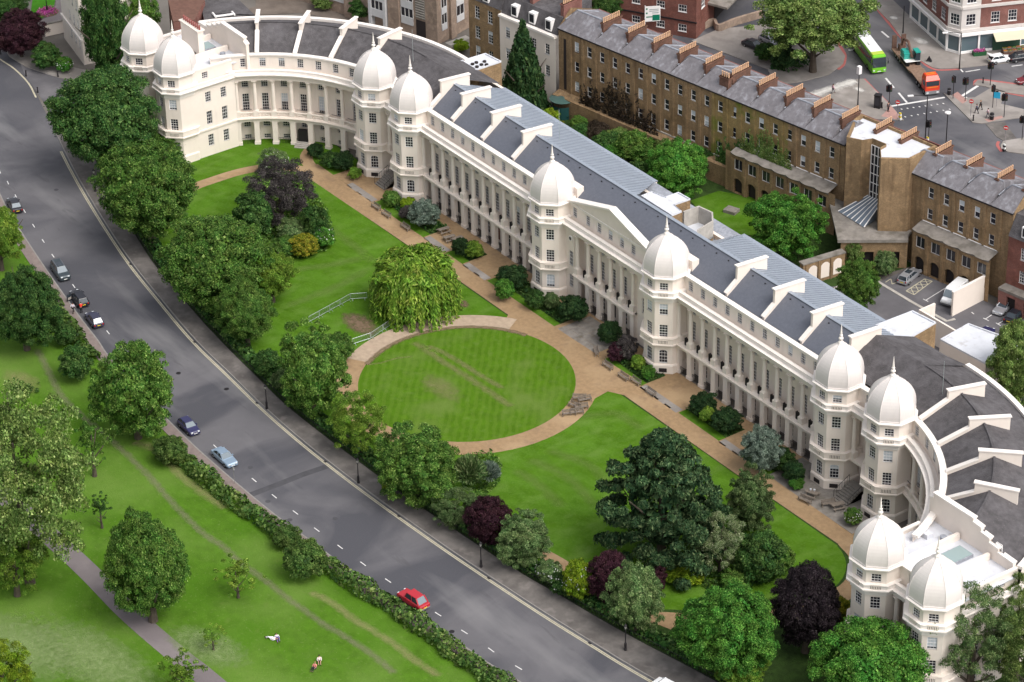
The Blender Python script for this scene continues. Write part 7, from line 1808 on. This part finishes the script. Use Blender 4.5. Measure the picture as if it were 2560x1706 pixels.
MB().lathe([(2.0, 0), (1.9, .12), (.1, .2)], 16).build('soil', SOIL, t); d = rng.normal(0, .75, (500, 3)); d[:, 2] = .25; LF['pink'] = leaf_mat('pink_flowers', (.35, .04, .20), (.60, .12, .38), (.7, .3, .5))
o = put('flowers', cloud_mesh('flowers', leaf_cloud(d, np.tile([0, 0, 1.], (500, 1)), .22)), t, kind='stuff'); o.material_slots[0].link = 'OBJECT'; o.material_slots[0].material = LF['pink']
bl = MB().lathe([(.15, 0), (.15, .12), (.11, .18), (.10, .85), (.14, .9), (.13, 1.0), (.02, 1.06)], 10).mesh('bollard', IRON)
for p, l, z in (((-122.5,-28.6), 'black bollard on the curved corner pavement', .12), ((-119.0,-24.5), 'black bollard at the mouth of the terrace drive', .12), ((-116.0,-29.9), 'black bollard on the tip of the yellow line', .0), ((-27.1,75.8), 'short black bollard beside the dark kiosk', .1), ((-14.9,84.4), 'short black bollard at the tip of the far island', .1), ((-23.8,94.8), 'slim grey bollard at the end of the top island', .1), ((-132.5,-28.1), 'black bollard at the far left picture edge', .12)):
    tag(put('bollard', bl, None, (p[0], p[1], z)), l, 'bollard', 'bollards on the pavements')
t = thing('sign_pole', 'thin grey pole on the park footway beside the pale blue saloon', 'pole', (*(3.0,-64.4), .1)); MB().tube([(0, 0, 0), (0, 0, 2.6)], .04, 8).build('pole', CHROME, t); MB().b2(-.12, -.02, 2.2, .12, .02, 2.6).build('sign', PLATEW, t)
# crowd barriers
GALV = mat('galvanised_tube', (.40, .45, .45), .4, metal=.5)
bm_ = MB(); bL = 2.3
for a_, b_ in (((0, .25), (0, 1.1)), ((bL, .25), (bL, 1.1)), ((0, 1.1), (bL, 1.1)), ((0, .25), (bL, .25))): bm_.tube([(a_[0], 0, a_[1]), (b_[0], 0, b_[1])], .035, 6)
BFR = bm_.mesh('frame', GALV); bm_ = MB()
for i in range(1, 16): bm_.tube([(bL*i/16, 0, .25), (bL*i/16, 0, 1.1)], .011, 4)
BBR = bm_.mesh('bars', GALV); bm_ = MB()
for x in (.3, bL-.3): bm_.tube([(x, -.35, .03), (x, 0, .25), (x, .35, .03)], .025, 5)
BFT = bm_.mesh('foot', GALV)
def barriers(pts, where):
    for i, (a_, b_) in enumerate(zip(pts, pts[1:])):
        v = Vector(b_)-Vector(a_); n = max(1, round(v.length/2.35))
        for k in range(n):
            q = Vector(a_)+v*k/n
            t = thing('barrier', '', 'barrier', (q.x, q.y, .09), math.atan2(v.y, v.x), 'steel crowd barriers around the soil patch')
            t.scale.x = v.length/n/2.35; yield t
            put('frame', BFR, t); put('bars', BBR, t); put('foot', BFT, t)
OR = ('first', 'second', 'third', 'fourth', 'fifth', 'sixth', 'seventh')
for ln, pts in (('upper row on the left lawn', [(-26.1,-34.2),(-27.9,-25.9),(-26.7,-23.8)]), ('lower row beside the gravel ring', [(-17.1,-32.6),(-16.9,-29.6),(-18.6,-24.3)])):
    for i, t in enumerate(barriers(pts, ln)): t['label'] = 'steel crowd barrier, %s from the left in the %s' % (OR[min(i, 6)], ln)
# benches
TEAK = mat('weathered_teak', (.24, .20, .165), .9, .3, 3.); 
def bench_parts(Lb_=1.8):
    s = MB()
    slats = [MB().b2(-Lb_/2, -.05+.11*i, .42, Lb_/2, .04+.11*i, .45).mesh('seat_slat', TEAK) for i in range(4)]
    bk = [MB().b2(-Lb_/2, .40+.03*i, .52+.13*i, Lb_/2, .43+.03*i, .62+.13*i).mesh('back_slat', TEAK) for i in range(3)]
    en = []
    for x in (-Lb_/2, Lb_/2):
        m = MB(); m.b2(x-.04, -.06, 0, x+.04, .02, .64).add([(x-.04, .38, 0), (x+.04, .38, 0), (x+.04, .46, 0), (x-.04, .46, 0), (x-.04, .46, .92), (x+.04, .46, .92), (x+.04, .52, .92), (x-.04, .52, .92)], [(0, 1, 5, 4), (1, 2, 6, 5), (2, 3, 7, 6), (3, 0, 4, 7), (4, 5, 6, 7)]).b2(x-.045, -.08, .64, x+.045, .46, .69).b2(x-.03, .02, .34, x+.03, .40, .41)
        en.append(m.mesh('end_frame', TEAK))
    return slats, bk, en
BP = bench_parts()
def bench(p, rz, label, group='weathered wooden benches along the gravel path', z=.1, tilt=0):
    t = thing('bench', label, 'bench', (p[0], p[1], z), rz, group)
    if tilt: t.rotation_euler.x = tilt
    for k, nm in enumerate(('seat_slat', 'back_slat', 'end_frame')):
        for me in BP[k]: put(nm, me, t)
for p, l in (((-48.7,-7.9), 'longest weathered bench nearest the far gravel court'), ((-45.7,-8.0), 'weathered bench between the far bench and the silver bush'), ((-40.7,-7.9), 'weathered bench in front of the domed silver bush'), ((5.5,-6.6), 'weathered bench at the bend of the bed right of the entrance'), ((9.7,-7.7), 'weathered bench at the tip of the right bed'), ((13.3,-7.7), 'weathered bench beside the bright bush on the right bed'), ((15.3,-7.1), 'weathered bench at the corner of the right gravel court'), ((18.8,-7.2), 'weathered bench on the stone margin of the right gravel court')): bench(p, 0 if l.find('bend') < 0 else R(-30), l)
for p, rz, l in (((14.2,-15.8), R(50), 'bench at the top of the jumble on the gravel ring, facing away'), ((15.0,-15.4), R(72), 'bench on its own at the top right of the jumble on the ring'), ((15.3,-17.6), R(10), 'bench lying across the left of the jumble on the ring'), ((16.2,-16.9), R(60), 'bench in the middle right of the jumble on the ring'), ((16.5,-19.2), R(66), 'bench at the lower left of the jumble on the ring'), ((16.9,-18.2), R(62), 'bench at the lower right of the jumble on the ring')): bench(p, rz, l, 'benches gathered on the gravel ring')
def picnic(p, rz, label, z=.1, cloth_=None):
    t = thing('picnic_table', label, 'picnic table', (p[0], p[1], z), rz, 'wooden picnic tables by the terrace')
    for i in range(5): MB().b2(-.9, -.38+.155*i, .72, .9, -.24+.155*i, .76).build('top_plank', TEAK, t)
    for s in (-1, 1):
        for j in (0, 1): MB().b2(-.9, s*.72-.13+.14*j, .42, .9, s*.72-.01+.14*j, .46).build('seat_plank', TEAK, t)
        MB().tube([(s*.65, -.75, 0), (s*.65, -.28, .72)], .05, 5).tube([(s*.65, .75, 0), (s*.65, .28, .72)], .05, 5).tube([(s*.65, -.75, .39), (s*.65, .75, .39)], .045, 5).build('leg_frame', TEAK, t)
    return t
picnic((-36.2,-3.7), R(85), 'picnic table nearest the silver bush on the gravel court'); picnic((-33.7,-4.4), R(80), 'dark picnic table in the middle of the far court'); picnic((-32.6,-3.7), R(85), 'picnic table nearest the clipped dark bush')
picnic((51.4,-5.6), R(20), 'dark picnic table with white things on it on the near patio')
picnic((55.5,-4.7), R(75), 'picnic table at the inner end of the near patio')
bench((51.9,-7.4), R(10), 'weathered bench on the edge of the near patio', 'benches on the near patio'); bench((54.5,-5.3), R(70), 'weathered bench beside the inner patio table', 'benches on the near patio')
for i, (a_, b_) in enumerate(((390,1395), (420,1385))): tag(MB().lathe([(.12, 0), (.16, .2), (.05, .26)], 8).build('bag', WHITEROOF, None, loc=(*(51.0,-5.5), .86) if i == 0 else (*(51.4,-5.2), .86)), ('white bag at the left end of the dark patio table', 'white bag at the right end of the dark patio table')[i], 'bag')
# garden odds and ends behind
SG_ = thing('stone_slab', 'dark stone slab lying on the small rear lawn', 'stone', (*(-15.0,34.8), .04), R(20)); MB().b2(-1, -.8, 0, 1, .8, .5).build('slab', CONCRETE, SG_)
PC = thing('pond_canopy', 'round teal glass canopy in the rear garden by the yellow bushes', 'canopy', (*(-56.6,33.7), 0)); MB().lathe([(2.1, 3.0), (2.2, 3.1), (.3, 3.4)], 16).build('roof', mat('teal_sheet', (.07, .13, .12), .3), PC)
for k in range(6): a_ = k*PI/3; MB().tube([(1.9*math.cos(a_), 1.9*math.sin(a_), 0), (1.9*math.cos(a_), 1.9*math.sin(a_), 3.0)], .06, 6).build('post', IRON, PC)
MB().lathe([(1.8, 0), (1.8, 2.2)], 16, cap=False).build('glass_wall', mat('dark_teal_glass', (.02, .07, .07), .2), PC)
for p, c_, l in (((-15.6,42.6), (.05, .35, .55), 'blue and white banner hanging by the brick terrace arches'), ((-14.2,44.1), (.7, .7, .72), 'white banner hanging right of the blue banner'), ((-12.1,45.1), (.62, .64, .68), 'pale banner lowest of the three by the brick arches')):
    t = thing('banner', l, 'banner', (p[0], p[1], 0), R(9.5), 'banners by the brick arches'); MB().tube([(0, 0, 0), (0, 0, 4.0)], .05, 6).build('pole', GALV, t); MB().b2(.05, -.02, 1.6, .75, .02, 4.0).build('cloth', mat('banner_cloth', c_, .8), t)
# estate board and small orange board
t = thing('sign_board', 'white and green letting board on a pole by the red brick block', 'sign', (*(-71.9,62.2), 0), R(60)); MB().tube([(0, 0, 0), (0, 0, 5.6)], .07, 6).build('pole', FRAME, t); MB().b2(0, -.04, 2.6, 2.6, .04, 5.4).build('board', FRAME, t)
GRNB = mat('board_green', (.0, .16, .09), .6); GREYB = mat('board_grey', (.22, .27, .27), .6)
MB().b2(1.25, -.06, 2.75, 2.5, -.041, 3.8).build('green_panel', GRNB, t); MB().b2(.2, -.06, 3.35, 1.24, -.041, 3.55).build('green_panel', GRNB, t)
for z0, x0, x1 in ((4.75, .7, 2.3), (4.45, .7, 2.3), (4.1, 1.2, 2.3)): MB().b2(x0, -.06, z0, x1, -.041, z0+.12).build('lettering_line', GREYB, t)
for z0 in (4.8, 4.0): MB().b2(.15, -.06, z0, .42, -.041, z0+.3).build('logo_mark', GRNB, t)
t = thing('sign_board', 'small orange board on a wall behind the chimneys', 'sign', (*(-77.8,62.6), 0), R(60)); MB().tube([(0, 0, 0), (0, 0, 4.2)], .06, 6).build('pole', STEEL, t); MB().b2(-.7, -.04, 3.0, .7, .04, 4.4).build('board', ORG, t); MB().b2(-.4, -.06, 3.5, .4, -.041, 3.9).build('panel', RUST, t)
# traffic lights, signs and poles at the junction
def signal(p, label, h=3.2, heads=2, z=.1, rz=0):
    t = thing('traffic_light', label, 'traffic light', (p[0], p[1], z), rz, 'traffic lights at the junction'); MB().tube([(0, 0, 0), (0, 0, h)], .06, 8).build('pole', IRON, t)
    for i in range(heads):
        o = MB().b2(-.22, -.18, 0, .22, .18, 1.05).b2(-.34, .181, -.05, .34, .22, 1.15).build('signal_head', IRON, t); o.location = ((i-.5*(heads-1))*.62, -.15, h-1.0+.25*i); o.rotation_euler.z = i*1.3
        for k, c_ in enumerate(((.04, .14, .05), (.30, .16, .02), (.25, .02, .02))): MB().lathe([(.09, 0), (.09, .02)], 10).build('lens', cloth('lens_%s' % ('green', 'amber', 'red')[k], c_), o).location = (0, -.19, .2+k*.32); 
    return t
for p, l, hd_ in (((-26.4,76.7), 'tall traffic light on the left paved island by the kerb', 2), ((-22.7,87.2), 'traffic light at the left end of the far island', 1), ((-20.8,88.1), 'traffic light with broad backing board on the far island', 2), ((-22.5,95.2), 'traffic light on the top island facing the shop', 2), ((-16.4,90.0), 'traffic light beside the blue sign', 1), ((-12.8,89.1), 'traffic light right of the blue sign', 2), ((-13.3,73.3), 'traffic light behind the chimney pots in the near carriageway', 2), ((-5.4,86.0), 'traffic light on the lower right island', 2)): signal(p, l, 3.9, hd_)
def noentry(p, label):
    t = thing('no_entry_sign', label, 'road sign', (p[0], p[1], .1), R(35), 'no entry signs at the junction'); MB().tube([(0, 0, 0), (0, 0, 3.0)], .05, 6).build('pole', CHROME, t)
    o = MB().lathe([(.38, 0), (.38, .03)], 16).build('disc', cloth('sign_red', (.55, .03, .03)), t); o.location = (0, -.06, 2.7); o.rotation_euler.x = PI/2; MB().b2(-.28, -.105, 2.63, .28, -.095, 2.78).build('bar', PLATEW, t)
for p, l in (((-23.2,75.6), 'no entry sign on the left island by the yellow beacon'), ((-16.3,85.1), 'no entry sign on the far island before the walkers'), ((-6.2,83.1), 'no entry sign at the tip of the lower right island')): noentry(p, l)
t = thing('direction_sign', 'blue square sign on the far island', 'road sign', (*(-16.3,90.7), .1), R(35)); MB().tube([(0, 0, 0), (0, 0, 2.6)], .05, 6).build('pole', CHROME, t); MB().b2(-.55, -.05, 1.5, .55, .0, 2.6).build('panel', cloth('sign_blue', (.03, .36, .60)), t); MB().b2(-.2, -.07, 2.601, .2, .0, 2.85).build('cap', IRON, t)
def tallpole(p, h, label, head, z=.1):
    t = thing('lamp_post', label, 'lamp post', (p[0], p[1], z), 0); MB().tube([(0, 0, 0), (0, 0, h*.25), (0, 0, h)], [.14, .09, .07], 8).build('pole', IRON, t)
    if head == 'box': MB().b2(-.3, -.3, h-.1, .3, .3, h+1.2).build('sign_box', FRAME, t)
    elif head == 'lamp': MB().lathe([(.1, h), (.45, h+.1), (.5, h+.3), (.2, h+.45)], 12).build('lantern', FRAME, t)
    elif head == 'arm': MB().tube([(0, 0, h), (-.6, -1.2, h+.3), (-1.2, -2.2, h+.3)], .05, 6).build('arm', IRON, t); MB().box((-1.3, -2.4, h+.3), (.35, .9, .16), R(-28)).build('lantern', FRAME, t)
tallpole((-29.9,73.1), 6.0, 'pole with white box sign on top and litter bin at its foot', 'box')
tallpole((-9.6,73.6), 6.8, 'dark lamp post with white round head rising behind the chimney pots', 'lamp', 0)
tallpole((-13.6,72.9), 8.5, 'thin tall pole crossing the near carriageway', 'arm', 0)
tallpole((-30.0,95.3), 6.5, 'thin grey lamp post at the kerb before the corner shop', 'arm')
tallpole((-45.9,97.1), 5.0, 'dark post on the pavement left of the corner shop', None)
t = thing('kiosk', 'dark upright kiosk on the left paved island', 'kiosk', (*(-27.7,75.4), .1), R(30)); MB().b2(-.5, -.45, 0, .5, .45, 2.2).build('cabinet', IRON, t); MB().b2(-.4, -.46, .5, .4, -.451, 2.0).build('panel', GLASS, t); MB().b2(-.55, -.5, 2.2, .55, .5, 2.35).build('cap', IRON, t)
t = thing('litter_bin', 'dark round litter bin on the far island', 'bin', (*(-13.4,87.0), .1)); MB().lathe([(.32, 0), (.38, .9), (.3, 1.15), (.1, 1.25)], 12).build('bin', IRON, t); MB().lathe([(.39, .75), (.39, .85)], 12, cap=False).build('band', CHROME, t)
t = thing('litter_bin', 'dark bin at the near tip of the far island', 'bin', (*(-24.1,87.6), .1)); MB().lathe([(.3, 0), (.3, 1.1), (.1, 1.2)], 12).build('bin', IRON, t); MB().lathe([(.31, .8), (.31, .9)], 12, cap=False).build('band', CHROME, t)
for p, l in (((-22.3,75.4), 'yellow topped keep left bollard at the corner of the left island'), ((-13.4,73.2), 'yellow and white keep left bollard behind the chimney pots'), ((-4.3,81.1), 'black and white banded bollard on the lower right island')):
    t = thing('keep_left_bollard', l, 'bollard', (p[0], p[1], .1)); banded = 'banded' in l
    MB().b2(-.25, -.15, 0, .25, .15, .35).build('base', PLATEW if not banded else IRON, t); MB().b2(-.22, -.13, .351, .22, .13, .7).build('body', PLATEY if not banded else PLATEW, t); MB().b2(-.22, -.13, .701, .22, .13, 1.0).build('cap', PLATEW if not banded else IRON, t); MB().b2(-.2, -.11, 1.001, .2, .11, 1.2).build('top', PLATEY if not banded else PLATEW, t)
t = thing('folding_sign', 'small black triangular sign on the shop pavement', 'sign', (*(-35.2,93.3), .1), R(30)); MB().add([(-.5, -.3, 0), (.5, -.3, 0), (.5, .3, 0), (-.5, .3, 0), (0, 0, 1.0)], [(0, 1, 4), (1, 2, 4), (2, 3, 4), (3, 0, 4)]).build('board', IRON, t); MB().b2(-.2, -.29, .1, .2, -.27, .14).build('rail', CHROME, t)
# fruit stall and planter outside the shop
q = St(tuple(cpts[4]), tuple((cpts[5]-cpts[4]).normalized())); t = thing('fruit_stall', 'sloping stall of orange and red fruit under the shop awning', 'stall', q.P(5.6, 1.8, .1), q.rz(0))
MB().b2(-2, -.6, 0, 2, .6, .5).build('stand', STEEL, t)
for i in range(5):
    for j in range(2):
        o = MB().b2(-.36, -.26, 0, .36, .26, .16).build('crate', TEAK, t); o.location = (-1.6+i*.8, -.3+j*.55, .52+j*.25)
        d = rng.uniform(-1, 1, (60, 3))*np.array([.32, .22, .05])+np.array([0, 0, .2]); f = put('fruit', cloud_mesh('fruit', leaf_cloud(d, np.tile([0, 0, 1.], (60, 1)), .13, 1.0)), o, kind='stuff'); f.material_slots[0].link = 'OBJECT'; f.material_slots[0].material = LF[('fruit', 'gold', 'fruit', 'fresh')[(i+j) % 4]]
p = (-31.9,101.5); t = thing('planter', 'green wooden planter with pink flowers on the shop corner', 'planter', (p[0], p[1], .1), q.rz(0)); MB().b2(-1.1, -.5, 0, 1.1, .5, .7).build('box', mat('green_box', (.02, .09, .035), .7), t)
d = rng.uniform(-1, 1, (240, 3))*np.array([1.0, .45, .2])+np.array([0, 0, .85]); o = put('flowers', cloud_mesh('flowers', leaf_cloud(d, np.tile([0, 0, 1.], (240, 1)), .2)), t, kind='stuff'); o.material_slots[0].link = 'OBJECT'; o.material_slots[0].material = LF['pink']
# railing behind the garden pavement
t = thing('railing', 'low dark iron railing along the back of the garden pavement', 'railing')
l = [p for p in pavO if -75 < p[0] < 92]; m = MB(); m.tube([L3(p, 1.0) for p in l], .035, 5, False); m.build('top_rail', IRON, t); m = MB(); m.tube([L3(p, .25) for p in l], .03, 5, False); m.build('bottom_rail', IRON, t)
m = MB()
for a_, b_ in zip(l, l[1:]):
    n = max(1, int(math.dist(a_, b_)/.35))
    for k in range(n): x, y = a_[0]+(b_[0]-a_[0])*k/n, a_[1]+(b_[1]-a_[1])*k/n; m.b2(x-.015, y-.015, .1, x+.015, y+.015, 1.1)
m.build('bars', IRON, t, kind='stuff')
# lightning masts on the terrace roof
for x, y, h in ((-58.5, 6.5, 5.0), (-24.5, 9.5, 4.0), (62.5, 6, 4.5)): MB().tube([(x, y, 16.5), (x, y, 17.5+h)], [.04, .03], 5).build('mast', GALV, TER)
